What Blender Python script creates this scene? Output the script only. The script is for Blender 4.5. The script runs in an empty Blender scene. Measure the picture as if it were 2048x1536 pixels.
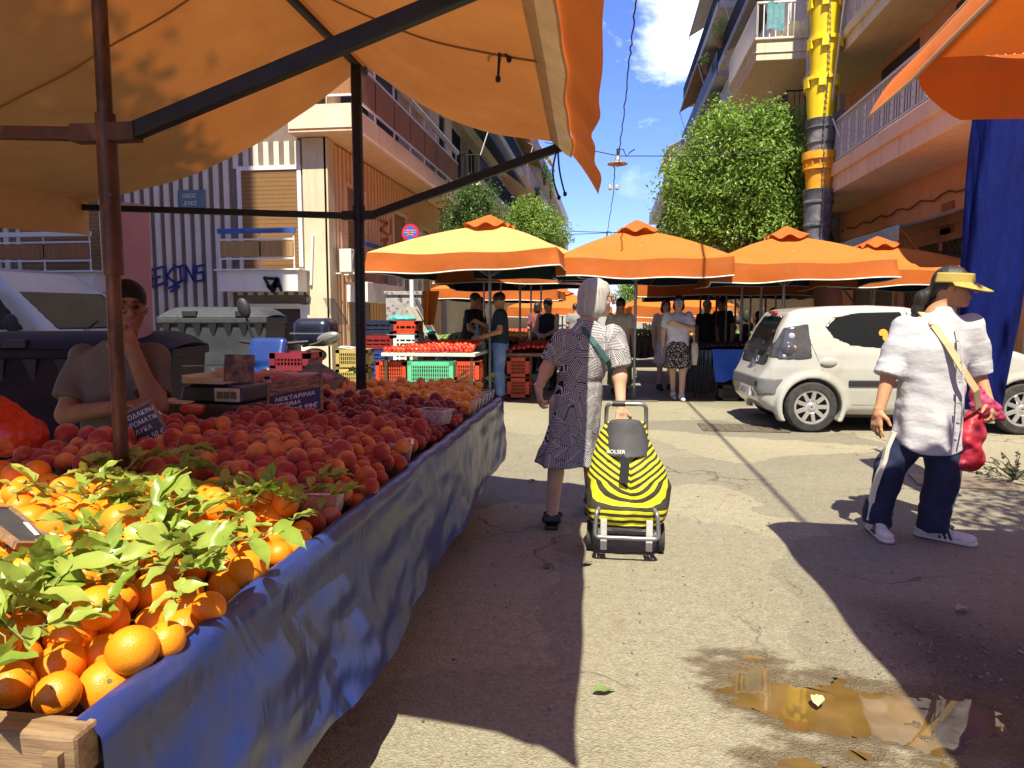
EXPOSURE = 1.27; SUN_E = 4.0; SKY_S = .125; SKYLOC = (5.1, .9, 2.0); CLOUD = (14, 14.5, 15, 1)
ROAD_A = (.29, .265, .175); ROAD_B = (.42, .395, .27)
import bpy, math, random
import numpy as np
from mathutils import Vector, Matrix, Euler
rng = random.Random(11)
nrg = np.random.RandomState(5)
SC = bpy.context.scene
COL = SC.collection
rad = math.radians
# ---------------------------------------------------------------- camera maths
FPX, CAMH = 1420.0, 1.37
PIT, YAW = math.atan(138/1420.), math.atan(191/1427.)
_fw = np.array([-math.sin(YAW)*math.cos(PIT), math.cos(YAW)*math.cos(PIT), -math.sin(PIT)])
_rt = np.array([math.cos(YAW), math.sin(YAW), 0.0])
_up = np.cross(_rt, _fw)
def _ray(px, py): return _fw*FPX + _rt*(px-1024) - _up*(py-768)
_C = np.array([0, 0, CAMH])
def G(px, py, z=0.0):
    r = _ray(px, py); return Vector(_C + r*((z-CAMH)/r[2]))
def PY(px, py, Y):
    r = _ray(px, py); return Vector(_C + r*(Y/r[1]))
def PX(px, py, X):
    r = _ray(px, py); return Vector(_C + r*(X/r[0]))
# ---------------------------------------------------------------- object helpers
def tag(o, label=None, cat=None, group=None, kind=None):
    if label: o['label'] = label
    if cat: o['category'] = cat
    if group: o['group'] = group
    if kind: o['kind'] = kind
    return o
def empty(name, loc=(0, 0, 0), rz=0.0, label=None, cat=None, group=None):
    o = bpy.data.objects.new(name, None); COL.objects.link(o)
    o.location = loc; o.rotation_euler = (0, 0, rz); o.empty_display_size = .1
    return tag(o, label, cat, group)
def copy_tree(o, parent=None):
    c = o.copy(); COL.objects.link(c)
    if parent is not None: c.parent = parent
    for ch in list(o.children): copy_tree(ch, c)
    return c
def mk(name, verts, faces, mats, parent=None, smooth=None, fmat=None, bevel=0, loc=None, rot=None):
    me = bpy.data.meshes.new(name)
    if isinstance(verts, np.ndarray): verts = verts.tolist()
    if isinstance(faces, np.ndarray): faces = faces.tolist()
    me.from_pydata(verts, [], faces)
    if not isinstance(mats, (list, tuple)): mats = [mats]
    for m in mats: me.materials.append(m)
    if fmat is not None: me.polygons.foreach_set('material_index', np.asarray(fmat, dtype=np.int32))
    if smooth is not None:
        me.polygons.foreach_set('use_smooth', np.ones(len(me.polygons), dtype=bool))
        if smooth < 3: me.set_sharp_from_angle(angle=smooth)
    me.update()
    o = bpy.data.objects.new(name, me); COL.objects.link(o)
    if parent is not None: o.parent = parent
    if loc is not None: o.location = loc
    if rot is not None: o.rotation_euler = rot
    if bevel:
        b = o.modifiers.new('bevel', 'BEVEL'); b.width = bevel; b.segments = 2; b.limit_method = 'ANGLE'; b.angle_limit = .6
    return o
class MB:
    """collects shapes, builds ONE mesh"""
    def __init__(s): s.v = []; s.f = []; s.m = []; s.mi = 0
    def add(s, v, f):
        n = len(s.v); s.v += [tuple(p) for p in v]; s.f += [tuple(i+n for i in q) for q in f]; s.m += [s.mi]*len(f); return s
    def box(s, c, d, rot=None, taper=1.0):
        x, y, z = d[0]/2, d[1]/2, d[2]/2; t = taper
        p = [(-x, -y, -z), (x, -y, -z), (x, y, -z), (-x, y, -z), (-x*t, -y*t, z), (x*t, -y*t, z), (x*t, y*t, z), (-x*t, y*t, z)]
        if rot is not None:
            R = Euler(rot).to_matrix() if not isinstance(rot, Matrix) else rot
            p = [R @ Vector(q) for q in p]
        p = [(q[0]+c[0], q[1]+c[1], q[2]+c[2]) for q in p]
        return s.add(p, [(3, 2, 1, 0), (4, 5, 6, 7), (0, 1, 5, 4), (1, 2, 6, 5), (2, 3, 7, 6), (3, 0, 4, 7)])
    def b2(s, a, b):
        return s.box([(a[i]+b[i])/2 for i in range(3)], [abs(b[i]-a[i]) for i in range(3)])
    def bar(s, p0, p1, w, h=None, up=(0, 0, 1)):
        h = h or w; p0 = Vector(p0); p1 = Vector(p1); d = (p1-p0); L = d.length
        if L < 1e-6: return s
        d.normalize(); u = Vector(up)
        if abs(d.dot(u)) > .98: u = Vector((0, 1, 0))
        x = d.cross(u).normalized(); z = x.cross(d)
        R = Matrix((x, d, z)).transposed()
        return s.box((p0+p1)/2, (w, L, h), R)
    def tube(s, pts, r, n=8, cap=True):
        pts = [Vector(p) for p in pts]; m = len(pts)
        rs = r if isinstance(r, (list, tuple)) else [r]*m
        v = []; f = []; prev = None
        for i, p in enumerate(pts):
            t = (pts[min(i+1, m-1)]-pts[max(i-1, 0)])
            if t.length < 1e-9: t = Vector((0, 0, 1))
            t.normalize()
            if prev is None:
                a = Vector((1, 0, 0)) if abs(t.x) < .9 else Vector((0, 1, 0))
                x = t.cross(a).normalized()
            else:
                x = prev - t*prev.dot(t)
                x = x.normalized() if x.length > 1e-6 else t.orthogonal().normalized()
            prev = x; y = t.cross(x)
            for k in range(n):
                a = 2*math.pi*k/n; v.append(p + x*(math.cos(a)*rs[i]) + y*(math.sin(a)*rs[i]))
        for i in range(m-1):
            for k in range(n):
                k2 = (k+1) % n; f.append((i*n+k, i*n+k2, (i+1)*n+k2, (i+1)*n+k))
        if cap: f.append(tuple(range(n-1, -1, -1))); f.append(tuple((m-1)*n+k for k in range(n)))
        return s.add(v, f)
    def lathe(s, prof, n=16, c=(0, 0, 0), M=None, cap=True):
        v = []; f = []; m = len(prof)
        for r, z in prof:
            for k in range(n):
                a = 2*math.pi*k/n; q = Vector((r*math.cos(a), r*math.sin(a), z))
                if M is not None: q = M @ q
                v.append((q[0]+c[0], q[1]+c[1], q[2]+c[2]))
        for i in range(m-1):
            for k in range(n):
                k2 = (k+1) % n; f.append((i*n+k, i*n+k2, (i+1)*n+k2, (i+1)*n+k))
        if cap: f.append(tuple(range(n-1, -1, -1))); f.append(tuple((m-1)*n+k for k in range(n)))
        return s.add(v, f)
    def prism(s, poly, off):
        """3D polygon extruded by vector off"""
        n = len(poly); off = Vector(off); a = [Vector(p) for p in poly]; b = [p+off for p in a]
        f = [tuple(range(n-1, -1, -1)), tuple(range(n, 2*n))]
        for i in range(n):
            j = (i+1) % n; f.append((i, j, n+j, n+i))
        return s.add(a+b, f)
    def grid(s, fn, nu, nv):
        v = [fn(i/nu, j/nv) for j in range(nv+1) for i in range(nu+1)]
        f = [(j*(nu+1)+i, j*(nu+1)+i+1, (j+1)*(nu+1)+i+1, (j+1)*(nu+1)+i) for j in range(nv) for i in range(nu)]
        return s.add(v, f)
    def build(s, name, mats, parent=None, smooth=None, bevel=0, loc=None, rot=None):
        return mk(name, s.v, s.f, mats, parent, smooth, s.m if isinstance(mats, (list, tuple)) else None, bevel, loc, rot)
# ---------------------------------------------------------------- signed distance modelling
class SDF:
    def __init__(s, lo, hi, h):
        s.h = h; s.lo = np.array(lo, float); s.n = np.ceil((np.array(hi)-s.lo)/h).astype(int)+1
        s.ax = [s.lo[i]+h*np.arange(s.n[i]) for i in range(3)]
        s.F = np.full(s.n, .2, dtype=np.float32)
    def _sub(s, lo, hi):
        a = np.clip(np.floor((np.array(lo)-s.lo)/s.h).astype(int), 0, s.n); b = np.clip(np.ceil((np.array(hi)-s.lo)/s.h).astype(int)+1, 0, s.n)
        if np.any(b <= a): return None, None
        sl = tuple(slice(a[i], b[i]) for i in range(3))
        return sl, (s.ax[0][sl[0]][:, None, None], s.ax[1][sl[1]][None, :, None], s.ax[2][sl[2]][None, None, :])
    def _op(s, sl, d, k, op):
        F = s.F[sl]; d = d.astype(np.float32)
        if op == 'u':
            if k <= 0: r = np.minimum(F, d)
            else:
                hh = np.clip(.5+.5*(F-d)/k, 0, 1); r = F*(1-hh)+d*hh-k*hh*(1-hh)
        elif op == 's':
            d = -d
            if k <= 0: r = np.maximum(F, d)
            else:
                hh = np.clip(.5-.5*(F-d)/k, 0, 1); r = F*(1-hh)+d*hh+k*hh*(1-hh)
        else: r = np.maximum(F, d)
        s.F[sl] = r
    def cap(s, a, b, ra, rb=None, k=.02, op='u', sq=None):
        rb = ra if rb is None else rb; a = np.array(a, float); b = np.array(b, float); m = max(ra, rb)*1.6+k+.03
        sl, g = s._sub(np.minimum(a, b)-m, np.maximum(a, b)+m)
        if sl is None: return s
        d = b-a; L = max(d@d, 1e-9)
        px, py, pz = g[0]-a[0], g[1]-a[1], g[2]-a[2]
        t = np.clip((px*d[0]+py*d[1]+pz*d[2])/L, 0, 1)
        qx, qy, qz = px-d[0]*t, py-d[1]*t, pz-d[2]*t
        if sq is not None: qx, qy, qz = qx/sq[0], qy/sq[1], qz/sq[2]
        s._op(sl, np.sqrt(qx*qx+qy*qy+qz*qz)-(ra+(rb-ra)*t), k, op); return s
    def chain(s, pts, rs, k=.02, op='u', sq=None):
        for i in range(len(pts)-1): s.cap(pts[i], pts[i+1], rs[i], rs[i+1], k, op, sq)
        return s
    def ell(s, c, r, k=.02, op='u', rot=None):
        c = np.array(c, float); r = np.array(r, float); m = max(r)*1.1+k+.03
        sl, g = s._sub(c-m, c+m)
        if sl is None: return s
        x, y, z = g[0]-c[0], g[1]-c[1], g[2]-c[2]
        if rot is not None:
            R = np.array(Euler(rot).to_matrix()) if not isinstance(rot, np.ndarray) else rot
            x, y, z = R[0, 0]*x+R[1, 0]*y+R[2, 0]*z, R[0, 1]*x+R[1, 1]*y+R[2, 1]*z, R[0, 2]*x+R[1, 2]*y+R[2, 2]*z
        k0 = np.sqrt((x/r[0])**2+(y/r[1])**2+(z/r[2])**2); k1 = np.sqrt((x/r[0]**2)**2+(y/r[1]**2)**2+(z/r[2]**2)**2)+1e-9
        s._op(sl, k0*(k0-1)/k1, k, op); return s
    def box(s, c, hf, r=.0, k=.0, op='u', rot=None):
        c = np.array(c, float); hf = np.array(hf, float); m = np.linalg.norm(hf)+k+.04 if rot is not None else hf+k+.04
        if op == 'i': sl = (slice(None),)*3; g = (s.ax[0][:, None, None], s.ax[1][None, :, None], s.ax[2][None, None, :])
        else: sl, g = s._sub(c-m, c+m)
        if sl is None: return s
        x, y, z = g[0]-c[0], g[1]-c[1], g[2]-c[2]
        if rot is not None:
            R = np.array(Euler(rot).to_matrix())
            x, y, z = R[0, 0]*x+R[1, 0]*y+R[2, 0]*z, R[0, 1]*x+R[1, 1]*y+R[2, 1]*z, R[0, 2]*x+R[1, 2]*y+R[2, 2]*z
        qx, qy, qz = np.abs(x)-hf[0]+r, np.abs(y)-hf[1]+r, np.abs(z)-hf[2]+r
        d = np.sqrt(np.maximum(qx, 0)**2+np.maximum(qy, 0)**2+np.maximum(qz, 0)**2)+np.minimum(np.maximum(qx, np.maximum(qy, qz)), 0)-r
        s._op(sl, d, k, op); return s
    def fn(s, f, k=0, op='u'):
        g = (s.ax[0][:, None, None], s.ax[1][None, :, None], s.ax[2][None, None, :])
        s._op((slice(None),)*3, np.broadcast_to(f(*g), s.n), k, op); return s
    def add(s, f):
        g = (s.ax[0][:, None, None], s.ax[1][None, :, None], s.ax[2][None, None, :])
        s.F += f(*g).astype(np.float32); return s
    def mesh(s):
        F = s.F.copy()
        for i in range(3):
            for e in (0, -1):
                ix = [slice(None)]*3; ix[i] = e; F[tuple(ix)] = np.maximum(F[tuple(ix)], .01)
        ins = F < 0; n = s.n
        cnt = np.zeros(n-1, np.int8)
        for i in (0, 1):
            for j in (0, 1):
                for l in (0, 1): cnt += ins[i:n[0]-1+i, j:n[1]-1+j, l:n[2]-1+l]
        act = np.argwhere((cnt > 0) & (cnt < 8))
        if not len(act): return np.zeros((0, 3)), np.zeros((0, 4), int)
        idx = -np.ones(n-1, np.int32); idx[tuple(act.T)] = np.arange(len(act))
        co = [(i, j, l) for i in (0, 1) for j in (0, 1) for l in (0, 1)]
        V = {c: F[act[:, 0]+c[0], act[:, 1]+c[1], act[:, 2]+c[2]] for c in co}
        acc = np.zeros((len(act), 3)); num = np.zeros(len(act))
        for c in co:
            for a in range(3):
                if c[a]: continue
                e = list(c); e[a] = 1; va = V[c]; vb = V[tuple(e)]
                m = (va < 0) != (vb < 0); t = np.where(m, va/np.where(m, va-vb, 1), 0)
                p = np.tile(np.array(c, float), (len(act), 1)); p[:, a] = t
                acc += p*m[:, None]; num += m
        v = (act+acc/num[:, None])*s.h+s.lo
        fs = []
        for a in range(3):
            b, c = (a+1) % 3, (a+2) % 3
            A = [slice(1, -1)]*3; A[a] = slice(0, -1); B = list(A); B[a] = slice(1, None)
            sa = ins[tuple(A)]; sb = ins[tuple(B)]
            for flip in (0, 1):
                e = np.argwhere(sa & ~sb) if not flip else np.argwhere(~sa & sb)
                if not len(e): continue
                o = np.array([1, 1, 1]); o[a] = 0; e = e+o
                def cell(db, dc):
                    q = e.copy(); q[:, b] += db; q[:, c] += dc; return idx[tuple(q.T)]
                q = np.stack([cell(-1, -1), cell(0, -1), cell(0, 0), cell(-1, 0)], 1)
                fs.append(q[:, ::-1] if flip else q)
        return v, np.concatenate(fs)
    def build(s, name, mat, parent=None, paint=None, smooth=4, xf=None, **kw):
        v, f = s.mesh()
        fm = None
        if paint:
            ctr = v[f].mean(1); fm = np.zeros(len(f), np.int32)
            for fn, i in paint: fm[fn(ctr)] = i
        return mk(name, v, f, mat, parent, smooth, fm, **kw)
def snoise(sc, seed=0, oct=3):
    """cheap smooth pseudo-noise built from sines; returns f(x,y,z) about -1..1"""
    r = np.random.RandomState(seed); W = [(r.randn(3)*sc*(1.7**o), r.rand()*6.28, .6**o) for o in range(oct) for _ in range(3)]
    def f(x, y, z):
        a = 0
        for w, p, am in W: a = a+am*np.sin(w[0]*x+w[1]*y+w[2]*z+p)
        return a/3.0
    return f
def polysdf(X, Z, P):
    P = np.array(P, float); d = np.full(np.broadcast(X, Z).shape, 1e9); s = np.ones_like(d)
    for i in range(len(P)):
        a = P[i]; b = P[i-1]; e = b-a; wx = X-a[0]; wz = Z-a[1]; t = np.clip((wx*e[0]+wz*e[1])/(e@e+1e-12), 0, 1)
        d = np.minimum(d, (wx-e[0]*t)**2+(wz-e[1]*t)**2)
        c1 = Z >= a[1]; c2 = Z < b[1]; c3 = e[0]*wz > e[1]*wx
        s = np.where((c1 & c2 & c3) | (~c1 & ~c2 & ~c3), -s, s)
    return s*np.sqrt(d)
# ---------------------------------------------------------------- materials
MATS = {}
def lin(c):
    if isinstance(c, str):
        c = c.lstrip('#'); c = [int(c[i:i+2], 16)/255 for i in (0, 2, 4)]
        c = [(x/12.92 if x <= .04045 else ((x+.055)/1.055)**2.4) for x in c]
    return (c[0], c[1], c[2], 1)
class NT:
    def __init__(s, name):
        s.m = bpy.data.materials.new(name); s.m.use_nodes = True; s.t = s.m.node_tree; s.t.nodes.clear()
        s.out = s.t.nodes.new('ShaderNodeOutputMaterial')
    def n(s, typ, **kw):
        o = s.t.nodes.new('ShaderNode'+typ)
        for k, v in kw.items(): setattr(o, k, v)
        return o
    def l(s, a, b): s.t.links.new(a, b)
    def coord(s, kind='Object', scale=(1, 1, 1), rot=(0, 0, 0)):
        tc = s.n('TexCoord'); mp = s.n('Mapping'); mp.inputs['Scale'].default_value = scale; mp.inputs['Rotation'].default_value = rot
        s.l(tc.outputs[kind], mp.inputs['Vector']); return mp.outputs[0]
    def noise(s, vec, scale, detail=4, rough=.55, dist=0):
        o = s.n('TexNoise'); o.inputs['Scale'].default_value = scale; o.inputs['Detail'].default_value = detail; o.inputs['Roughness'].default_value = rough; o.inputs['Distortion'].default_value = dist
        s.l(vec, o.inputs['Vector']); return o.outputs['Fac']
    def ramp(s, fac, stops, interp='LINEAR'):
        o = s.n('ValToRGB'); cr = o.color_ramp; cr.interpolation = interp
        while len(cr.elements) < len(stops): cr.elements.new(.5)
        for e, (p, c) in zip(cr.elements, stops): e.position = p; e.color = lin(c) if not (isinstance(c, tuple) and len(c) == 4) else c
        s.l(fac, o.inputs[0]); return o.outputs[0]
    def mix(s, fac, a, b, blend='MIX'):
        o = s.n('Mix', data_type='RGBA', blend_type=blend)
        for val, i in ((fac, 0), (a, 6), (b, 7)):
            if hasattr(val, 'is_linked') or hasattr(val, 'links'): s.l(val, o.inputs[i])
            elif i == 0: o.inputs[0].default_value = val
            else: o.inputs[i].default_value = lin(val)
        return o.outputs[2]
    def math(s, op, a, b=0.0, c=0.0):
        o = s.n('Math', operation=op)
        for i, val in enumerate((a, b, c)):
            if hasattr(val, 'links'): s.l(val, o.inputs[i])
            else: o.inputs[i].default_value = val
        return o.outputs[0]
    def bump(s, h, strength=.3, dist=.01, prev=None):
        o = s.n('Bump'); o.inputs['Strength'].default_value = strength; o.inputs['Distance'].default_value = dist
        s.l(h, o.inputs['Height'])
        if prev is not None: s.l(prev, o.inputs['Normal'])
        return o.outputs[0]
    def bsdf(s, col, rough=.6, metal=0, spec=.5, nrm=None, **kw):
        b = s.n('BsdfPrincipled')
        for val, i in ((col, 'Base Color'), (rough, 'Roughness'), (metal, 'Metallic'), (spec, 'Specular IOR Level')):
            if hasattr(val, 'links'): s.l(val, b.inputs[i])
            elif i == 'Base Color': b.inputs[i].default_value = lin(val)
            else: b.inputs[i].default_value = val
        if nrm is not None: s.l(nrm, b.inputs['Normal'])
        for k, v in kw.items(): b.inputs[k.replace('_', ' ')].default_value = v
        return b.outputs[0]
    def done(s, sh): s.l(sh, s.out.inputs['Surface']); MATS[s.m.name] = s.m; return s.m
def M(name, c1, c2=None, sc=6, rough=.6, metal=0, spec=.5, bump=0, bsc=60, bd=.004, st=(1, 1, 1), lo=.35, hi=.65, rand=0, transl=0, tcol=None, coat=0, sheen=0, dirt=None, dsc=2, dlo=.5, dhi=.75, coord='Object', rvar=0):
    if name in MATS: return MATS[name]
    t = NT(name); v = t.coord(coord, st)
    col = c1
    if c2 is not None: col = t.ramp(t.noise(v, sc, 6, .6), [(lo, c1), (hi, c2)])
    if dirt is not None:
        d = t.ramp(t.noise(v, dsc, 8, .65, .4), [(dlo, (0, 0, 0, 1)), (dhi, (1, 1, 1, 1))]); col = t.mix(d, col, dirt)
    if rand:
        oi = t.n('ObjectInfo'); hs = t.n('HueSaturation')
        t.l(t.math('ADD', t.math('MULTIPLY', oi.outputs['Random'], rand), 1-rand/2), hs.inputs['Value'])
        t.l(t.math('ADD', t.math('MULTIPLY', oi.outputs['Random'], rand*.08), .5-rand*.04), hs.inputs['Hue'])
        if hasattr(col, 'links'): t.l(col, hs.inputs['Color'])
        else: hs.inputs['Color'].default_value = lin(col)
        col = hs.outputs[0]
    nr = t.bump(t.noise(v, bsc, 5, .6), bump, bd) if bump else None
    ro = rough
    if rvar: ro = t.math('ADD', t.math('MULTIPLY', t.noise(v, sc*2, 4), rvar*2), rough-rvar)
    kw = {}
    if coat: kw.update(Coat_Weight=coat, Coat_Roughness=.08)
    if sheen: kw.update(Sheen_Weight=sheen, Sheen_Roughness=.4)
    sh = t.bsdf(col, ro, metal, spec, nr, **kw)
    if transl:
        tr = t.n('BsdfTranslucent')
        if tcol is not None: tr.inputs[0].default_value = lin(tcol)
        elif hasattr(col, 'links'): t.l(col, tr.inputs[0])
        else: tr.inputs[0].default_value = lin(col)
        if nr is not None: t.l(nr, tr.inputs['Normal'])
        mx = t.n('MixShader'); mx.inputs[0].default_value = transl; t.l(sh, mx.inputs[1]); t.l(tr.outputs[0], mx.inputs[2]); sh = mx.outputs[0]
    return t.done(sh)
def Mglass(name, col=(.02, .03, .03), rough=.04, alpha=.75, spec=.6):
    if name in MATS: return MATS[name]
    t = NT(name); b = t.bsdf(col, rough, 0, spec); tr = t.n('BsdfTransparent'); mx = t.n('MixShader'); mx.inputs[0].default_value = alpha
    t.l(tr.outputs[0], mx.inputs[1]); t.l(b, mx.inputs[2]); return t.done(mx.outputs[0])
# ================================================================ camera, sky, sun, ground
cam = bpy.data.objects.new('camera', bpy.data.cameras.new('camera')); COL.objects.link(cam)
cam.data.sensor_width = 36; cam.data.lens = 36*FPX/2048; cam.data.clip_end = 2000; cam.data.clip_start = .05
cam.location = (0, 0, CAMH); cam.rotation_euler = (math.pi/2-PIT, 0, YAW); SC.camera = cam
SC.view_settings.view_transform = 'Standard'; SC.view_settings.look = 'None'; SC.view_settings.exposure = EXPOSURE; SC.view_settings.gamma = 1
SC.cycles.max_bounces = 8; SC.cycles.transparent_max_bounces = 12; SC.cycles.use_denoising = True
SUN_EL = rad(60); SUN_AZ_X = -.03            # the sun stands behind the camera and a touch to the right
SUN_DIR = sd = Vector((SUN_AZ_X, math.cos(SUN_EL), -math.sin(SUN_EL))).normalized()
sun = bpy.data.objects.new('sun', bpy.data.lights.new('sun', 'SUN')); COL.objects.link(sun)
sun.data.energy = SUN_E; sun.data.angle = rad(.5); sun.data.color = (1, .92, .72)
sun.rotation_euler = sd.to_track_quat('-Z', 'Y').to_euler(); sun.location = (0, -10, 30)
W = bpy.data.worlds.new('World'); SC.world = W; W.use_nodes = True; wt = W.node_tree; wt.nodes.clear()
def wn(t, **k):
    o = wt.nodes.new('ShaderNode'+t)
    for a, b in k.items(): setattr(o, a, b)
    return o
sky = wn('TexSky', sky_type='NISHITA'); sky.sun_disc = False; sky.sun_elevation = SUN_EL; sky.sun_rotation = rad(180)
sky.dust_density = .4; sky.ozone_density = 2.2; sky.air_density = 1.0
hs = wn('HueSaturation'); hs.inputs['Saturation'].default_value = 1.04; hs.inputs['Value'].default_value = 1.0
tn = wn('Mix', data_type='RGBA', blend_type='MULTIPLY'); tn.inputs[0].default_value = 1; tn.inputs[7].default_value = (.52, .56, .90, 1)
wt.links.new(sky.outputs[0], tn.inputs[6]); wt.links.new(tn.outputs[2], hs.inputs['Color'])
tc = wn('TexCoord'); mp = wn('Mapping'); mp.inputs['Scale'].default_value = (1, 1, 2.2); mp.inputs['Location'].default_value = SKYLOC
wt.links.new(tc.outputs['Generated'], mp.inputs[0])
n1 = wn('TexNoise'); n1.inputs['Scale'].default_value = 3.6; n1.inputs['Detail'].default_value = 9; n1.inputs['Roughness'].default_value = .58; n1.inputs['Distortion'].default_value = .25
wt.links.new(mp.outputs[0], n1.inputs['Vector'])
rp = wn('ValToRGB'); rp.color_ramp.elements[0].position = .58; rp.color_ramp.elements[1].position = .88; wt.links.new(n1.outputs['Fac'], rp.inputs[0])
sep = wn('SeparateXYZ'); wt.links.new(tc.outputs['Generated'], sep.inputs[0])
mr = wn('MapRange'); mr.inputs[1].default_value = .14; mr.inputs[2].default_value = .27; wt.links.new(sep.outputs['Z'], mr.inputs[0])
mm = wn('Math', operation='MULTIPLY'); wt.links.new(rp.outputs[0], mm.inputs[0]); wt.links.new(mr.outputs[0], mm.inputs[1])
mx = wn('Mix', data_type='RGBA'); wt.links.new(mm.outputs[0], mx.inputs[0]); wt.links.new(hs.outputs[0], mx.inputs[6]); mx.inputs[7].default_value = CLOUD
bg = wn('Background'); bg.inputs['Strength'].default_value = SKY_S; wt.links.new(mx.outputs[2], bg.inputs[0])
wo = wn('OutputWorld'); wt.links.new(bg.outputs[0], wo.inputs[0])

# ---- road surface: worn pale concrete-asphalt with cracks, patches, oil drips
def road_mat(name, base, worn, wet=False):
    t = NT(name); v = t.coord('Object')
    big = t.noise(v, .55, 6, .6, .3)
    fine = t.noise(v, 60, 6, .75)
    grit = t.n('TexVoronoi'); grit.inputs['Scale'].default_value = 120; t.l(v, grit.inputs['Vector'])
    c = t.ramp(big, [(.32, base), (.68, worn)])
    mid = t.noise(v, 17, 5, .65, .3)
    c = t.mix(.34, c, t.ramp(mid, [(.33, (.085, .075, .052)), (.48, (.25, .225, .16)), (.66, (.44, .41, .32))]))
    c = t.mix(.50, c, t.ramp(fine, [(.32, (.05, .045, .035)), (.5, (.24, .215, .155)), (.62, (.34, .31, .23)), (.72, (.72, .68, .58))]), 'MIX')
    pv_ = t.n('TexVoronoi'); pv_.inputs['Scale'].default_value = .55; pd = t.n('VectorMath', operation='ADD'); pn = t.n('TexNoise'); pn.inputs['Scale'].default_value = 1.1; pn.inputs['Detail'].default_value = 6; t.l(v, pn.inputs['Vector']); t.l(v, pd.inputs[0]); t.l(pn.outputs['Color'], pd.inputs[1]); t.l(pd.outputs[0], pv_.inputs['Vector'])
    pc_ = t.n('SeparateColor'); t.l(pv_.outputs['Color'], pc_.inputs[0]); c = t.mix(1.0, c, t.ramp(pc_.outputs['Red'], [(.1, (.76, .76, .78)), (.5, (1, 1, 1)), (.9, (1.14, 1.12, 1.06))]), 'MULTIPLY')
    st = t.ramp(t.noise(v, 2.6, 8, .7, .6), [(.60, (0, 0, 0, 1)), (.72, (1, 1, 1, 1))])
    c = t.mix(t.math('MULTIPLY', st, .6), c, (.17, .125, .075))
    sp = t.ramp(t.noise(v, 9, 3, .5), [(.72, (0, 0, 0, 1)), (.76, (1, 1, 1, 1))])
    c = t.mix(t.math('MULTIPLY', sp, .55), c, (.10, .085, .06))
    vo = t.n('TexVoronoi', feature='DISTANCE_TO_EDGE'); vo.inputs['Scale'].default_value = .62
    dm = t.n('VectorMath', operation='ADD'); nz = t.n('TexNoise'); nz.inputs['Scale'].default_value = 1.7; nz.inputs['Detail'].default_value = 7; t.l(v, nz.inputs['Vector'])
    t.l(v, dm.inputs[0]); t.l(nz.outputs['Color'], dm.inputs[1]); t.l(dm.outputs[0], vo.inputs['Vector'])
    cr = t.ramp(vo.outputs['Distance'], [(.0, (1, 1, 1, 1)), (.009, (0, 0, 0, 1))])
    gate = t.ramp(t.noise(v, .9, 3), [(.45, (0, 0, 0, 1)), (.58, (1, 1, 1, 1))])
    cr = t.math('MULTIPLY', cr, gate)
    c = t.mix(t.math('MULTIPLY', cr, .75), c, (.06, .05, .04))
    h = t.math('ADD', t.math('ADD', t.math('MULTIPLY', fine, .7), t.math('MULTIPLY', mid, .5)), t.math('MULTIPLY', grit.outputs['Distance'], .9))
    h = t.math('SUBTRACT', h, t.math('MULTIPLY', cr, 1.5))
    nr = t.bump(h, .8, .009)
    nr = t.bump(t.noise(v, 3, 6, .6), .25, .03, nr)
    aw = t.n('Attribute', attribute_name='wet').outputs['Fac']; ad = t.n('Attribute', attribute_name='dark').outputs['Fac']
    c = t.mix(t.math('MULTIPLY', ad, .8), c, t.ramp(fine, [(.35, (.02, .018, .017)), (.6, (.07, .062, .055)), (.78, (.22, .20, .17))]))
    c = t.mix(t.math('MULTIPLY', aw, .72), c, (.07, .045, .018))
    return t.done(t.bsdf(c, t.math('SUBTRACT', .8, t.math('MULTIPLY', aw, .45)), 0, .35, nr))
gm = road_mat('worn_road', ROAD_A, ROAD_B)
nx, ny = 90, 90
def gfn(u, v): return (-60+120*u, -40+260*v, 0)
# finer relief close to the camera and round the puddle
xs = np.concatenate([np.linspace(-80, -6, 16), np.linspace(-5.9, -.1, 80), np.arange(-.08, 1.9, .018), np.linspace(1.95, 6, 60), np.linspace(6.2, 80, 16)])
ys = np.concatenate([np.linspace(-50, -.6, 14), np.linspace(-.5, 1.7, 40), np.arange(1.72, 3.3, .018), np.linspace(3.35, 9, 90), np.linspace(9.2, 30, 60), np.linspace(31, 900, 30)])
Xg, Yg = np.meshgrid(xs, ys)
ns = snoise(2.2, 3); near = np.clip((11-np.hypot(Xg, Yg))/5, 0, 1)
RUT = (1.75, 1.45)
rough_right = np.clip((Xg-1.15)/.5, 0, 1)*np.clip((2.75-Yg)/.7, 0, 1)
ns2 = snoise(9, 5)
ns3 = snoise(24, 6, 4)
Zg = near*(ns(Xg, Yg, 0)*.0035+rough_right*(np.abs(ns2(Xg, Yg, 0))*.016+np.abs(ns3(Xg, Yg, 0))*.012-.006)+ns3(Xg, Yg, 0)*.0012)
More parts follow.
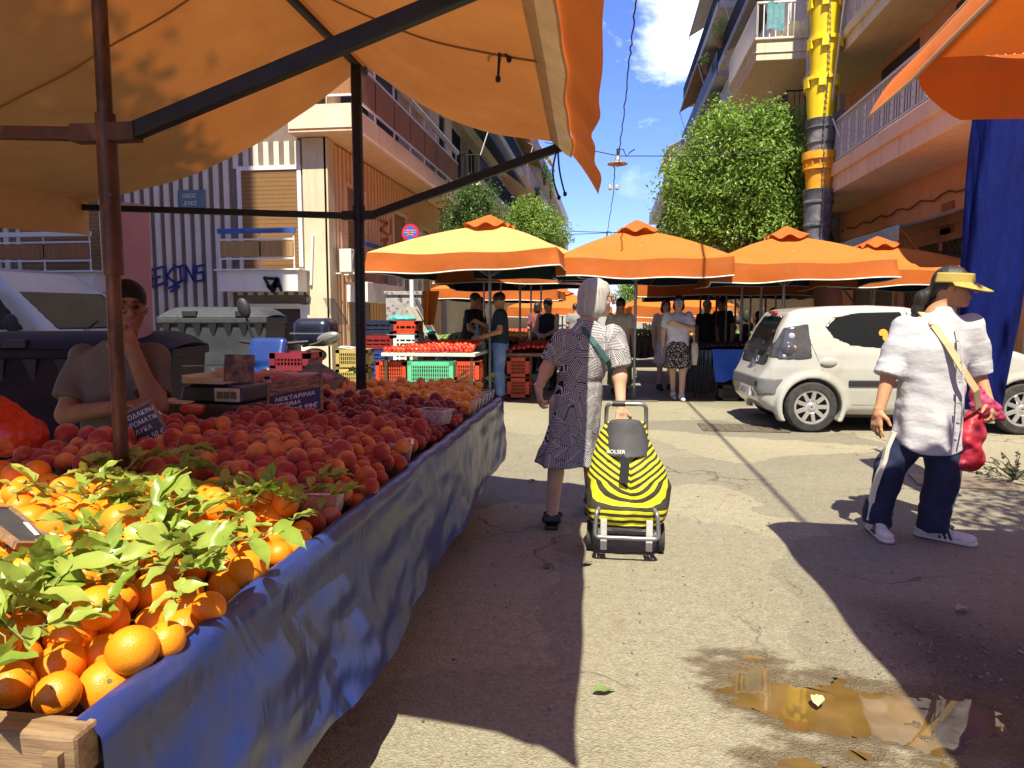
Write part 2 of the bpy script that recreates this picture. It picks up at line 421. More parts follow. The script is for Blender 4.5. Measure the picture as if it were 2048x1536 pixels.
# shallow hollow that holds the puddle
PUD = [[(1440, 1335), (1480, 1322), (1530, 1345), (1600, 1350), (1665, 1358), (1740, 1392), (1810, 1396), (1860, 1440), (1880, 1520), (1800, 1500), (1740, 1478), (1650, 1462), (1570, 1432), (1490, 1405), (1450, 1372)],
       [(1500, 1560), (1540, 1512), (1590, 1490), (1640, 1500), (1690, 1478), (1760, 1492), (1830, 1540), (1800, 1590), (1600, 1580)], [(1800, 1425), (1900, 1402), (1990, 1420), (2030, 1470), (1940, 1505), (1870, 1490)]]
def pud_f(A, B):
    d = np.full(np.shape(A), 9.0)
    for p in PUD: d = np.minimum(d, polysdf(A, B, [(G(x, y).x, G(x, y).y) for x, y in p]))
    return np.where(d < .5, .42-d*2.2, -1.0)
wetf = pud_f(Xg, Yg)
wetn = lambda A, B: .16*snoise(11, 4, 5)(A, B, 0)+.12*snoise(34, 5, 4)(A, B, 0)
wetf = wetf+wetn(Xg, Yg)
Zg -= .022*np.clip((wetf-.36)/.22, 0, 1)
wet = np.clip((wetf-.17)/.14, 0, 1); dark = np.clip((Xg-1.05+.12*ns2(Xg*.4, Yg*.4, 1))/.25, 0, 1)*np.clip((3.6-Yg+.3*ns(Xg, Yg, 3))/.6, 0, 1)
V = np.stack([Xg, Yg, Zg], -1).reshape(-1, 3); NX = len(xs)
Fq = [(j*NX+i, j*NX+i+1, (j+1)*NX+i+1, (j+1)*NX+i) for j in range(len(ys)-1) for i in range(NX-1)]
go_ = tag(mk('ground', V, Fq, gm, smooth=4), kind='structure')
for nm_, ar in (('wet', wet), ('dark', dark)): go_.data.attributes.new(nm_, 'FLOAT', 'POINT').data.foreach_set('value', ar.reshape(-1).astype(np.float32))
# water: thin film with an irregular outline cut by a noise field
def puddle_mesh(name, seed, level, mat, x0, x1, y0, y1, st=.012):
    ax = np.arange(x0, x1, st); ay = np.arange(y0, y1, st); A, B = np.meshgrid(ax, ay)
    f = pud_f(A, B)+wetn(A, B)
    ok = f > level; vi = -np.ones(A.shape, int); vs = []; fs = []
    for j in range(A.shape[0]-1):
        for i in range(A.shape[1]-1):
            if ok[j, i]:
                q = []
                for dj, di in ((0, 0), (0, 1), (1, 1), (1, 0)):
                    if vi[j+dj, i+di] < 0: vi[j+dj, i+di] = len(vs); vs.append((A[j+dj, i+di], B[j+dj, i+di], 0))
                    q.append(vi[j+dj, i+di])
                fs.append(q)
    from collections import Counter
    ec = Counter(tuple(sorted((q[k], q[(k+1) % 4]))) for q in fs for k in range(4)); bd = set(i for e, n in ec.items() if n == 1 for i in e)
    gy, gx = np.gradient(f, st); inv = {}
    for j in range(A.shape[0]):
        for i in range(A.shape[1]):
            if vi[j, i] in bd:
                g2 = gx[j, i]**2+gy[j, i]**2+1e-6; k = (level-f[j, i])/g2; k = max(-.02/g2**.5, k)
                inv[vi[j, i]] = (A[j, i]+gx[j, i]*k, B[j, i]+gy[j, i]*k, 0)
    for k, p in inv.items(): vs[k] = p
    return mk(name, vs, fs, mat)
t = NT('wet_ground'); v = t.coord('Object')
c = t.ramp(t.noise(v, 6, 6), [(.35, (.10, .065, .025)), (.65, (.20, .13, .05))])
wetm = t.done(t.bsdf(c, .35, 0, .5, t.bump(t.noise(v, 50, 5), .4, .004)))
t = NT('muddy_water'); v = t.coord('Object')
c = t.ramp(t.noise(v, 5, 5), [(.35, (.10, .06, .016)), (.65, (.17, .105, .03))])
watm = t.done(t.bsdf(c, .02, 0, 1.0, t.bump(t.noise(v, 6, 3), .03, .008)))
px0, px1, py0, py1 = .1, 1.75, 1.95, 3.1
o = puddle_mesh('puddle_water', 4, .36, watm, px0, px1, py0, py1, .02); o.location.z = -.0095; tag(o, kind='structure')
# loose grit and broken asphalt crumbs
mb = MB()
for k in range(900):
    if k < 620: x, y = rng.uniform(1.0, 2.3), rng.uniform(1.75, 3.3)
    else: x, y = rng.uniform(-1.2, 2.6), rng.uniform(2.0, 6.5)
    if float(pud_f(np.array([x]), np.array([y]))[0]) > .12: continue
    r_ = rng.uniform(.002, .006)*(1.7 if rng.random() < .12 and k < 620 else 1); mb.box((x, y, r_*.5+.004), (r_*2.2, r_*1.6, r_*1.3), rot=(rng.uniform(-.6, .6), rng.uniform(-.6, .6), rng.uniform(0, 3)), taper=.6)
tag(mb.build('gravel', M('grit', (.10, .09, .08), (.30, .27, .23), 14, .85)), 'loose grit and asphalt crumbs scattered on the road', 'gravel', kind='stuff')
# manhole cover in the road
mh = G(1485, 857); mb = MB(); mb.box((0, 0, .004), (1.0, .55, .008))
for i in range(9): mb.box((-.42+i*.105, 0, .0105), (.05, .47, .005))
tag(mb.build('manhole_cover', M('cast_iron', (.10, .085, .06), (.20, .17, .12), 20, .6, .3), loc=(mh.x, mh.y, .006)), 'flat rectangular iron manhole cover in the road behind the hatchback', 'manhole cover')
# ================================================================ fruit stall in the foreground
EX = -.75                                  # street edge of the table
wood = M('raw_wood', (.17, .105, .055), (.32, .21, .115), 7, .7, bump=.4, bsc=30, st=(1, 8, 8), dirt=(.10, .06, .03), dsc=5)
darkwood = M('dark_wood', (.05, .035, .025), (.09, .06, .04), 6, .8)
t = NT('blue_tarp'); v = t.coord('Object')
c = t.ramp(t.noise(v, 2.2, 6, .6), [(.3, (.004, .022, .17)), (.7, (.009, .048, .29))])
c = t.mix(t.math('MULTIPLY', t.ramp(t.noise(v, 3.5, 8, .7, .5), [(.36, (0, 0, 0, 1)), (.70, (1, 1, 1, 1))]), .70), c, (.040, .045, .062))
ro = t.math('ADD', t.math('MULTIPLY', t.noise(v, 5, 4), .22), .24)
v2 = t.coord('Object', (1, 1.7, .9))
nr = t.bump(t.noise(v2, 2.6, 3, .5, .6), .35, .05); nr = t.bump(t.noise(v2, 9, 3, .5, .8), .12, .02, nr); nr = t.bump(t.noise(v, 150, 2), .12, .002, nr)
tarpm = t.done(t.bsdf(c, ro, 0, .75, nr))
tb = empty('stall_table', (-1.45, 3, 0), 0, 'long market table covered with blue tarpaulin and loose fruit', 'table')
def loc(mb, root):   # shift absolute geometry into the thing's frame
    x, y, z = root.location; mb.v = [(a-x, b-y, c-z) for a, b, c in mb.v]; return mb
mb = MB(); mb.b2((-2.15, .86, .64), (EX-.03, 5.1, .68)); mb.b2((-3.3, 4.15, .64), (-2.15, 5.1, .68)); loc(mb, tb).build('tabletop', darkwood, tb)
for x, y in ((-2.05, 1.0), (-1.25, 1.0), (-2.05, 4.8), (-1.25, 4.8), (-1.25, 3)):
    mb = MB(); mb.b2((x-.025, y-.025, 0), (x+.025, y+.025, .64)); loc(mb, tb).build('leg', darkwood, tb)
mb = MB(); mb.b2((-2.15, .875, .69), (EX-.004, .93, .765)); mb.b2((-2.1, .90, .3), (EX-.03, .92, .69)); loc(mb, tb)
mb.build('end_board', [wood], tb, bevel=.008)
mb = MB(); mb.b2((EX-.045, .862, .68), (EX-.02, 5.1, .742)); loc(mb, tb).build('side_board', wood, tb)
fold = snoise(2.4, 21, 4); fold2 = snoise(7, 22, 3)
def tarp_fn(y0, y1, wob, drop, seed):
    def f(u, w):
        y = y0+(y1-y0)*u
        hem = drop+.05*math.sin(1.9*y+seed)+.02*math.sin(7*y+seed*2)
        if w < .25:
            a = w/.25*math.pi; x = EX-.025-.027*math.cos(a); z = .742+.027*math.sin(a)
            if w < .02: z -= .03
            z += .006*float(fold2(y*2, seed, 0))
        else:
            q = (w-.25)/.75; z = .742-q*(.742-hem)
            A = .012*q+.008*q*q
            x = EX+.004+q*.009*abs(math.sin(4.7*y+seed*3+1.2*q+.6*float(fold2(y, q, 7))))+A*float(fold(y*1.6+q*1.1, q*.8+seed, 0))*1.6+.010*q*math.sin(9*y+2.5*q+seed)+.02*q+.006*float(fold2(y, q*2, seed))
        return (x+wob, y, z)
    return f
tp = empty('blue_tarpaulin', (EX, 3, .74), 0, 'scuffed blue vinyl tarpaulin hanging over the street edge of the fruit table', 'tarpaulin')
mb = MB(); mb.grid(tarp_fn(.915, 2.75, 0, .315, 1.0), 110, 40); loc(mb, tp).build('near_sheet', tarpm, tp, smooth=4)
mb = MB(); mb.grid(tarp_fn(2.70, 5.13, -.010, .29, 4.4), 120, 40); loc(mb, tp).build('far_sheet', tarpm, tp, smooth=4)
mb = MB(); mb.grid(lambda u, w: (EX-1.3*u, 5.14+.02*w*math.sin(14*u), .755-.42*w), 60, 12); loc(mb, tp).build('end_sheet', tarpm, tp, smooth=4)
# ---- fruit
def fruit_mesh(name, r, flat=.95, crease=0, dim=.12, mat=None, seed=0):
    nu, nv = 20, 13; v = []; f = []; ns = snoise(40, seed, 2)
    for j in range(nv+1):
        th = math.pi*j/nv
        for i in range(nu):
            ph = 2*math.pi*i/nu
            rr = r*(1-dim*math.exp(-(th/.28)**2)-dim*.4*math.exp(-((math.pi-th)/.25)**2))
            d = abs((ph+math.pi) % (2*math.pi)-math.pi); rr *= 1-crease*math.exp(-(d/.22)**2)*max(0, math.sin(th))**.5
            p = (rr*math.sin(th)*math.cos(ph), rr*math.sin(th)*math.sin(ph), rr*math.cos(th)*flat)
            k = 1+.012*float(ns(*p)); v.append((p[0]*k, p[1]*k, p[2]*k))
    for j in range(nv):
        for i in range(nu): f.append((j*nu+i, (j+1)*nu+i, (j+1)*nu+(i+1) % nu, j*nu+(i+1) % nu))
    me = bpy.data.meshes.new(name); me.from_pydata(v, [], f); me.materials.append(mat)
    me.polygons.foreach_set('use_smooth', np.ones(len(me.polygons), dtype=bool)); me.update(); return me
t = NT('orange_peel'); v = t.coord('Object')
c = t.ramp(t.noise(v, 14, 4), [(.3, (.72, .17, .004)), (.7, (.86, .27, .008))])
oi = t.n('ObjectInfo'); c = t.mix(t.math('MULTIPLY', oi.outputs['Random'], .55), c, (.90, .38, .014)); sz_ = t.n('SeparateXYZ'); t.l(v, sz_.inputs[0]); rr_ = t.math('SQRT', t.math('ADD', t.math('MULTIPLY', sz_.outputs['X'], sz_.outputs['X']), t.math('MULTIPLY', sz_.outputs['Y'], sz_.outputs['Y'])))
c = t.mix(t.math('MULTIPLY', t.math('LESS_THAN', rr_, .0042), t.math('GREATER_THAN', sz_.outputs['Z'], 0.0)), c, (.13, .14, .03)); c = t.mix(t.ramp(t.noise(v, 60, 6, .7), [(.66, (0, 0, 0, 1)), (.74, (.6, .6, .6, 1))]), c, (.50, .20, .02))
vo = t.n('TexVoronoi'); vo.inputs['Scale'].default_value = 330; t.l(v, vo.inputs['Vector'])
orm = t.done(t.bsdf(c, .42, 0, .45, t.bump(vo.outputs['Distance'], .35, .0015), Subsurface_Weight=.12, Subsurface_Radius=(.02, .008, .002), Subsurface_Scale=.3))
def stone_fruit(name, a, b, lo, hi, rough, sheen, rnd=.5):
    t = NT(name); v = t.coord('Object'); oi = t.n('ObjectInfo')
    sp = t.n('SeparateXYZ'); t.l(v, sp.inputs[0])
    g = t.math('ADD', t.math('MULTIPLY', sp.outputs['X'], 9), t.noise(v, 26, 5, .6))
    g = t.math('ADD', g, t.math('MULTIPLY', t.math('SUBTRACT', oi.outputs['Random'], .5), rnd))
    c = t.ramp(g, [(lo, a), (hi, b)])
    sp2 = t.ramp(t.noise(v, 220, 2), [(.6, (0, 0, 0, 1)), (.7, (1, 1, 1, 1))])
    c = t.mix(t.math('MULTIPLY', sp2, .25), c, b)
    return t.done(t.bsdf(c, rough, 0, .35, t.bump(t.noise(v, 60, 3), .12, .003), Sheen_Weight=sheen, Sheen_Roughness=.45))
peachm = stone_fruit('peach_skin', (.32, .026, .016), (.72, .24, .04), .45, 1.05, .62, .35)
nectm = stone_fruit('nectarine_skin', (.17, .009, .011), (.44, .06, .02), .55, 1.0, .30, 0)
aprm = stone_fruit('apricot_skin', (.76, .25, .02), (.90, .42, .05), .4, .8, .5, .2)
tomm = M('tomato_skin', (.60, .035, .012), (.75, .07, .015), 8, .25, rand=.25)
ORA = [fruit_mesh('orange', .041, .94, 0, .07, orm, s) for s in (1, 2, 3)]+[fruit_mesh('orange', .036, .95, 0, .09, orm, 4)]
PEA = [fruit_mesh('peach', .0365, .94, .06, .16, peachm, s) for s in (5, 6)]
NEC = [fruit_mesh('nectarine', .0345, .95, .05, .14, nectm, s) for s in (7, 8)]
APR = [fruit_mesh('apricot', .0305, .93, .07, .13, aprm, s) for s in (9, 10)]
def place(meshes, name, x, y, z, label, cat, group, sc=(.86, 1.12), tilt=1.3):
    me = rng.choice(meshes); o = bpy.data.objects.new(name, me); COL.objects.link(o)
    o.location = (x, y, z); k = rng.uniform(*sc); o.scale = (k, k, k)
    o.rotation_euler = (rng.uniform(-tilt, tilt), rng.uniform(-tilt, tilt), rng.uniform(0, 6.28)); return tag(o, label, cat, group)
def heap(meshes, name, sp, region, hf, label, cat, group, extra=.16, maxn=300):
    pts = []; row = 0; y = .8
    while y < 5.3:
        x = -3.4+(row % 2)*sp/2
        while x < -.7:
            a = x+rng.uniform(-.14, .14)*sp; b = y+rng.uniform(-.14, .14)*sp
            if region(a, b): pts.append((a, b, hf(a, b)+rng.uniform(-.010, .010)))
            if region(a, b) and rng.random() < extra: pts.append((a+sp*.5, b+sp*.29, hf(a, b)+sp*.62))
            x += sp
        y += sp*.866; row += 1
    pts.sort(key=lambda p: math.hypot(p[0], p[1])-p[2]*2)
    for p in pts[:maxn]: place(meshes, name, p[0], p[1], p[2], label, cat, group)
    rest = pts[maxn:]
    if rest:      # the far remainder of the heap: one object
        V = []; Fc = []; me = meshes[0]; bv = [tuple(q.co) for q in me.vertices]; bf = [tuple(q.vertices) for q in me.polygons]
        for p in rest:
            R = Euler((rng.uniform(-1, 1), rng.uniform(-1, 1), rng.uniform(0, 6))).to_matrix(); k = len(V)
            for q in bv: w = R @ Vector(q); V.append((w.x+p[0], w.y+p[1], w.z+p[2]))
            Fc += [tuple(i+k for i in q) for q in bf]
        tag(mk(name+'_heap', V, Fc, me.materials[0], smooth=4), 'far part of the '+name+' heap at the back of the table', 'fruit heap', kind='stuff')
    return len(pts)
def edge(x): return min(1.0, max(0.0, (EX-.06-x)/.16))
def hO(x, y): return .735+.075*edge(x)*min(1, max(0, (y-.85)/.5))+.012*math.sin(7*x+3*y)
def rO(x, y): return -2.1 < x < EX-.075 and .975 < y < 2.10-.22*max(0, min(1, (x+1.5)/.7)) 
nO = heap(ORA, 'orange', .077, rO, hO, 'ripe orange in the leafy heap at the near end of the blue table', 'orange', 'oranges heaped at the near end of the stall', .14)
def hP(x, y): return .735+.10*edge(x)+.03*math.sin(2.2*(y-2.0))+.012*math.sin(9*x+5*y)
def ylo(x): return 2.13-.22*max(0, min(1, (x+1.5)/.7))
def rP(x, y): return (-2.08 if y < 2.75 else -1.95) < x < EX-.07 and ylo(x)+.02 < y < 3.32 and not ((x+1.6)**2+(y-2.15)**2 < .0016)
nP = heap(PEA, 'peach', .067, rP, hP, 'fuzzy dark red peach in the heap right behind the oranges', 'peach', 'peaches heaped behind the oranges', .16)
def hN(x, y): return .75+.09*edge(x)+.02*math.sin(3*y)+.012*math.sin(8*x+5*y)
def rN(x, y): return -1.95+max(0, y-3.8)*.35 < x < EX-.09 and 3.33 < y < 4.22
nN = heap(NEC, 'nectarine', .062, rN, hN, 'smooth dark red nectarine in the heap between the peaches and the apricots', 'nectarine', 'nectarines heaped in the middle of the stall', .18)
def hA(x, y): return .745+.085*edge(x)+.035*max(0, y-4.2)+.06*max(0, min(1, (-1.9-x)/.5))+.012*math.sin(8*x+6*y)
def rA(x, y): return -2.5 < x < EX-.10 and 4.22+max(0, (-1.75-x))*.45 < y < 5.06 and not ((x+1.6)**2+(y-4.5)**2 < .002)
nA = heap(APR, 'apricot', .060, rA, hA, 'small golden apricot in the heap at the far end of the stall', 'apricot', 'apricots heaped at the far end of the stall', .12)
print('fruit', nO, nP, nN, nA)
# a bag-side pile of larger peaches left of the rusty pole
for px, py, k in ((135, 868, 1.25), (180, 872, 1.15), (108, 900, 1.1), (160, 905, 1.15), (205, 900, 1.1), (240, 905, 1.05), (62, 870, 1.0), (85, 920, 1.1)):
    p = G(px, py, .90 if py < 885 else .86); o = place(PEA, 'peach', p.x, p.y, p.z, 'large peach piled high left of the rusty pole beside the red bag', 'peach', 'big peaches piled left of the rusty pole'); o.scale = (k, k, k)
# ---- clear punnets along the street edge
clear = NT('clear_plastic'); b = clear.bsdf((.8, .82, .82), .12, 0, .8); tr = clear.n('BsdfTransparent'); tr.inputs[0].default_value = (.96, .96, .96, 1)
mxs = clear.n('MixShader'); lw = clear.n('LayerWeight'); lw.inputs[0].default_value = .35
clear.l(clear.math('ADD', clear.math('MULTIPLY', lw.outputs['Facing'], .5), .16), mxs.inputs[0]); clear.l(tr.outputs[0], mxs.inputs[1]); clear.l(b, mxs.inputs[2])
clearm = clear.done(mxs.outputs[0])
def punnet(x, y, z, rz, what, zz):
    w, d, h = .085, .06, .075
    mb = MB()
    def wall(u, q):
        a = u*4; k = int(min(3.999, a)); s = a-k; c = [(-1, -1), (1, -1), (1, 1), (-1, 1)]; A = c[k]; B = c[(k+1) % 4]
        X = A[0]+(B[0]-A[0])*s; Yy = A[1]+(B[1]-A[1])*s; rib = .0025*math.sin(u*150)
        return ((w*(.82+.18*q)+rib)*X, (d*(.82+.18*q)+rib)*Yy, h*q)
    mb.grid(wall, 96, 3)
    o = mb.build('fruit_punnet', clearm, None, loc=(x, y, z), rot=(0, 0, rz)); 
    rim = MB()
    for a, b in (((-1, -1), (1, -1)), ((1, -1), (1, 1)), ((1, 1), (-1, 1)), ((-1, 1), (-1, -1))): rim.bar((a[0]*w, a[1]*d, h), (b[0]*w, b[1]*d, h), .012, .003)
    rim.build('rim', clearm, o); tag(o, 'clear plastic punnet of %s %s' % (what, zz), 'punnet', 'clear fruit punnets along the street edge'); return o
for i in range(6): punnet(EX-.135, 4.32+i*.135, .755, .1, 'apricots', 'at the street edge of the far end of the stall')
for i, (x, y) in enumerate(((EX-.13, 2.03), (EX-.30, 2.06), (EX-.50, 2.12), (EX-.14, 2.85), (EX-.42, 2.62), (EX-.75, 2.45), (EX-.30, 3.22), (EX-.15, 3.62))):
    punnet(x, y, .765 if i < 4 else .80, rng.uniform(-.3, .3), 'peaches', ('at the corner nearest the oranges', 'second from the street edge behind the oranges', 'third from the street edge behind the oranges', 'halfway along the peach heap', 'sunk in the middle of the peach heap', 'sunk in the peach heap nearest the rusty pole', 'where the peaches meet the nectarines', 'at the street edge of the nectarines')[i])
# ---- leafy orange twigs
t = NT('citrus_leaf'); v = t.coord('Object'); oi = t.n('ObjectInfo')
c = t.ramp(t.noise(v, 18, 4), [(.3, (.13, .24, .022)), (.7, (.25, .36, .045))])
c = t.mix(oi.outputs['Random'], c, (.36, .44, .09))
pr = t.bsdf(c, .35, 0, .5); trn = t.n('BsdfTranslucent'); t.l(c, trn.inputs[0]); mxs = t.n('MixShader'); mxs.inputs[0].default_value = .3; t.l(pr, mxs.inputs[1]); t.l(trn.outputs[0], mxs.inputs[2])
leafm = t.done(mxs.outputs[0])
twigm = M('green_twig', (.16, .20, .05), (.25, .24, .08), 8, .6)
def leaf(mb, base, d, up, L, w, curl):
    d = Vector(d).normalized(); s = d.cross(Vector(up)); s = s.normalized() if s.length > 1e-3 else Vector((1, 0, 0)); n = s.cross(d)
    v = []; f = []; N = 7
    for i in range(N+1):
        q = i/N; ww = w*math.sin(math.pi*min(1, q**.8))*.5+.0006; b = Vector(base)+d*(L*q)+n*(-curl*L*q*q+.12*L*q)
        wv = .004*math.sin(q*11+base[0]*90)
        v += [b-s*ww+n*(ww*.45+wv), b, b+s*ww+n*(ww*.45-wv)]
    for i in range(N): f += [(3*i, 3*i+1, 3*i+4, 3*i+3), (3*i+1, 3*i+2, 3*i+5, 3*i+4)]
    mb.add(v, f)
TW = []
for s in range(9):
    mb = MB(); L = rng.uniform(.05, .13); pts = [Vector((0, 0, 0))]
    for i in range(4): pts.append(pts[-1]+Vector((rng.uniform(-.012, .012), L/4, rng.uniform(-.004, .012))))
    mb.mi = 1; mb.tube(pts, [.0022, .002, .0016, .0014, .001], 5); mb.mi = 0
    for i in range(rng.randint(3, 6)):
        b = pts[rng.randint(1, 4)]; a = rng.uniform(-1.5, 1.5)
        leaf(mb, b, (math.sin(a), math.cos(a), rng.uniform(-.1, .5)), (rng.uniform(-.5, .5), rng.uniform(-.3, .3), 1), rng.uniform(.055, .098), rng.uniform(.024, .042), rng.uniform(-.1, .45))
    me = bpy.data.meshes.new('orange_twig'); me.from_pydata([tuple(p) for p in mb.v], [], mb.f); me.materials.append(leafm); me.materials.append(twigm)
    me.polygons.foreach_set('material_index', np.array(mb.m, dtype=np.int32)); me.polygons.foreach_set('use_smooth', np.ones(len(me.polygons), dtype=bool)); me.update(); TW.append(me)
def twig(px, py, z, grp, lab):
    p = G(px, py, z); 
    if p.x > EX-.03 or p.y < .9: return
    o = bpy.data.objects.new('orange_twig', rng.choice(TW)); COL.objects.link(o); o.location = (p.x, p.y, z)
    o.rotation_euler = (rng.uniform(-.35, .6), rng.uniform(-.6, .6), rng.uniform(0, 6.28)); k = rng.uniform(.7, 1.1); o.scale = (k, k, k)
    tag(o, lab, 'leafy twig', grp)
for i in range(64):
    twig(rng.gauss(385, 118), rng.gauss(1085, 66), rng.uniform(.845, .875), 'leafy twigs over the sunlit oranges', 'green leafy orange twig lying in the dense drift across the middle of the oranges')
for i in range(30):
    twig(abs(rng.gauss(50, 75)), rng.uniform(1060, 1440), rng.uniform(.83, .86), 'leafy twigs along the left of the oranges', 'green leafy orange twig among the oranges at the picture\'s left edge')
for i in range(30):
    twig(rng.uniform(20, 640), rng.uniform(935, 1010)+0, rng.uniform(.85, .875), 'shaded leafy twigs between oranges and peaches', 'dark shaded orange twig where the oranges meet the peaches')
for i in range(7):
    twig(rng.uniform(560, 680), rng.uniform(1000, 1060), .83, 'leafy twigs at the shaded street edge', 'shaded orange twig at the street edge of the orange heap')
for px, py in ((300, 915), (320, 905)):
    twig(px, py, .92, 'leafy twigs at the chalkboard', 'dark leafy twig at the foot of the slanted chalkboard')
for px, py, z in ((955, 760, .87), (975, 765, .87), (1000, 790, .85), (905, 770, .87), (925, 765, .87), (690, 745, .92)):
    twig(px, py, z, 'leaves on the apricots', 'small dark leafy twig lying on the apricot heap')
# ---- writing helper: text as mesh
def text_mesh(body, size, mat, name='lettering', parent=None, loc=(0, 0, 0), rot=(0, 0, 0), ext=.001, sx=1.0, shear=0, align='LEFT'):
    cu = bpy.data.curves.new('txt', 'FONT'); cu.body = body; cu.size = size; cu.extrude = ext; cu.shear = shear; cu.align_x = align
    to = bpy.data.objects.new('txt', cu); COL.objects.link(to)
    bpy.context.view_layer.update()
    me = bpy.data.meshes.new_from_object(to.evaluated_get(bpy.context.evaluated_depsgraph_get()))
    bpy.data.objects.remove(to); me.materials.clear(); me.materials.append(mat)
    o = bpy.data.objects.new(name, me); COL.objects.link(o); o.location = loc; o.rotation_euler = rot; o.scale = (sx, 1, 1)
    if parent is not None: o.parent = parent
    return o
chalk = M('chalk', (.75, .75, .72), rough=.9); slate = M('slate', (.035, .035, .045), (.06, .06, .07), 8, .6)
def sign_board(name, pts, label, mat, lines, tcol=None, pic=None, cat='price sign'):
    """flat board through three corner points (top-left, top-right, bottom-left); x runs along the text"""
    A, B, Cc = [Vector(p) for p in pts]; x = (B-A); w = x.length; x.normalize(); y = (A-Cc); h = y.length
    y = (y-x*y.dot(x)).normalized(); n = x.cross(y)
    o = empty(name, A, 0, label, cat); o.rotation_euler = Matrix((x, y, n)).transposed().to_euler()
    MB().b2((0, -h, -.012), (w, 0, 0)).build('board', mat, o, bevel=.003)
    fr = MB(); e = .012
    for a, b in (((-.006, 0), (w+.006, 0)), ((-.006, -h), (w+.006, -h)), ((0, -h), (0, 0)), ((w, -h), (w, 0))): fr.bar((a[0], a[1], -.004), (b[0], b[1], -.004), .012, .016)
    fr.build('edge_frame', wood, o)
    if pic: MB().b2((.01, -h*pic[1], .0005), (w-.01, -.008, .0025)).build('picture_strip', pic[0], o)
    for s, fx, fy, sz in lines: text_mesh(s, sz*h, tcol or chalk, 'lettering', o, (fx*w, -fy*h, .003), shear=.15, sx=.95)
    return o
landsc = M('printed_picture', (.30, .16, .08), (.08, .05, .09), 22, .5, lo=.4, hi=.6, st=(1, 3, 1), dirt=(.5, .33, .2), dsc=14)
navyb = M('sign_navy', (.02, .03, .12), (.03, .04, .16), 6, .45)
sign_board('price_board', (G(228, 835, .97), G(300, 802, 1.03), G(283, 893, .85)), 'slate price board for peaches leaning behind the rusty pole', slate,
           [('ΡΟΔΑΚΙΝΑ', .16, .24, .17), ('ΑΡΩΜΑΤΙΚΑ', .10, .45, .17), ('ΓΛΥΚΑ', .16, .66, .17), ('1,50 €', .45, .90, .19)])
sign_board('price_board', (PY(538, 768, 3.72), PY(642, 748, 3.78), PY(582, 822, 3.60)), 'blue price board with a printed picture strip standing in the nectarines', navyb,
           [('ΝΕΚΤΑΡΙΝΙΑ', .12, .56, .155), ('ΠΡΩΙΜΑ', .10, .73, .155), ('ΓΛΥΚΑ', .12, .91, .155), ('2,99€', .55, .91, .19)], pic=(landsc, .36))
sign_board('price_board', (PY(-60, 1012, 1.42), PY(20, 1016, 1.5), PY(-10, 1085, 1.3)), 'small dark price board lying on the oranges at the left edge', slate, [('1,20€', .42, .8, .5)])
mb = MB(); mb.bar(PY(610, 735, 4.75), PY(676, 775, 4.55), .016, .17, up=(.35, .5, .8)); tag(mb.build('price_board', wood, bevel=.003), 'wooden price board seen almost edge-on among the apricots', 'price sign')
# ---- scale and clutter behind the heap
navy = M('navy_plastic', (.010, .014, .045), (.02, .025, .06), 5, .4); beige = M('beige_metal', (.62, .56, .42), (.70, .64, .50), 3, .35, dirt=(.3, .24, .15), dsc=3)
sc_ = PY(455, 800, 3.75); scl = empty('weighing_scale', (sc_.x, sc_.y, sc_.z), -.12, 'navy market scale with a beige pan and a picture panel', 'scale')
MB().box((0, 0, .045), (.40, .30, .09), taper=.93).build('body', navy, scl, bevel=.015)
mb = MB(); mb.b2((-.17, -.15, .105), (.09, .13, .112)); mb.b2((-.17, -.155, .105), (.09, -.15, .14)); mb.b2((-.17, .13, .105), (.09, .135, .17)); mb.b2((-.176, -.15, .105), (-.17, .13, .15)); mb.build('pan', beige, scl, bevel=.004)
MB().b2((-.16, -.1, .09), (.08, .1, .105)).build('pan_support', navy, scl)
mb = MB(); mb.box((.155, -.10, .19), (.19, .012, .15), rot=(-.12, 0, -.05)); mb.build('picture_panel', landsc, scl)
mb = MB(); mb.b2((.04, -.166, .012), (.19, -.148, .085)); mb.build('display_plate', beige, scl, bevel=.003)
for i in range(3): MB().b2((.058+i*.042, -.169, .03), (.094+i*.042, -.1665, .068)).build('display_window', M('lcd', (.20, .17, .09), rough=.2), scl)
MB().tube([(-.17, -.15, .20), (.06, -.15, .21), (.06, .12, .21)], .003, 6).build('pan_guard_wire', M('steel', (.5, .5, .5), metal=1, rough=.3), scl)
bx = MB(); bx.b2((-.3, -.2, -.27), (.3, .2, -.003)); tag(bx.build('scale_stand', darkwood, loc=(sc_.x, sc_.y, sc_.z), rot=(0, 0, -.12), bevel=.01), 'dark wooden box carrying the market scale', 'box')
p = PY(535, 770, 3.95); jar = empty('salt_shaker', (p.x, p.y, p.z-.02), 0, 'small glass shaker with a dark lid beside the scale', 'shaker')
MB().lathe([(.022, 0), (.026, .01), (.024, .04), (.016, .055)], 14).build('glass', M('milk_glass', (.55, .42, .42), rough=.2), jar, smooth=1)
MB().lathe([(.018, .055), (.018, .07), (.012, .074)], 14).build('lid', navy, jar, smooth=.6)
pinkbag = M('pink_plastic', (.55, .16, .20), (.75, .36, .40), 60, .35, lo=.45, hi=.55, st=(8, .6, .6), transl=.2)
p0, p1 = PY(520, 758, 4.15), PY(630, 772, 4.35)
s = SDF((-.08, -.32, -.08), (.08, .32, .12), .008); s.cap((0, -.26, 0), (0, .26, -.01), .055, .03, 0); s.add(lambda x, y, z: .006*np.sin(90*x+40*z)+.004*np.sin(30*y))
o = s.build('bag_roll', pinkbag); d = p1-p0; o.location = (p0+p1)/2+Vector((0, 0, .03)); o.rotation_euler = (0, 0, math.atan2(-d.x, d.y)); tag(o, 'thick roll of pink plastic carrier bags behind the price board', 'bag roll')
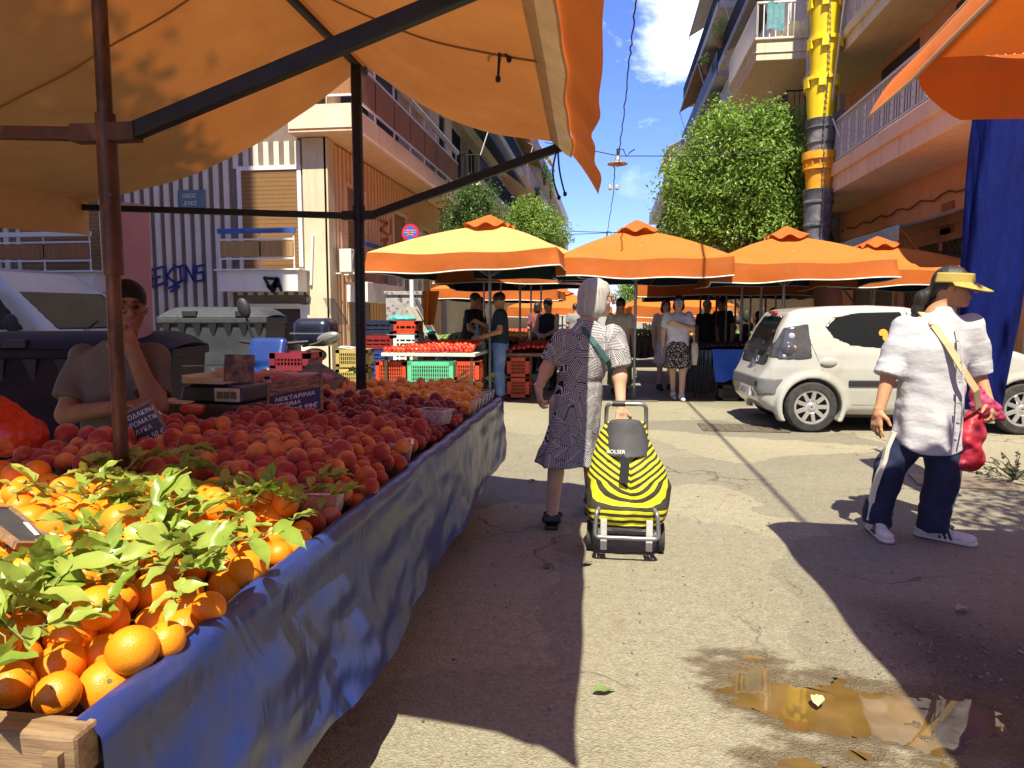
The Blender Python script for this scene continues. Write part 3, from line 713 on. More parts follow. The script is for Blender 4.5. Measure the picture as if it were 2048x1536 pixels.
redm = M('red_plastic', (.42, .03, .02), (.55, .05, .03), 3, .4, rvar=.1)
p = PY(385, 822, 3.3); s = SDF((-.1, -.06, -.03), (.1, .06, .06), .007); s.box((0, 0, .01), (.055, .035, .02), .012, rot=(.2, .1, .3)); tag(s.build('red_purse', redm, loc=p), 'small red purse lying behind the peaches near the scale', 'purse')
mb = MB(); p = PY(345, 805, 3.3)
for i in range(4): mb.box((rng.uniform(-.08, .08), rng.uniform(-.05, .05), i*.003), (.12, .07, .001), rot=(rng.uniform(-.2, .2), rng.uniform(-.2, .2), rng.uniform(-1, 1)))
tag(mb.build('loose_papers', M('paper', (.5, .42, .3), rough=.8), loc=p), 'crumpled paper slips lying next to the red purse', 'papers')
# red carrier bag at the left edge
redbag = M('red_bag_plastic', (.62, .035, .012), (.80, .09, .02), 9, .28, transl=.3, bump=.5, bsc=18, bd=.02)
p = G(20, 905, .84); s = SDF((-.22, -.2, -.02), (.22, .2, .26), .009)
s.ell((0, 0, .07), (.15, .13, .085), .02); s.ell((-.06, 0, .13), (.09, .08, .08), .04); s.cap((.04, 0, .12), (-.12, .02, .22), .05, .02, .04)
nz = snoise(26, 9, 4); s.add(lambda x, y, z: .014*np.abs(nz(x, y, z*.5))-.004); tag(s.build('carrier_bag', redbag, loc=p), 'full red plastic bag lying at the left edge beside the big peaches', 'bag')
# ---- canopy
def canvas(name, c1, c2, tc, tr=.5):
    t = NT(name); v = t.coord('Object')
    c = t.ramp(t.noise(v, 1.4, 7, .65, .5), [(.3, c1), (.7, c2)])
    c = t.mix(t.math('MULTIPLY', t.ramp(t.noise(v, 4, 8, .7), [(.52, (0, 0, 0, 1)), (.7, (1, 1, 1, 1))]), .35), c, (.30, .20, .11))
    v2 = t.coord('Object', (1.2, 1.2, 1.2))
    nr = t.bump(t.noise(v2, 2.6, 4, .5, .6), .35, .04); nr = t.bump(t.noise(v, 260, 2), .10, .001, nr)
    pr = t.bsdf(c, .8, 0, .2, nr); tl = t.n('BsdfTranslucent'); t.l(t.mix(1.0, c, tc, 'MULTIPLY') if tc else t.ramp(t.noise(v, 1.1, 7, .65, .5), [(.3, (.52, .12, .014)), (.7, (.74, .22, .035))]), tl.inputs[0]); t.l(nr, tl.inputs['Normal'])
    m = t.n('MixShader'); m.inputs[0].default_value = tr; t.l(pr, m.inputs[1]); t.l(tl.outputs[0], m.inputs[2]); return t.done(m.outputs[0])
orange_canvas = canvas('orange_canvas', (.44, .27, .125), (.55, .37, .19), None, .145)
outer_canvas = canvas('outer_orange_canvas', (.58, .17, .035), (.66, .21, .05), (1.0, .8, .58), .14)
hemm = M('canvas_hem', (.50, .33, .16), (.62, .43, .23), 6, .85, transl=.12, bump=.2, bsc=30)
rust = M('rusty_pipe', (.045, .018, .010), (.10, .042, .02), 9, .5, metal=.3, st=(1, 1, .4), dirt=(.18, .09, .045), dsc=14, bump=.3, bsc=60)
blackbar = M('black_painted_bar', (.006, .007, .010), (.015, .015, .018), 12, .45, spec=.3, dirt=(.06, .055, .05), dsc=12, dlo=.66, bump=.15)
PXC = -1.60; YN, YF = .80, 4.55; RZ = 2.98
cn = empty('market_canopy', (PXC, 2.6, 0), 0, 'orange canvas canopy on a pole frame over the fruit stall', 'canopy')
wr = snoise(1.9, 31, 3); wr2 = snoise(5, 32, 3)
def far_y(u, side):   # the free end bows inward between the bars
    return YF+(.18 if side > 0 else .12)*(1-u)-.10*math.sin(math.pi*u)-(.18*u if side > 0 else 0)
def front(u, w):      # u: ridge -> street edge, w: near -> far
    y = YN+(far_y(u, 1)-YN)*w; x = PXC+(1.30+.10*(1-w))*u
    bay = math.sin(math.pi*min(1, max(0, (y-2.15)/(4.5-2.15)))) if y > 2.15 else 0
    z = RZ+.02-(.60)*u-.13*math.sin(math.pi*u)*(.55+.45*w**6)-.035*bay*math.sin(math.pi*u)+.020*float(wr(x*1.4, y, 0))*math.sin(math.pi*min(1, u*1.1))+.007*float(wr2(x*.8, y*1.4, 0))
    return (x, y, z)
def rear(u, w):
    y = YN+(far_y(u, -1)-YN)*w; x = PXC-1.95*u
    z = RZ+.02-.86*u-.20*math.sin(math.pi*u)*(.6+.4*w**6)+.03*float(wr(x, y*1.3, 2))*math.sin(math.pi*u)+.008*float(wr2(x, y, 1))
    return (x, y, z)
mb = MB(); mb.grid(front, 60, 90); loc(mb, cn).build('front_sheet', orange_canvas, cn, smooth=4)
mb = MB(); mb.grid(rear, 70, 90); loc(mb, cn).build('rear_sheet', orange_canvas, cn, smooth=4)
seam = M('canvas_seam', (.22, .11, .04), rough=.9)
for w0 in (.28, .62):
    for fn in (front, rear):
        mb = MB(); pts = [Vector(fn(i/30, w0))+Vector((0, 0, -.004)) for i in range(31)]; mb.tube(pts, .005, 5); loc(mb, cn).build('seam', seam, cn, smooth=4)
def hem(u, w):
    x, y, z = front(1.0, w); wv = .008*math.sin(5.1*y)+.004*math.sin(11*y+1)
    return (x-.05+.13*u+wv*u, y+.03*u*w, z+.012-.05*math.sin(u*1.5)-.05*u)
mb = MB(); mb.grid(hem, 8, 90); loc(mb, cn).build('edge_hem', hemm, cn, smooth=4)
def val(u, w):
    x, y, z = hem(1.0, w); fl = .05+.010*math.sin(3.3*y+.6)+.005*math.sin(9.5*y)
    tip = max(0, (w-.86)/.14)
    return (x-.01+(.09+.03*tip)*u+fl*u, y+.05*tip*u, z+.03-.13*u-.07*u*u-(.03*tip+.02*math.sin(3*y))*u)
mb = MB(); mb.grid(val, 10, 90); loc(mb, cn).build('valance', outer_canvas, cn, smooth=4)
def rval(u, w):
    x, y, z = rear(1.0, w); return (x-.02*u+.02*math.sin(6*y)*u, y, z-.24*u+.012*math.sin(3*y)*u)
mb = MB(); mb.grid(rval, 8, 90); loc(mb, cn).build('rear_valance', orange_canvas, cn, smooth=4)
mb = MB(); mb.tube([(PXC+.02, YN, RZ-.03), (PXC, 4.66, RZ-.03)], .024, 10); loc(mb, cn).build('ridge_bar', blackbar, cn, smooth=1)
for y, m, w, nm in ((2.15, rust, .023, 'l'), (4.5, blackbar, .034, 'm')):
    zj = 1.95 if y < 3 else 2.01
    mb = MB(); mb.tube([(PXC-.01, y, .66), (PXC, y, zj+.02), (PXC, y, RZ-.03)], w, 14)
    o = loc(mb, cn).build('pole', m, cn, smooth=1)
    mb = MB(); mb.tube([(PXC, y, zj-.45 if y < 3 else zj-.03), (PXC, y, zj+.06)], w+.008, 12); mb.bar((PXC-.11, y, zj), (PXC+.11, y, zj), .05, .055); mb.box((PXC+.03, y-.03, zj-.2), (.012, .02, .012)); loc(mb, cn).build('joint_clamp', m, cn, smooth=1)
    mb = MB(); fx = front(1.0, (y-YN)/(YF-YN)); mb.bar((PXC+.09, y, zj), (fx[0]+.01, y-(.12 if y > 3 else 0), fx[2]-.025), .042, .05); loc(mb, cn).build('street_arm', blackbar, cn, bevel=.004)
    mb = MB(); rx = rear(1.0, (y-YN)/(YF-YN)); mb.bar((PXC-.09, y, zj), (rx[0], y, zj+.09), .036, .04); loc(mb, cn).build('rear_arm', m if y < 3 else blackbar, cn, bevel=.004)
cord = M('black_cord', (.012, .012, .014), rough=.8)
def cord_pts(a, b, sag, n=10): return [Vector(a).lerp(Vector(b), i/n)+Vector((sag*math.sin(math.pi*i/n), 0, 0)) for i in range(n+1)]
for a, b, s in ((PY(970, -20, 3.0), PY(1018, 118, 3.0), -.03), (PY(992, -20, 3.0), PY(996, 158, 3.0), .01), (PY(1114, 300, 4.3), PY(1118, 395, 4.3), -.03), (PY(1116, 300, 4.3), PY(1130, 388, 4.3), -.01)):
    mb = MB(); mb.tube(cord_pts(a, b, s), .006, 6); mb.lathe([(.004, -.014), (.011, -.008), (.011, .008), (.004, .014)], 8, c=b); loc(mb, cn).build('tie_cord', cord, cn, smooth=1)
# ---- canopy of the stall on the other side of the street
c2 = empty('market_canopy', (2.9, 2, 0), 0, 'bright orange canvas canopy reaching in at the upper right corner', 'canopy')
bright_canvas = canvas('red_orange_canvas', (.70, .17, .03), (.80, .22, .035), (1.0, .75, .5), .20)
def R2(u, w):
    x = 1.30+3.3*u; y = -.6+4.0*w-.05*math.sin(math.pi*u); s = math.sin(math.pi*min(1, u*1.1))
    rise = max(0, min(1, (3.36-y)/1.6)); x += .012*(3.4-y)*(1-u); return (x, y, 2.47+.15*(3.4-y)*(1-u)+.60*math.sin(min(1, u*1.8)*math.pi/2)*rise-.05*math.sin(math.pi*w)+.03*float(wr(x, y, 5))*s*rise)
mb = MB(); mb.grid(R2, 60, 70); loc(mb, c2).build('roof_sheet', bright_canvas, c2, smooth=4)
def R2v(u, w):
    x, y, z = R2(0, w); fl = .03*math.sin(6*y+1)
    return (x-.15*u+fl*u*.4-.03*max(0, (w-.9)/.1)*u, y+.02*u, z-.02-.17*u*u-.05*u+fl*u*.3)
mb = MB(); mb.grid(R2v, 10, 80); loc(mb, c2).build('side_valance', bright_canvas, c2, smooth=4)
mb = MB(); mb.tube([Vector(R2(0, i/40))+Vector((-.004, 0, -.003)) for i in range(41)], .008, 6); mb.tube([Vector(R2v(1, i/60)) for i in range(61)], .007, 6); loc(mb, c2).build('edge_hem', M('pale_hem', (.62, .46, .32), rough=.85), c2, smooth=4)
def R2f(u, w):
    x, y, z = R2(w, 1); sl = min(1, w/.06)
    return (x, y+.02*u+.01*math.sin(8*x), z-(.27*u)*(sl**.5)+.01*math.sin(5*x)*u)
mb = MB(); mb.grid(R2f, 12, 80); loc(mb, c2).build('end_valance', bright_canvas, c2, smooth=4)
for y in (.2, 3.3):
    mb = MB(); mb.tube([(2.95, y-.4, 0), (2.95, y-.4, 2.9)], .024, 10); loc(mb, c2).build('pole', blackbar, c2, smooth=1)
mb = MB(); mb.tube([(2.95, -.5, 2.9), (2.95, 3.5, 2.9)], .022, 10); loc(mb, c2).build('ridge_bar', blackbar, c2, smooth=1)
# ---- bundled dark blue side curtain and its stand
curt = M('navy_curtain', (.002, .005, .055), (.004, .011, .12), 3, .75, bump=.6, bsc=5, bd=.05, st=(2, 2, .4), spec=.12)
a = PY(2025, 215, 5.4); b = PY(1958, 818, 5.3)
fd = snoise(14, 41, 3)
def cur(u, w):
    p = a.lerp(b, w); an = u*2*math.pi; r = .215-.065*w+.03*math.sin(math.pi*w*1.3); rr = r*(1+.10*math.sin(5*an+2*w)+.06*float(fd(math.cos(an)*.5, math.sin(an)*.5, w*.8)))
    return (p.x+rr*math.cos(an), p.y+rr*.6*math.sin(an), p.z)
mb = MB(); mb.grid(cur, 64, 40); mb.add([cur(i/64, 1) for i in range(64)], [tuple(range(64))])
tag(mb.build('bundled_curtain', curt, smooth=4), 'bundled dark blue side curtain hanging behind the person with the visor', 'curtain')
p = G(1903, 965); st = empty('canopy_stand', (p.x, p.y, 0), -.2, 'dark green canopy post on a flat steel base plate', 'stand')
MB().b2((-.28, -.2, .004), (.42, .22, .014)).build('base_plate', M('plate_steel', (.16, .13, .10), (.25, .2, .15), 6, .6, .3), st)
MB().tube([(0, 0, .014), (0, .02, 2.5)], .026, 12).build('post', M('green_black', (.008, .02, .018), rough=.4), st, smooth=1)
# ================================================================ buildings
def plaster(name, a, b, stain=(.2, .13, .08), sc=1.2, amt=.5, rough=.85):
    t = NT(name); v = t.coord('Object'); c = t.ramp(t.noise(v, sc, 7, .6), [(.3, a), (.7, b)])
    vs = t.coord('Object', (3.2, 3.2, .35)); st = t.ramp(t.noise(vs, 2.2, 8, .7, .2), [(.52, (0, 0, 0, 1)), (.8, (1, 1, 1, 1))])
    c = t.mix(t.math('MULTIPLY', st, amt), c, stain)
    return t.done(t.bsdf(c, rough, 0, .25, t.bump(t.noise(v, 60, 5), .2, .006)))
rib_lt = plaster('rib_pale', (.64, .57, .50), (.74, .67, .58), (.25, .2, .16), 2, .4)
rib_dk = plaster('groove_dark', (.17, .135, .11), (.23, .185, .15), (.1, .08, .06), 2, .4)
side_lt = plaster('rib_bounce_lit', (.78, .52, .32), (.84, .58, .37), (.4, .2, .1), 2, .45)  # warm bounce light put into the street-side rib colour
side_dk = plaster('groove_bounce_lit', (.38, .21, .11), (.45, .25, .13), (.14, .07, .04), 2, .4)  # grooves between them carry the same bounce light in their colour
beigew = plaster('pilaster_plaster', (.60, .50, .34), (.68, .58, .42), (.3, .22, .14), 2, .4)
whitew = plaster('white_paint', (.72, .70, .68), (.80, .78, .76), (.35, .32, .3), 2, .3)
salmon = plaster('salmon_plaster', (.78, .53, .36), (.86, .60, .42), (.30, .12, .05), 1.5, .6)
ochre = plaster('orange_plaster', (.66, .31, .15), (.74, .37, .19), (.26, .10, .04), 1.6, .5)
cream = plaster('cream_plaster', (.70, .60, .44), (.78, .68, .51), (.32, .24, .15), 1.5, .6)
greyb = plaster('grey_plaster', (.55, .48, .42), (.64, .57, .50), (.2, .16, .13), 1.2, .6)
pinkb = plaster('pinkish_plaster', (.64, .43, .32), (.72, .50, .38), (.25, .14, .1), 1.2, .5)
agg = plaster('pebble_dash', (.50, .42, .33), (.66, .57, .46), (.2, .16, .12), 30, .4)
dkglass = M('window_glass_dark', (.03, .035, .04), rough=.08, spec=.8)
def slats(name, a, b, per):
    t = NT(name); v = t.coord('Object'); w = t.n('TexWave', wave_type='BANDS', bands_direction='Z', wave_profile='SAW'); w.inputs['Scale'].default_value = per; t.l(v, w.inputs['Vector'])
    c = t.ramp(w.outputs['Fac'], [(0, b), (.25, a), (.9, a)]); c = t.mix(t.math('MULTIPLY', t.noise(v, 5, 5), .35), c, b)
    return t.done(t.bsdf(c, .55, 0, .4, t.bump(w.outputs['Fac'], .6, .02)))
shut_w = slats('wood_shutter', (.34, .19, .075), (.09, .045, .018), 3.2)
shut_d = slats('dark_shutter', (.075, .055, .055), (.02, .015, .015), 2.8)
shut_g = slats('grey_shutter', (.22, .20, .20), (.08, .07, .07), 2.6)
bamboo = M('bamboo_screen', (.22, .09, .035), (.40, .19, .08), 3, .8, st=(14, 14, .6), lo=.3, hi=.7)
woodp = M('wood_panel', (.30, .17, .06), (.44, .27, .11), 3, .6, st=(10, 10, .5))
whitem = M('white_metal', (.72, .72, .72), rough=.4); bluem = M('blue_paint', (.03, .09, .36), (.04, .12, .44), 4, .4)
blackm = M('black_iron', (.015, .015, .018), rough=.5); steelm = M('steel', (.5, .5, .5), metal=1, rough=.3)
def ribs_x(mb, x0, x1, y, z0, z1, holes, per=.26, w=.13, d=.05):   # vertical ribs on a wall facing -Y
    x = x0
    while x < x1:
        segs = [(z0, z1)]
        for hx0, hx1, hz0, hz1 in holes:
            if hx0-w < x < hx1:
                ns_ = []
                for a, b in segs:
                    if hz0 > a: ns_.append((a, min(b, hz0)))
                    if hz1 < b: ns_.append((max(a, hz1), b))
                segs = [q for q in ns_ if q[1]-q[0] > .02]
        for a, b in segs: mb.b2((x, y-d, a), (x+w, y+.01, b))
        x += per
FY, FXc = 16.4, -6.62
ba = empty('striped_building', (-10, 20, 0), 0, 'corner building with vertically striped grey walls and salmon balcony beyond the parked van', 'building')
mb = MB(); mb.b2((-24, FY, 0), (FXc, 28, 19)); loc(mb, ba).build('wall', [rib_dk], ba)
wx0, wx1 = PY(485, 400, FY).x, PY(597, 400, FY).x; L0, L1 = PY(45, 500, FY).x, PY(205, 500, FY).x
holes = [(wx0-.12, wx1+.12, 2.3, 4.85), (wx0-.1, wx1+.1, 0, 1.85), (L0-.1, L1+.1, 2.3, 4.85), (L0, L1, 0, 1.85)]
mb = MB(); ribs_x(mb, -24, wx1+.15, FY, 0, 5.45, holes); loc(mb, ba).build('rib_cladding', rib_lt, ba)
mb = MB(); mb.b2((wx1+.15, FY-.07, 0), (FXc+.03, FY+.01, 5.5)); mb.b2((FXc-.02, FY-.07, 0), (FXc+.07, FY+.35, 5.5)); loc(mb, ba).build('corner_pilaster', beigew, ba)
def balcony_bay(x0, x1, root, k):
    fr = MB(); fr.b2((x0-.10, FY-.06, 2.35), (x0, FY+.02, 4.8)); fr.b2((x1, FY-.06, 2.35), (x1+.10, FY+.02, 4.8)); fr.b2((x0-.1, FY-.06, 4.8), (x1+.1, FY+.02, 4.9))
    w = loc(fr, root).build('window_frame', whitew if k else rib_lt, root)
    MBs = MB(); MBs.b2((x0, FY-.03, 2.4), (x1, FY+.005, 4.8)); o = loc(MBs, root).build('roller_shutter', shut_w, root)
    s = MB(); s.b2((x0-.35, FY-.62, 1.92), (x1+.2, FY-.055, 2.40)); s.b2((x0-.42, FY-.68, 2.40), (x1+.27, FY-.055, 2.44)); b = loc(s, root).build('balcony_slab', whitew, root, bevel=.01)
    p = MB(); p.b2((x0-.28, FY-.60, 2.72), (x1+.12, FY-.575, 3.08)); loc(p, root).build('rail_panel', woodp if k else bamboo, b)
    r = MB(); r.b2((x0-.32, FY-.64, 3.26), (x1+.16, FY-.55, 3.37)); loc(r, root).build('handrail', bluem if k else whitem, b)
    q = MB()
    for z in (3.12, 2.68): q.b2((x0-.3, FY-.605, z-.02), (x1+.14, FY-.57, z+.02))
    for x in (x0-.3, (x0+x1)/2, x1+.12): q.b2((x-.015, FY-.60, 2.42), (x+.015, FY-.58, 3.28))
    loc(q, root).build('rail_frame', whitem, b)
    g = MB(); g.b2((x0, FY-.02, 0), (x1, FY+.005, 1.5)); loc(g, root).build('garage_shutter', shut_d, root)
    g = MB(); g.b2((x0-.12, FY-.08, 0), (x0, FY, 1.6)); g.b2((x1, FY-.08, 0), (x1+.22, FY, 1.62)); g.b2((x0-.12, FY-.08, 1.52), (x1, FY, 1.64)); loc(g, root).build('garage_frame', whitew, root)
balcony_bay(wx0, wx1, ba, 1); balcony_bay(L0, L1, ba, 0)
# side facing the street, X = FXc
def ribs_y(mb, y0, y1, x, z0, z1, holes, per=.27, w=.13, d=.05):
    y = y0
    while y < y1:
        segs = [(z0, z1)]
        for a0, a1, b0, b1 in holes:
            if a0-w < y < a1:
                n_ = []
                for a, b in segs:
                    if b0 > a: n_.append((a, min(b, b0)))
                    if b1 < b: n_.append((max(a, b1), b))
                segs = [q for q in n_ if q[1]-q[0] > .02]
        for a, b in segs: mb.b2((x-.01, y, a), (x+d, y+w, b))
        y += per
mb = MB(); mb.b2((FXc, FY+.35, 0), (FXc+.012, 27.99, 5.5)); loc(mb, ba).build('side_wall', side_dk, ba)
sh = [(17.6, 18.9, 2.4, 4.6), (21.6, 22.9, 2.2, 4.5), (17.6, 19.3, 0, 1.7), (25, 26, 2.2, 4.4)]
mb = MB(); ribs_y(mb, FY+.45, 27.9, FXc+.012, 0, 5.45, sh); loc(mb, ba).build('side_rib_cladding', side_lt, ba)
for a0, a1, b0, b1 in sh:
    mb = MB(); mb.b2((FXc+.012, a0, b0), (FXc+.03, a1, b1)); loc(mb, ba).build('side_shutter', shut_w if b0 > 1 else shut_g, ba)
    mb = MB(); mb.b2((FXc+.012, a0-.1, b0), (FXc+.07, a0, b1+.1)); mb.b2((FXc+.012, a1, b0), (FXc+.07, a1+.1, b1+.1)); mb.b2((FXc+.012, a0, b1), (FXc+.07, a1, b1+.1)); loc(mb, ba).build('window_frame', side_lt, ba)
mb = MB(); mb.b2((FXc+.07, 17.4, 1.7), (FXc+.62, 20.4, 2.2)); b = loc(mb, ba).build('balcony_slab', whitew, ba, bevel=.01)
mb = MB(); mb.b2((FXc+.58, 17.45, 2.45), (FXc+.60, 20.3, 2.95)); loc(mb, ba).build('rail_panel', woodp, b)
mb = MB(); mb.b2((FXc+.55, 17.4, 3.10), (FXc+.63, 20.4, 3.2)); loc(mb, ba).build('handrail', bluem, b)
# long first-floor balcony
BX = FXc+.86
mb = MB(); mb.b2((-7.3, FY-.5, 5.52), (BX, 27.6, 5.56)); mb.b2((-7.3, FY-.5, 5.56), (BX, 27.6, 6.10)); mb.b2((BX, FY-.46, 5.50), (BX+.02, 27.6, 5.60)); b = loc(mb, ba).build('long_balcony', [salmon], ba, bevel=.012)
mb = MB(); mb.b2((-7.28, FY-.525, 5.60), (BX-.02, FY-.502, 6.12)); loc(mb, ba).build('balcony_end_panel', cream, b)
mb = MB(); mb.b2((BX-.05, FY-.42, 6.34), (BX-.02, 27.5, 7.12)); mb.b2((-7.2, FY-.45, 6.34), (BX-.05, FY-.42, 7.12)); loc(mb, ba).build('bamboo_screen', bamboo, b)
mb = MB()
for z in (6.30, 7.14): mb.b2((BX-.06, FY-.46, z), (BX-.015, 27.55, z+.045)); mb.b2((-7.25, FY-.47, z), (BX-.06, FY-.43, z+.045))
y = FY-.4
while y < 27.5: mb.b2((BX-.055, y, 6.1), (BX-.02, y+.05, 7.5)); y += 1.6
loc(mb, ba).build('rail_frame', whitem, b)
mb = MB(); mb.tube([(BX-.03, FY+.4, 7.62), (BX-.03, 27.4, 7.55)], .09, 10); loc(mb, ba).build('rolled_awning', M('pale_blue_canvas', (.36, .40, .52), (.46, .5, .62), 5, .7), b, smooth=1)
mb = MB(); mb.b2((FXc, FY+.1, 6.1), (FXc+.02, 27.99, 19)); mb.b2((FXc, 24.6, 6.1), (FXc+.5, 27.99, 19)); loc(mb, ba).build('upper_side_wall', [cream], ba)
for y0 in (17.4, 20.2):
    mb = MB(); mb.b2((FXc+.02, y0, 6.15), (FXc+.05, y0+2.0, 8.7)); loc(mb, ba).build('upper_shutter', shut_d, ba)
mb = MB(); mb.b2((FXc+.5, 25.6, 6.9), (FXc+.52, 26.6, 8.6)); w = loc(mb, ba).build('window', dkglass, ba)
mb = MB()
for a, c in (((25.48, 6.8), (25.6, 8.7)), ((26.6, 6.8), (26.72, 8.7)), ((25.6, 8.6), (26.6, 8.7)), ((25.6, 6.8), (26.6, 6.9))): mb.b2((FXc+.49, a[0], a[1]), (FXc+.56, c[0], c[1]))
loc(mb, ba).build('window_frame', cream, w)
for k in range(3):
    mb = MB(); mb.b2((-7.3, FY-.9, 9.2+3.1*k), (BX+.1, 27.6, 9.45+3.1*k)); mb.b2((BX+.06, FY-.9, 9.45+3.1*k), (BX+.1, 27.6, 10.3+3.1*k)); loc(mb, ba).build('upper_balcony', salmon, ba)
# air conditioners, pipe, sign, graffiti on the striped building
acm = M('ac_casing', (.62, .60, .55), (.70, .68, .62), 4, .5)
def aircon(x, y, z, rz, label, sc=1.0):
    r = empty('air_conditioner', (x, y, z), rz, label, 'air conditioner', 'air conditioners on the striped building')
    MB().box((0, 0, .28*sc), (.80*sc, .30*sc, .56*sc)).build('casing', acm, r, bevel=.015)
    mb = MB(); mb.lathe([(.22*sc, 0), (.22*sc, .01), (.20*sc, .012), (.02, .012)], 24, c=(-.1*sc, -.151*sc, .28*sc), M=Matrix.Rotation(rad(90), 3, 'X')); mb.build('fan_guard', M('ac_fan', (.25, .24, .22), rough=.5), r, smooth=.6)
    mb = MB()
    for i in range(3):
        for j in range(7): mb.box((.402*sc, -.08*sc+.08*i*sc, .07*sc+.07*j*sc), (.006, .06*sc, .045*sc))
    mb.build('side_grille', M('grille_dark', (.04, .04, .04)), r)
    mb = MB()
    for x_ in (-.28, .28): mb.box((x_*sc, .05, -.015), (.03, .5, .03))
    mb.build('bracket', whitem, r)
p = PY(683, 545, 17.0); aircon(FXc+.35, 17.0, p.z-.02, rad(90)+math.pi*0, 'white air conditioner at the corner of the striped building beside the black canopy pole')
for (px, py, Y, lab) in ((776, 578, 20.8, 'white air conditioner under the long balcony behind the road sign'), (850, 500, 23.6, 'white air conditioner half hidden by the large near parasol'), (835, 590, 23.0, 'lower white air conditioner above the paint-stained cabinet')):
    p = PY(px, py, Y); aircon(FXc+.35, Y, p.z, rad(90), lab)
mb = MB(); mb.tube([PY(625, 470, FY-.1), PY(622, 570, FY-.1)], .035, 8); tag(mb.build('drain_pipe', whitem, smooth=1), 'short white drain pipe on the corner of the striped building', 'pipe')
q = PY(383, 400, FY-.08); sg = empty('street_plaque', (q.x, FY-.06, q.z), 0, 'small blue street name plaque on the striped wall under the canopy edge', 'plaque')
MB().b2((-.36, -.015, -.24), (.36, 0, .24)).build('plate', M('plaque_blue', (.10, .14, .20), (.14, .18, .25), 5, .5), sg)
text_mesh('ΟΔΟΣ', .13, whitem, 'lettering', sg, (-.25, -.016, .06), (math.pi/2, 0, 0)); text_mesh('..ΕΛΕΣ', .13, whitem, 'lettering', sg, (-.25, -.016, -.12), (math.pi/2, 0, 0))
def strokes(name, px_strokes, Y, w, m, label, cat='graffiti'):
    mb = MB()
    for st in px_strokes:
        pts = [PY(x, y, Y) for x, y in st]
        for a, b in zip(pts, pts[1:]): mb.bar(a, b, .012, w, up=(0, 0, 1)) if abs((b-a).normalized().z) < .7 else mb.bar(a, b, w, .012, up=(0, 1, 0))
        for a in pts: mb.box(a, (w*.95, .011, w*.95), rot=(0, rad(45), 0))
    return tag(mb.build(name, m), label, cat)
gb = M('graffiti_blue', (.012, .016, .22), rough=.5); gk = M('graffiti_black', (.008, .02, .02), rough=.5)
E_ = [[(324, 534), (302, 540), (305, 574), (327, 566)], [(304, 558), (320, 553)], [(331, 533), (334, 570)], [(349, 531), (333, 552), (352, 567)],
      [(354, 534), (366, 531)], [(360, 533), (362, 562)], [(355, 565), (369, 560)], [(373, 563), (372, 532), (387, 560), (387, 530)], [(408, 530), (393, 533), (393, 546), (406, 544), (407, 560), (391, 563)], [(338, 576), (358, 566)], [(342, 583), (358, 573)]]
strokes('graffiti', E_, FY-.075, .055, gb, 'blue sprayed tag reading EKINS on the striped wall above the wheelie bin')
T_ = [[(529, 556), (556, 558), (540, 576), (530, 558)], [(536, 572), (545, 583), (552, 557)], [(548, 582), (556, 560), (562, 580)], [(545, 572), (560, 572)]]
strokes('graffiti', T_, FY-.66, .07, gk, 'black and green scrawl on the white balcony front')
strokes('graffiti', [[(611, 590), (611, 608), (619, 604), (620, 594), (611, 590)]], FY-.09, .035, M('graffiti_faint', (.12, .09, .08)), 'faint letter D scratched on the corner pilaster')
go = M('graffiti_rust', (.42, .10, .02)); mb = MB()
for st in ([(758, 440), (776, 446), (760, 460), (778, 470)], [(782, 438), (782, 470)], [(762, 480), (776, 478), (764, 500), (780, 496)], [(784, 478), (786, 500)]):
    pts = [PX(x, y, FXc+.075) for x, y in st]
    for a, b_ in zip(pts, pts[1:]): mb.bar(a, b_, .08, .01, up=(1, 0, 0))
tag(mb.build('graffiti', go), 'rust coloured letters sprayed on the ribbed side wall', 'graffiti')
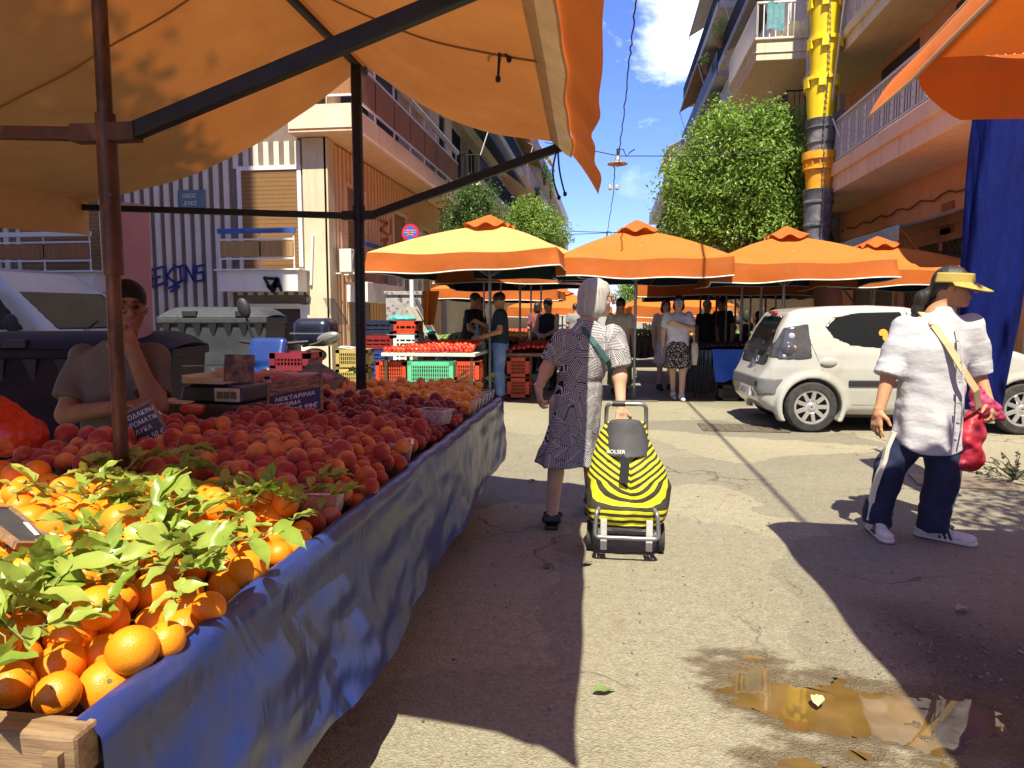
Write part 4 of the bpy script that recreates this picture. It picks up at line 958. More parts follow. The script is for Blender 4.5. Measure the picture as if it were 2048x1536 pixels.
# ---- generic apartment blocks along the street
def rail_bars(mb, x, y0, y1, z0, z1, st, w=.02):
    mb.b2((x-.02, y0, z1-.04), (x+.02, y1, z1)); mb.b2((x-.015, y0, z0+.05), (x+.015, y1, z0+.08)); y = y0
    while y < y1: mb.b2((x-w/2, y, z0), (x+w/2, y+w, z1-.03)); y += st
def block(label, X, sd_, Y0, Y1, z0, fl, nf, wall, spec, dep=1.25, depth=9):
    """sd_ = +1: facade faces +X; spec gives for every floor (slab material, rail kind, rail material, awning material or None)"""
    r = empty('apartment_building', (X, Y0, 0), 0, label, 'building')
    mb = MB(); mb.b2((X-sd_*depth, Y0, 0), (X, Y1, z0+fl*nf)); loc(mb, r).build('wall', wall, r)
    for k in range(nf):
        z = z0+fl*k; sm, rk, rm, aw = spec[k % len(spec)]; o = X+sd_*dep; a, b = Y0+.25, Y1-.25
        mb = MB(); mb.b2((X, a, z-.16), (o, b, z+.12)); mb.b2((o-sd_*.02, a, z-.22), (o+sd_*.03, b, z+.12)); sl = loc(mb, r).build('balcony', sm, r)
        mb = MB()
        if rk == 'bars':
            rail_bars(mb, o-sd_*.04, a, b, z+.12, z+1.05, .16 if Y0 < 36 else .3); n = int(dep/.14)
            for yy in (a+.02,):
                for i in range(n): mb.b2((X+sd_*(i*.14), yy, z+.12), (X+sd_*(i*.14+.02), yy+.02, z+1.02))
                mb.b2((X, yy-.01, z+1.01), (o, yy+.03, z+1.05))
        elif rk == 'panel': mb.b2((o-sd_*.05, a, z+.12), (o, b, z+1.0)); mb.b2((X, a, z+.12), (o-sd_*.05, a+.05, z+1.0))
        else: mb.b2((o-sd_*.05, a, z+.30), (o-sd_*.03, b, z+1.0)); rail_bars(mb, o-sd_*.06, a, b, z+.12, z+1.06, 1.3, .04)
        loc(mb, r).build('railing', rm, sl)
        n = max(2, int((b-a)/3.4))
        for i in range(n):
            y0 = a+(b-a)*(i+.2)/n; y1 = y0+(b-a)*.55/n
            mb = MB(); mb.b2((X, y0, z+.15), (X+sd_*.02, y1, z+2.35)); w = loc(mb, r).build('window', rng.choice([dkglass, shut_w, shut_d, shut_g]), r)
            mb = MB(); mb.b2((X, y0-.07, z+.12), (X+sd_*.05, y0, z+2.42)); mb.b2((X, y1, z+.12), (X+sd_*.05, y1+.07, z+2.42)); mb.b2((X, y0, z+2.35), (X+sd_*.05, y1, z+2.42)); loc(mb, r).build('frame', whitem, w)
        if aw is not None:
            for am, f0, f1, dr in aw:
                y0, y1 = a+(b-a)*f0, a+(b-a)*f1; zt = z+fl-.2
                mb = MB(); mb.prism([(o-sd_*.9, y0, zt), (o+sd_*.35, y0, zt-dr), (o+sd_*.35, y0, zt-dr-.18), (o+sd_*.33, y0, zt-dr-.18), (o+sd_*.32, y0, zt-dr-.03), (o-sd_*.9, y0, zt-.03)], (0, y1-y0, 0))
                u = loc(mb, r).build('awning', am, r)
                mb = MB()
                for yy in (y0+.05, y1-.05): mb.tube([(o, yy, z+1.0), (o+sd_*.34, yy, zt-dr-.02)], .02, 6)
                loc(mb, r).build('awning_arm', whitem, u)
    mb = MB(); mb.b2((X-sd_*(depth-.2), Y0+.1, z0+fl*nf), (X+sd_*.12, Y1-.1, z0+fl*nf+.35)); loc(mb, r).build('parapet', wall, r)
    return r
blue_aw = M('navy_awning', (.02, .04, .10), (.03, .06, .14), 3, .8); yel_aw = M('yellow_awning', (.72, .40, .02), (.80, .46, .03), 3, .8); gry_aw = M('grey_awning', (.34, .30, .26), (.42, .38, .33), 3, .8); brn_aw = M('brown_awning', (.30, .18, .10), (.38, .24, .13), 3, .8)
cw = plaster('pale_concrete', (.66, .61, .53), (.76, .71, .63), (.3, .26, .22), 1.5, .5)
block('grey rendered apartment block with black railings next along the left side', -6.45, 1, 28.3, 43, 3.6, 3.1, 5, greyb, [(cw, 'bars', blackm, None), (cw, 'bars', blackm, [(blue_aw, .0, .9, .9)]), (cw, 'bars', blackm, [(yel_aw, .1, .4, .6)])], 1.35)
block('pinkish apartment block with plant covered balconies on the left side', -6.5, 1, 43.4, 58, 3.8, 3.1, 5, pinkb, [(pinkb, 'panel', pinkb, [(brn_aw, .2, .8, .7)]), (pinkb, 'panel', pinkb, None)], 1.3)
block('cream apartment block with yellow awning at the far end of the left side', -6.6, 1, 58.5, 95, 3.8, 3.1, 4, cream, [(cw, 'panel', cw, [(yel_aw, .05, .2, 1.6)]), (cream, 'bars', blackm, [(yel_aw, .1, .25, 1.4)]), (cw, 'panel', cream, None)], 1.35)
# right side
white_rail = M('white_ornate_rail', (.66, .64, .62), rough=.5)
block('stone clad apartment block with grey awnings behind the trimmed tree', 6.25, -1, 21.2, 35, 3.55, 3.05, 6, agg, [(cw, 'bars', white_rail, None), (cw, 'bars', blackm, [(gry_aw, .1, .9, .6)]), (cw, 'panel', cw, [(gry_aw, .2, .7, .5)]), (cw, 'bars', blackm, [(gry_aw, 0, .8, .7)]), (cream, 'bars', white_rail, None), (cw, 'panel', blackm, [(brn_aw, .3, .9, .8)])], 1.35)
block('grey apartment block with dark balconies farther along the right side', 6.3, -1, 35.4, 52, 3.6, 3.05, 5, greyb, [(cw, 'bars', blackm, [(gry_aw, .1, .6, .7)]), (greyb, 'panel', blackm, [(brn_aw, .3, .9, .7)])], 1.35)
block('pale apartment block at the far end of the right side', 6.4, -1, 52.5, 92, 3.6, 3.05, 4, cw, [(cw, 'bars', blackm, None), (cw, 'panel', cw, [(gry_aw, .2, .5, .6)])], 1.4)
# two near balconies of the stone clad block that catch the sun on their ends
for nm_, a_, b_, Yb, dep_, m_, rm_ in (('cream_corner_box', (1512, 122), (1594, 76), 21.0, 4.5, cream, white_rail), ('metal_corner_box', (1494, 146), (1564, 86), 24.2, 5.5, M('galvanised_panel', (.50, .53, .54), (.62, .64, .64), 5, .6, dirt=(.25, .25, .24), dsc=4), None)):
    A_, B_ = PY(a_[0], a_[1], Yb), PY(b_[0], b_[1], Yb); mb = MB(); mb.b2((A_.x, Yb, A_.z), (6.25, Yb+dep_, B_.z)); mb.b2((A_.x-.05, Yb-.05, B_.z-.02), (6.25, Yb+dep_, B_.z+.05)); mb.b2((A_.x-.03, Yb-.03, A_.z+(B_.z-A_.z)*.35), (6.25, Yb+dep_, A_.z+(B_.z-A_.z)*.42)); rb_ = empty('corner_balcony', (A_.x, Yb, A_.z), 0, 'cream corner balcony with white bars high beside the bucket chute' if rm_ else 'galvanised panel balcony below the cream corner balcony', 'balcony'); loc(mb, rb_).build('balcony_box', m_, rb_, bevel=.02)
    if rm_:
        mb = MB(); x_ = A_.x
        while x_ < 6.2: mb.b2((x_, Yb, B_.z+.05), (x_+.03, Yb+.03, B_.z+.95)); x_ += .16
        rail_bars(mb, A_.x, Yb, Yb+dep_, B_.z+.05, B_.z+1.0, .16, .03); mb.b2((A_.x, Yb-.02, B_.z+.95), (6.25, Yb+.04, B_.z+1.0)); loc(mb, rb_).build('railing', rm_, rb_)
        mb = MB(); mb.grid(lambda u, w: (A_.x+.25+.45*u, Yb-.03-.03*math.sin(u*9), B_.z+.95-.72*w+.04*math.sin(u*5)), 12, 8); loc(mb, rb_).build('hung_cloth', M('teal_cloth', (.10, .26, .30), (.2, .4, .42), 8, .8), rb_, smooth=4)
# ---- orange corner building on the right
br = empty('orange_building', (6.3, 11.3, 0), 0, 'orange plastered corner building with white ornate balcony rails on the right', 'building')
RX = 6.3; RY = 11.4; RE = 20.9
mb = MB(); mb.b2((RX, RY, 0), (18, RE, 22)); loc(mb, br).build('wall', ochre, br)
mb = MB(); mb.b2((RX-.10, RY-.05, 0), (RX+.3, RY+.32, 4.4)); loc(mb, br).build('corner_pilaster', ochre, br, bevel=.01)
mb = MB(); mb.b2((RX-.06, RY+.35, 3.05), (RX, RE, 3.3)); loc(mb, br).build('string_course', ochre, br)
lat = NT('lattice'); v = lat.coord('Object', (1, 1, 1), (rad(45), 0, 0)); bt = lat.n('TexBrick'); bt.offset = 0
ck = lat.n('SeparateXYZ'); lat.l(v, ck.inputs[0])
fy = lat.math('ABSOLUTE', lat.math('SUBTRACT', lat.math('FRACT', lat.math('MULTIPLY', ck.outputs['Y'], 7)), .5)); fz = lat.math('ABSOLUTE', lat.math('SUBTRACT', lat.math('FRACT', lat.math('MULTIPLY', ck.outputs['Z'], 7)), .5))
lm = lat.math('GREATER_THAN', lat.math('MAXIMUM', fy, fz), .43)
latm = lat.done(lat.bsdf(lat.mix(lm, (.03, .02, .015), (.22, .09, .04)), .6, 0, .3, lat.bump(lm, .6, .02)))
for y0, y1, z0, z1 in ((13.1, 16.2, .3, 2.75), (16.8, 19.4, .3, 2.75)):
    mb = MB(); mb.b2((RX-.02, y0, z0), (RX, y1, z1)); w = loc(mb, br).build('lattice_window', latm, br)
    mb = MB()
    for a, b_ in (((y0-.12, z0), (y0, z1+.12)), ((y1, z0), (y1+.12, z1+.12)), ((y0, z1), (y1, z1+.12)), (((y0+y1)/2-.03, z0), ((y0+y1)/2+.03, z1))): mb.b2((RX-.06, a[0], a[1]), (RX, b_[0], b_[1]))
    loc(mb, br).build('frame', ochre, w)
for (px, py, hh, lab) in ((1895, 437, .30, 'orange painted meter box plaque'), (1893, 470, .13, 'small')):
    q = PX(px, py, RX-.02); mb = MB(); mb.b2((RX-.05, q.y-.22, q.z-hh), (RX, q.y+.22, q.z+hh)); loc(mb, br).build('wall_plaque', M('plaque_orange', (.30, .10, .04), (.36, .13, .05), 6, .6), br, bevel=.01)
for k, (zb, fas) in enumerate(((4.12, .62), (7.2, .45), (10.3, .45), (13.4, .45))):
    ox = 5.0 if k == 0 else 5.15
    mb = MB(); mb.b2((ox, RY-.3, zb), (RX, RE-.4, zb+fas)); mb.b2((ox-.06, RY-.36, zb+fas*.55), (RX, RE-.36, zb+fas)); s_ = loc(mb, br).build('balcony', salmon if k == 0 else cream, br, bevel=.015)
    if k == 0: mb = MB(); mb.b2((ox-.02, RY-.39, zb+.0), (9, RY-.365, zb+fas+.02)); loc(mb, br).build('balcony_end_panel', cream, s_)
    mb = MB(); z0 = zb+fas; z1 = z0+.95; x = ox+.02
    mb.b2((x-.03, RY-.3, z1-.05), (x+.03, RE-.4, z1)); mb.b2((x-.02, RY-.3, z0+.06), (x+.02, RE-.4, z0+.09)); y = RY-.25
    i = 0
    while y < RE-.42:
        mb.b2((x-.011, y, z0), (x+.011, y+.022, z1-.04))
        if i % 4 == 0:
            for q in range(5): mb.box((x, y+.06, z0+.18+.14*q), (.012, .10, .10), rot=(rad(45), 0, 0))
        y += .115; i += 1
    xx = ox+.1
    while xx < RX: mb.b2((xx, RY-.28, z0), (xx+.022, RY-.26, z1-.04)); xx += .115
    mb.b2((ox, RY-.3, z1-.05), (RX, RY-.25, z1)); loc(mb, br).build('railing', white_rail, s_)
    for y0 in (12.6, 16.2):
        mb = MB(); mb.b2((RX-.03, y0, z0+.05), (RX, y0+2.0, z0+2.3)); loc(mb, br).build('balcony_door', shut_w if k else shut_d, br)
# awning over the shop window
mint = M('mint_awning', (.30, .42, .40), (.42, .54, .50), 4, .7, transl=.25)
aw = empty('shop_awning', (5.5, 15, 3), 0, 'faded mint green shop awning with scalloped edge below the ornate balcony', 'awning')
def awn(u, w):
    y = 13.3+5.5*w
    if u < .75: q = u/.75; return (RX-.05-1.25*q, y, 3.28-.35*q-.06*math.sin(math.pi*q))
    q = (u-.75)/.25; return (RX-1.30-.02*math.sin(20*w), y, 2.93-q*(.26+.05*math.sin(w*62)))
mb = MB(); mb.grid(awn, 24, 150); loc(mb, aw).build('fabric', mint, aw, smooth=4)
mb = MB(); mb.tube([(RX-1.28, 13.45, 2.95), (RX-.02, 13.45, 1.35)], .025, 8); loc(mb, aw).build('awning_arm', M('orange_brown', (.35, .13, .05), rough=.5), aw, smooth=1)
mb = MB(); mb.tube([(RX-1.28, 18.6, 2.95), (RX-.02, 18.6, 1.35)], .025, 8); loc(mb, aw).build('awning_arm', M('orange_brown', (.35, .13, .05)), aw, smooth=1)
cb = MB(); pts = [(RX-.06, 12.0+i*.3, 3.62+.05*math.sin(i*1.7)) for i in range(28)]; cb.tube(pts, .016, 6); tag(cb.build('cable_run', M('cable_brown', (.12, .05, .03)), smooth=1), 'dark cable run fixed along the orange wall under the balcony', 'cable')
dish = empty('satellite_dish', tuple(PX(1690, 255, 5.6)), 0, 'grey satellite dish on the ornate balcony beside the bucket chute', 'satellite dish')
mb = MB(); mb.lathe([(.42, .10), (.34, .05), (.2, .015), (.02, 0)], 24, M=Matrix.Rotation(rad(70), 3, 'X') @ Matrix.Rotation(rad(20), 3, 'Y')); mb.build('bowl', M('dish_grey', (.35, .34, .33), rough=.5), dish, smooth=1)
MB().tube([(0, 0, -.5), (0, 0, 0)], .02, 8).build('mast', steelm, dish, smooth=1)
# ---- chute of chained buckets
ch = empty('rubble_chute', (4.75, 17.4, 0), 0, 'hanging rubble chute of chained yellow, orange and black buckets', 'chute')
yel = M('yellow_plastic', (.86, .62, .012), (.90, .68, .02), 3, .38, dirt=(.5, .36, .06), dsc=3, dlo=.6); orgp = M('amber_plastic', (.85, .36, .015), (.88, .42, .03), 3, .4, dirt=(.4, .2, .04), dsc=4)
blkp = M('black_rubber', (.07, .075, .09), (.15, .15, .17), 5, .55, dirt=(.32, .31, .32), dsc=3, bump=.2); redp = M('dark_red_plastic', (.45, .02, .03), rough=.4)
cx, cy = 4.75, 17.4
def zat(py): return PY(1640, py, cy).z
segs = [(485, 383, blkp, 1), (383, 308, orgp, 2), (308, 243, blkp, 1), (243, 163, yel, 0), (163, 85, yel, 0), (85, 5, yel, 0), (5, -80, redp, 0), (590, 485, blkp, 1)]
for a, b_, m, kind in segs:
    z0, z1 = zat(a), zat(b_); h = z1-z0; ox = .02*math.sin(z0*3); o_ = MB()
    prof = [(.265, z0-.03), (.275, z0+.05), (.32, z1-.20*h), (.335, z1-.02)]
    if kind == 0: prof += [(.345, z1-.02), (.385, z1-.02), (.385, z1+.06), (.34, z1+.07)]
    elif kind == 2: prof = [(.265, z0-.03), (.30, z0+.55*h), (.36, z0+.56*h), (.36, z0+.62*h), (.32, z0+.63*h), (.33, z1-.16), (.385, z1-.15), (.385, z1+.02), (.34, z1+.03)]
    else: prof = [(.27, z0-.03), (.285, z0+.3*h), (.315, z0+.31*h), (.315, z0+.35*h), (.295, z0+.36*h), (.31, z1-.25*h), (.34, z1-.24*h), (.34, z1-.20*h), (.32, z1-.19*h), (.35, z1), (.36, z1+.02), (.34, z1+.03)]
    o_.lathe(prof, 28, c=(cx+ox, cy, 0)); bk = loc(o_, ch).build('chute_bucket', m, ch, smooth=.7)
    if kind == 0:
        tb_ = MB()
        for i in range(6):
            an = i*math.pi/3+.3; tb_.box((cx+ox+.365*math.cos(an), cy+.365*math.sin(an), z1-.09), (.05, .16, .18), rot=(0, 0, an), taper=.9)
        loc(tb_, ch).build('rim_tab', m, bk)
    if kind == 2:
        tb_ = MB()
        for i in range(14):
            an = i*2*math.pi/14; tb_.box((cx+ox+.345*math.cos(an), cy+.345*math.sin(an), z1-.22), (.03, .02, .16), rot=(0, 0, an))
        loc(tb_, ch).build('rim_rib', m, bk)
for dx, m in ((.04, M('chain_steel', (.12, .11, .10), metal=.7, rough=.5)),):
    mb = MB(); z = zat(590); i = 0
    while z < zat(-60):
        mb.box((cx-.05+dx+.02*math.sin(z*2), cy-.40, z), (.014, .012, .055) if i % 2 else (.035, .012, .05), rot=(0, rng.uniform(-.2, .2), 0)); z += .06; i += 1
    loc(mb, ch).build('chain', m, ch)
mb = MB(); mb.tube([PX(1690, -10, 4.9), PX(1661, 225, 4.9), PX(1680, 275, 4.95)], .02, 6); tag(mb.build('guy_rope', M('pale_rope', (.6, .55, .48)), smooth=1), 'pale rope tied from the upper balcony to the bucket chute', 'rope')
# ---- unseen blocks added outside the frame to shade the street and dim sky light
blk = empty('tall_block', (-14, -4, 0), 0, 'tall plain block beside the photographer whose shadow darkens the striped facade', 'building')
mb = MB(); mb.b2((-32, -12, 0), (-7.62, 3.2, 30)); loc(mb, blk).build('wall', cream, blk)
for k in range(8):
    mb = MB(); mb.b2((-7.62, -11, 3.2*k+3), (-6.6, 3, 3.2*k+3.2)); loc(mb, blk).build('balcony', cw, blk)
blk = empty('tall_block', (12, -6, 0), 0, 'unseen tall ochre block added across the street to dim the sky light', 'building')
mb = MB(); mb.b2((7.2, -30, 0), (24, 2.0, 20)); loc(mb, blk).build('wall', ochre, blk)
for k in range(6):
    mb = MB(); mb.b2((6.1, -29, 3.2*k+3), (7.2, 1.8, 3.2*k+3.25)); loc(mb, blk).build('balcony', salmon, blk)
# ================================================================ trees
def leafmat(name, a, b, c3, tr=.35):
    t = NT(name); v = t.coord('Object'); c = t.ramp(t.noise(v, 1.6, 5), [(.3, a), (.7, b)]); g = t.n('Attribute', attribute_name='tint'); c = t.mix(g.outputs['Fac'], c, c3)
    pr = t.bsdf(c, .42, 0, .4); tl = t.n('BsdfTranslucent'); t.l(c, tl.inputs[0]); m = t.n('MixShader'); m.inputs[0].default_value = tr; t.l(pr, m.inputs[1]); t.l(tl.outputs[0], m.inputs[2]); return t.done(m.outputs[0])
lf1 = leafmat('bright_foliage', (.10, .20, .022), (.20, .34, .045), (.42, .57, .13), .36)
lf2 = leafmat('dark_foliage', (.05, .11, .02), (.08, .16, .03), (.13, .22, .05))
bark = M('bark', (.10, .07, .045), (.18, .13, .09), 14, .9, bump=.6, bsc=25)
def tree(x, y, blobs, n, mat, label, trunk_h, tr=.11, ls=.11, seed=0, cat='tree', group='street trees', base=0):
    """blobs: (dx, dy, z, rx, ry, rz) ellipsoids that make up the crown"""
    r = np.random.RandomState(seed); root = empty('orange_tree', (x, y, base), 0, label, cat, group)
    W = np.array([b[3]*b[4]+b[4]*b[5]+b[3]*b[5] for b in blobs]); W = W/W.sum()
    cl = []; ncl = n//26
    for i in range(ncl):
        b = blobs[r.choice(len(blobs), p=W)]; d = r.randn(3); d /= np.linalg.norm(d); d[2] = d[2]*.9+.05; q = (r.rand()**.30)
        cl.append((np.array(b[:3])+d*np.array(b[3:6])*q*(.86+.32*r.rand()), d))
    vs = []; fs = []; tint = []
    for c, d in cl:
        tn = r.rand()**2
        for k in range(26):
            p = c+r.randn(3)*np.array([.15, .15, .12]); nn = d*.7+r.randn(3)*.65+np.array([0, 0, .35]); nn /= np.linalg.norm(nn)
            a = np.cross(nn, r.randn(3)); a /= np.linalg.norm(a)+1e-6; b = np.cross(nn, a); L = ls*(.7+.6*r.rand()); w = L*.24
            k0 = len(vs); dr = nn*(-.10*L)
            vs += [p-a*L*.5, p-b*w+nn*.12*L, p+a*L*.5+dr, p+b*w+nn*.12*L]; fs.append((k0, k0+1, k0+2, k0+3)); tint.append(min(1, tn*.6+.4*r.rand()**3))
    o = mk('crown', np.array(vs), fs, mat, root)
    at = o.data.attributes.new('tint', 'FLOAT', 'FACE'); at.data.foreach_set('value', np.array(tint, dtype=np.float32))
    mb = MB(); zc = np.mean([b[2] for b in blobs]); mb.tube([(0, 0, 0), (.03, .02, trunk_h*.5), (-.02, .03, trunk_h)], [tr*1.25, tr, tr*.9], 10)
    for b in blobs: mb.tube([(-.02, .03, trunk_h-.1), (b[0]*.5, b[1]*.5, (trunk_h+b[2])*.5), (b[0], b[1], b[2]+b[5]*.4)], [tr*.6, tr*.4, tr*.15], 7)
    mb.build('trunk', bark, root, smooth=1); return root
def at(px, Y): p = PY(px, 600, Y); return p.x
tree(at(1470, 19.0), 19.0, [(-.15, 0, 5.0, 1.55, 1.4, 1.5), (.7, 0, 4.7, 1.1, 1.3, 1.55), (-1.15, 0, 4.3, .85, 1.1, 1.15), (-.35, -.1, 6.05, .75, .8, .62), (.85, -.1, 6.0, .7, .8, .55), (.4, 0, 3.5, 1.2, 1.2, .7), (-1.0, 0, 3.6, .8, 1, .7), (1.35, .1, 4.4, .5, .9, 1.6)], 34000, lf1, 'big bright green trimmed orange tree in front of the stone clad block', 2.9, seed=1)
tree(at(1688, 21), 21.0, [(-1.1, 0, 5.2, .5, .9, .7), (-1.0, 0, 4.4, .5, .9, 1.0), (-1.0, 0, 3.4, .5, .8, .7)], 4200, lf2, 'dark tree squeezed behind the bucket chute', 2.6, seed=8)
tree(at(948, 24.5), 24.5, [(0, 0, 4.6, .95, 1, 1.25), (.2, 0, 5.35, .6, .7, .65), (-.5, 0, 4.0, .7, .9, .9), (.55, 0, 4.0, .6, .8, .9)], 9000, lf2, 'dark shaded orange tree beside the long salmon balcony', 2.4, seed=2)  # darker leaf copy, the building's shade put into its colour
tree(at(1066, 29), 29.0, [(0, 0, 4.9, 1.0, 1.1, 1.05), (-.35, 0, 5.5, .7, .8, .65), (.75, 0, 4.6, .75, .9, .75), (-.9, 0, 4.6, .6, .9, .9), (0, 0, 3.8, 1.1, 1, .7)], 11000, lf1, 'bright sunlit orange tree rising between the left parasol and the street', 2.4, seed=3)
tree(at(1290, 33), 33.0, [(0, 0, 2.6, 1.25, 1.2, 1.1), (.6, 0, 3.0, .8, .9, .8), (-.5, 0, 2.2, .7, .9, .7)], 6500, lf1, 'small bright tree glimpsed under the parasols down the street', 1.4, seed=4)
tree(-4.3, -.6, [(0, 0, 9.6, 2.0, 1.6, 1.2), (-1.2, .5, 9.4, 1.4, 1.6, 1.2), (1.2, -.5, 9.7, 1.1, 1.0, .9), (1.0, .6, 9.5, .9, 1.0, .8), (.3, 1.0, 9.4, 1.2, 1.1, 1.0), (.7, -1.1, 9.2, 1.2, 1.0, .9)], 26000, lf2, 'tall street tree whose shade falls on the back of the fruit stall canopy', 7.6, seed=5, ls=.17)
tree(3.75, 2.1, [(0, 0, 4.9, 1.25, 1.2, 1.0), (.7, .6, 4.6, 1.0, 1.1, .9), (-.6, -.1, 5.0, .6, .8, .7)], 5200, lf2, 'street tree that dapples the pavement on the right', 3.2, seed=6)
# ---- potted plants trailing from balconies
def plant(p, r_, n, label, seed, mat=lf1, ls=.10):
    rr = np.random.RandomState(seed); vs = []; fs = []; tn = []
    for i in range(n):
        d = rr.randn(3); d /= np.linalg.norm(d); c = d*np.array(r_)*rr.rand()**.4; nn = rr.randn(3); nn /= np.linalg.norm(nn); a = np.cross(nn, rr.randn(3)); a /= np.linalg.norm(a); b = np.cross(nn, a); k = len(vs)
        vs += [c-a*ls*.5, c-b*ls*.25, c+a*ls*.5, c+b*ls*.25]; fs.append((k, k+1, k+2, k+3)); tn.append(rr.rand())
    root = empty('balcony_plant', tuple(p), 0, label, 'plant', 'plants on the balconies'); o = mk('foliage', np.array(vs), fs, mat, root); at_ = o.data.attributes.new('tint', 'FLOAT', 'FACE'); at_.data.foreach_set('value', np.array(tn, dtype=np.float32))
    MB().lathe([(.12, -r_[2]-.22), (.17, -r_[2]*.6)], 10).build('pot', M('terracotta', (.35, .14, .06), rough=.8), root, smooth=.6)
plant(PX(1440, 60, 4.75), (.35, .7, .5), 420, 'bushy plant on the upper balcony against the sky', 1)
plant(PX(1412, 120, 4.7), (.3, .6, .45), 160, 'sparse trailing plant hanging from a balcony against the clouds', 2, lf2)
plant(PX(1430, 200, 4.75), (.3, .8, .35), 300, 'yellow green plant behind the black railing on the right', 3)
plant(PX(1090, 345, -5.1), (.3, 1.2, .8), 500, 'creeper hanging over the pinkish balcony on the left', 4, lf2, .16)
plant(PX(1075, 395, -5.1), (.3, 1.2, .8), 500, 'creeper on the lower pinkish balcony above the bright tree', 5, lf2, .16)
plant(PX(1103, 365, -5.0), (.3, 1.4, 1.2), 500, 'climbing plant beside the yellow awning', 6, lf1, .16)
# dry twiggy plant at the right edge
p = G(2030, 960); mb = MB()
for i in range(16):
    a = rng.uniform(0, 6.28); e = Vector((math.cos(a)*.3-.12, math.sin(a)*.25, rng.uniform(.05, .28))); mb.tube([(0, 0, 0), e*.5+Vector((0, 0, .05)), e], [.006, .004, .002], 5)
    for k in range(6):
        q = e*rng.uniform(.4, 1); mb.box(q, (.04, .02, .004), rot=(rng.uniform(-1, 1), rng.uniform(-1, 1), rng.uniform(0, 3)))
tag(mb.build('dry_bush', M('dry_leaf', (.05, .055, .03), (.10, .10, .05), 9, .8), loc=p), 'dry twiggy weed on the broken pavement at the right edge', 'weed')
# fallen leaves on the road
for (px, py, c, lab) in ((1207, 1385, (.14, .20, .06), 'green fallen leaf on the sunlit road'), (1640, 1403, (.75, .50, .25), 'pale leaf floating in the puddle'), (1928, 1220, (.30, .22, .14), 'brown leaf on the shaded road below the sneakers'), (1098, 1132, (.12, .10, .08), 'grey leaf in the shade by the sandal'), (1175, 1128, (.16, .14, .10), 'curled leaf beside the trolley wheel'), (1065, 962, (.04, .035, .03), 'dark withered leaf on the shade edge behind the lady')):
    p = G(px, py, .012); mb = MB(); leaf(mb, (-.04, 0, 0), (1, .2, .05), (0, 0, 1), .085, .045, .2)
    tag(mb.build('fallen_leaf', M('leaf_'+str(px), c, rough=.6), loc=(p.x, p.y, .014), rot=(0, 0, rng.uniform(0, 3)), smooth=4), lab, 'leaf')
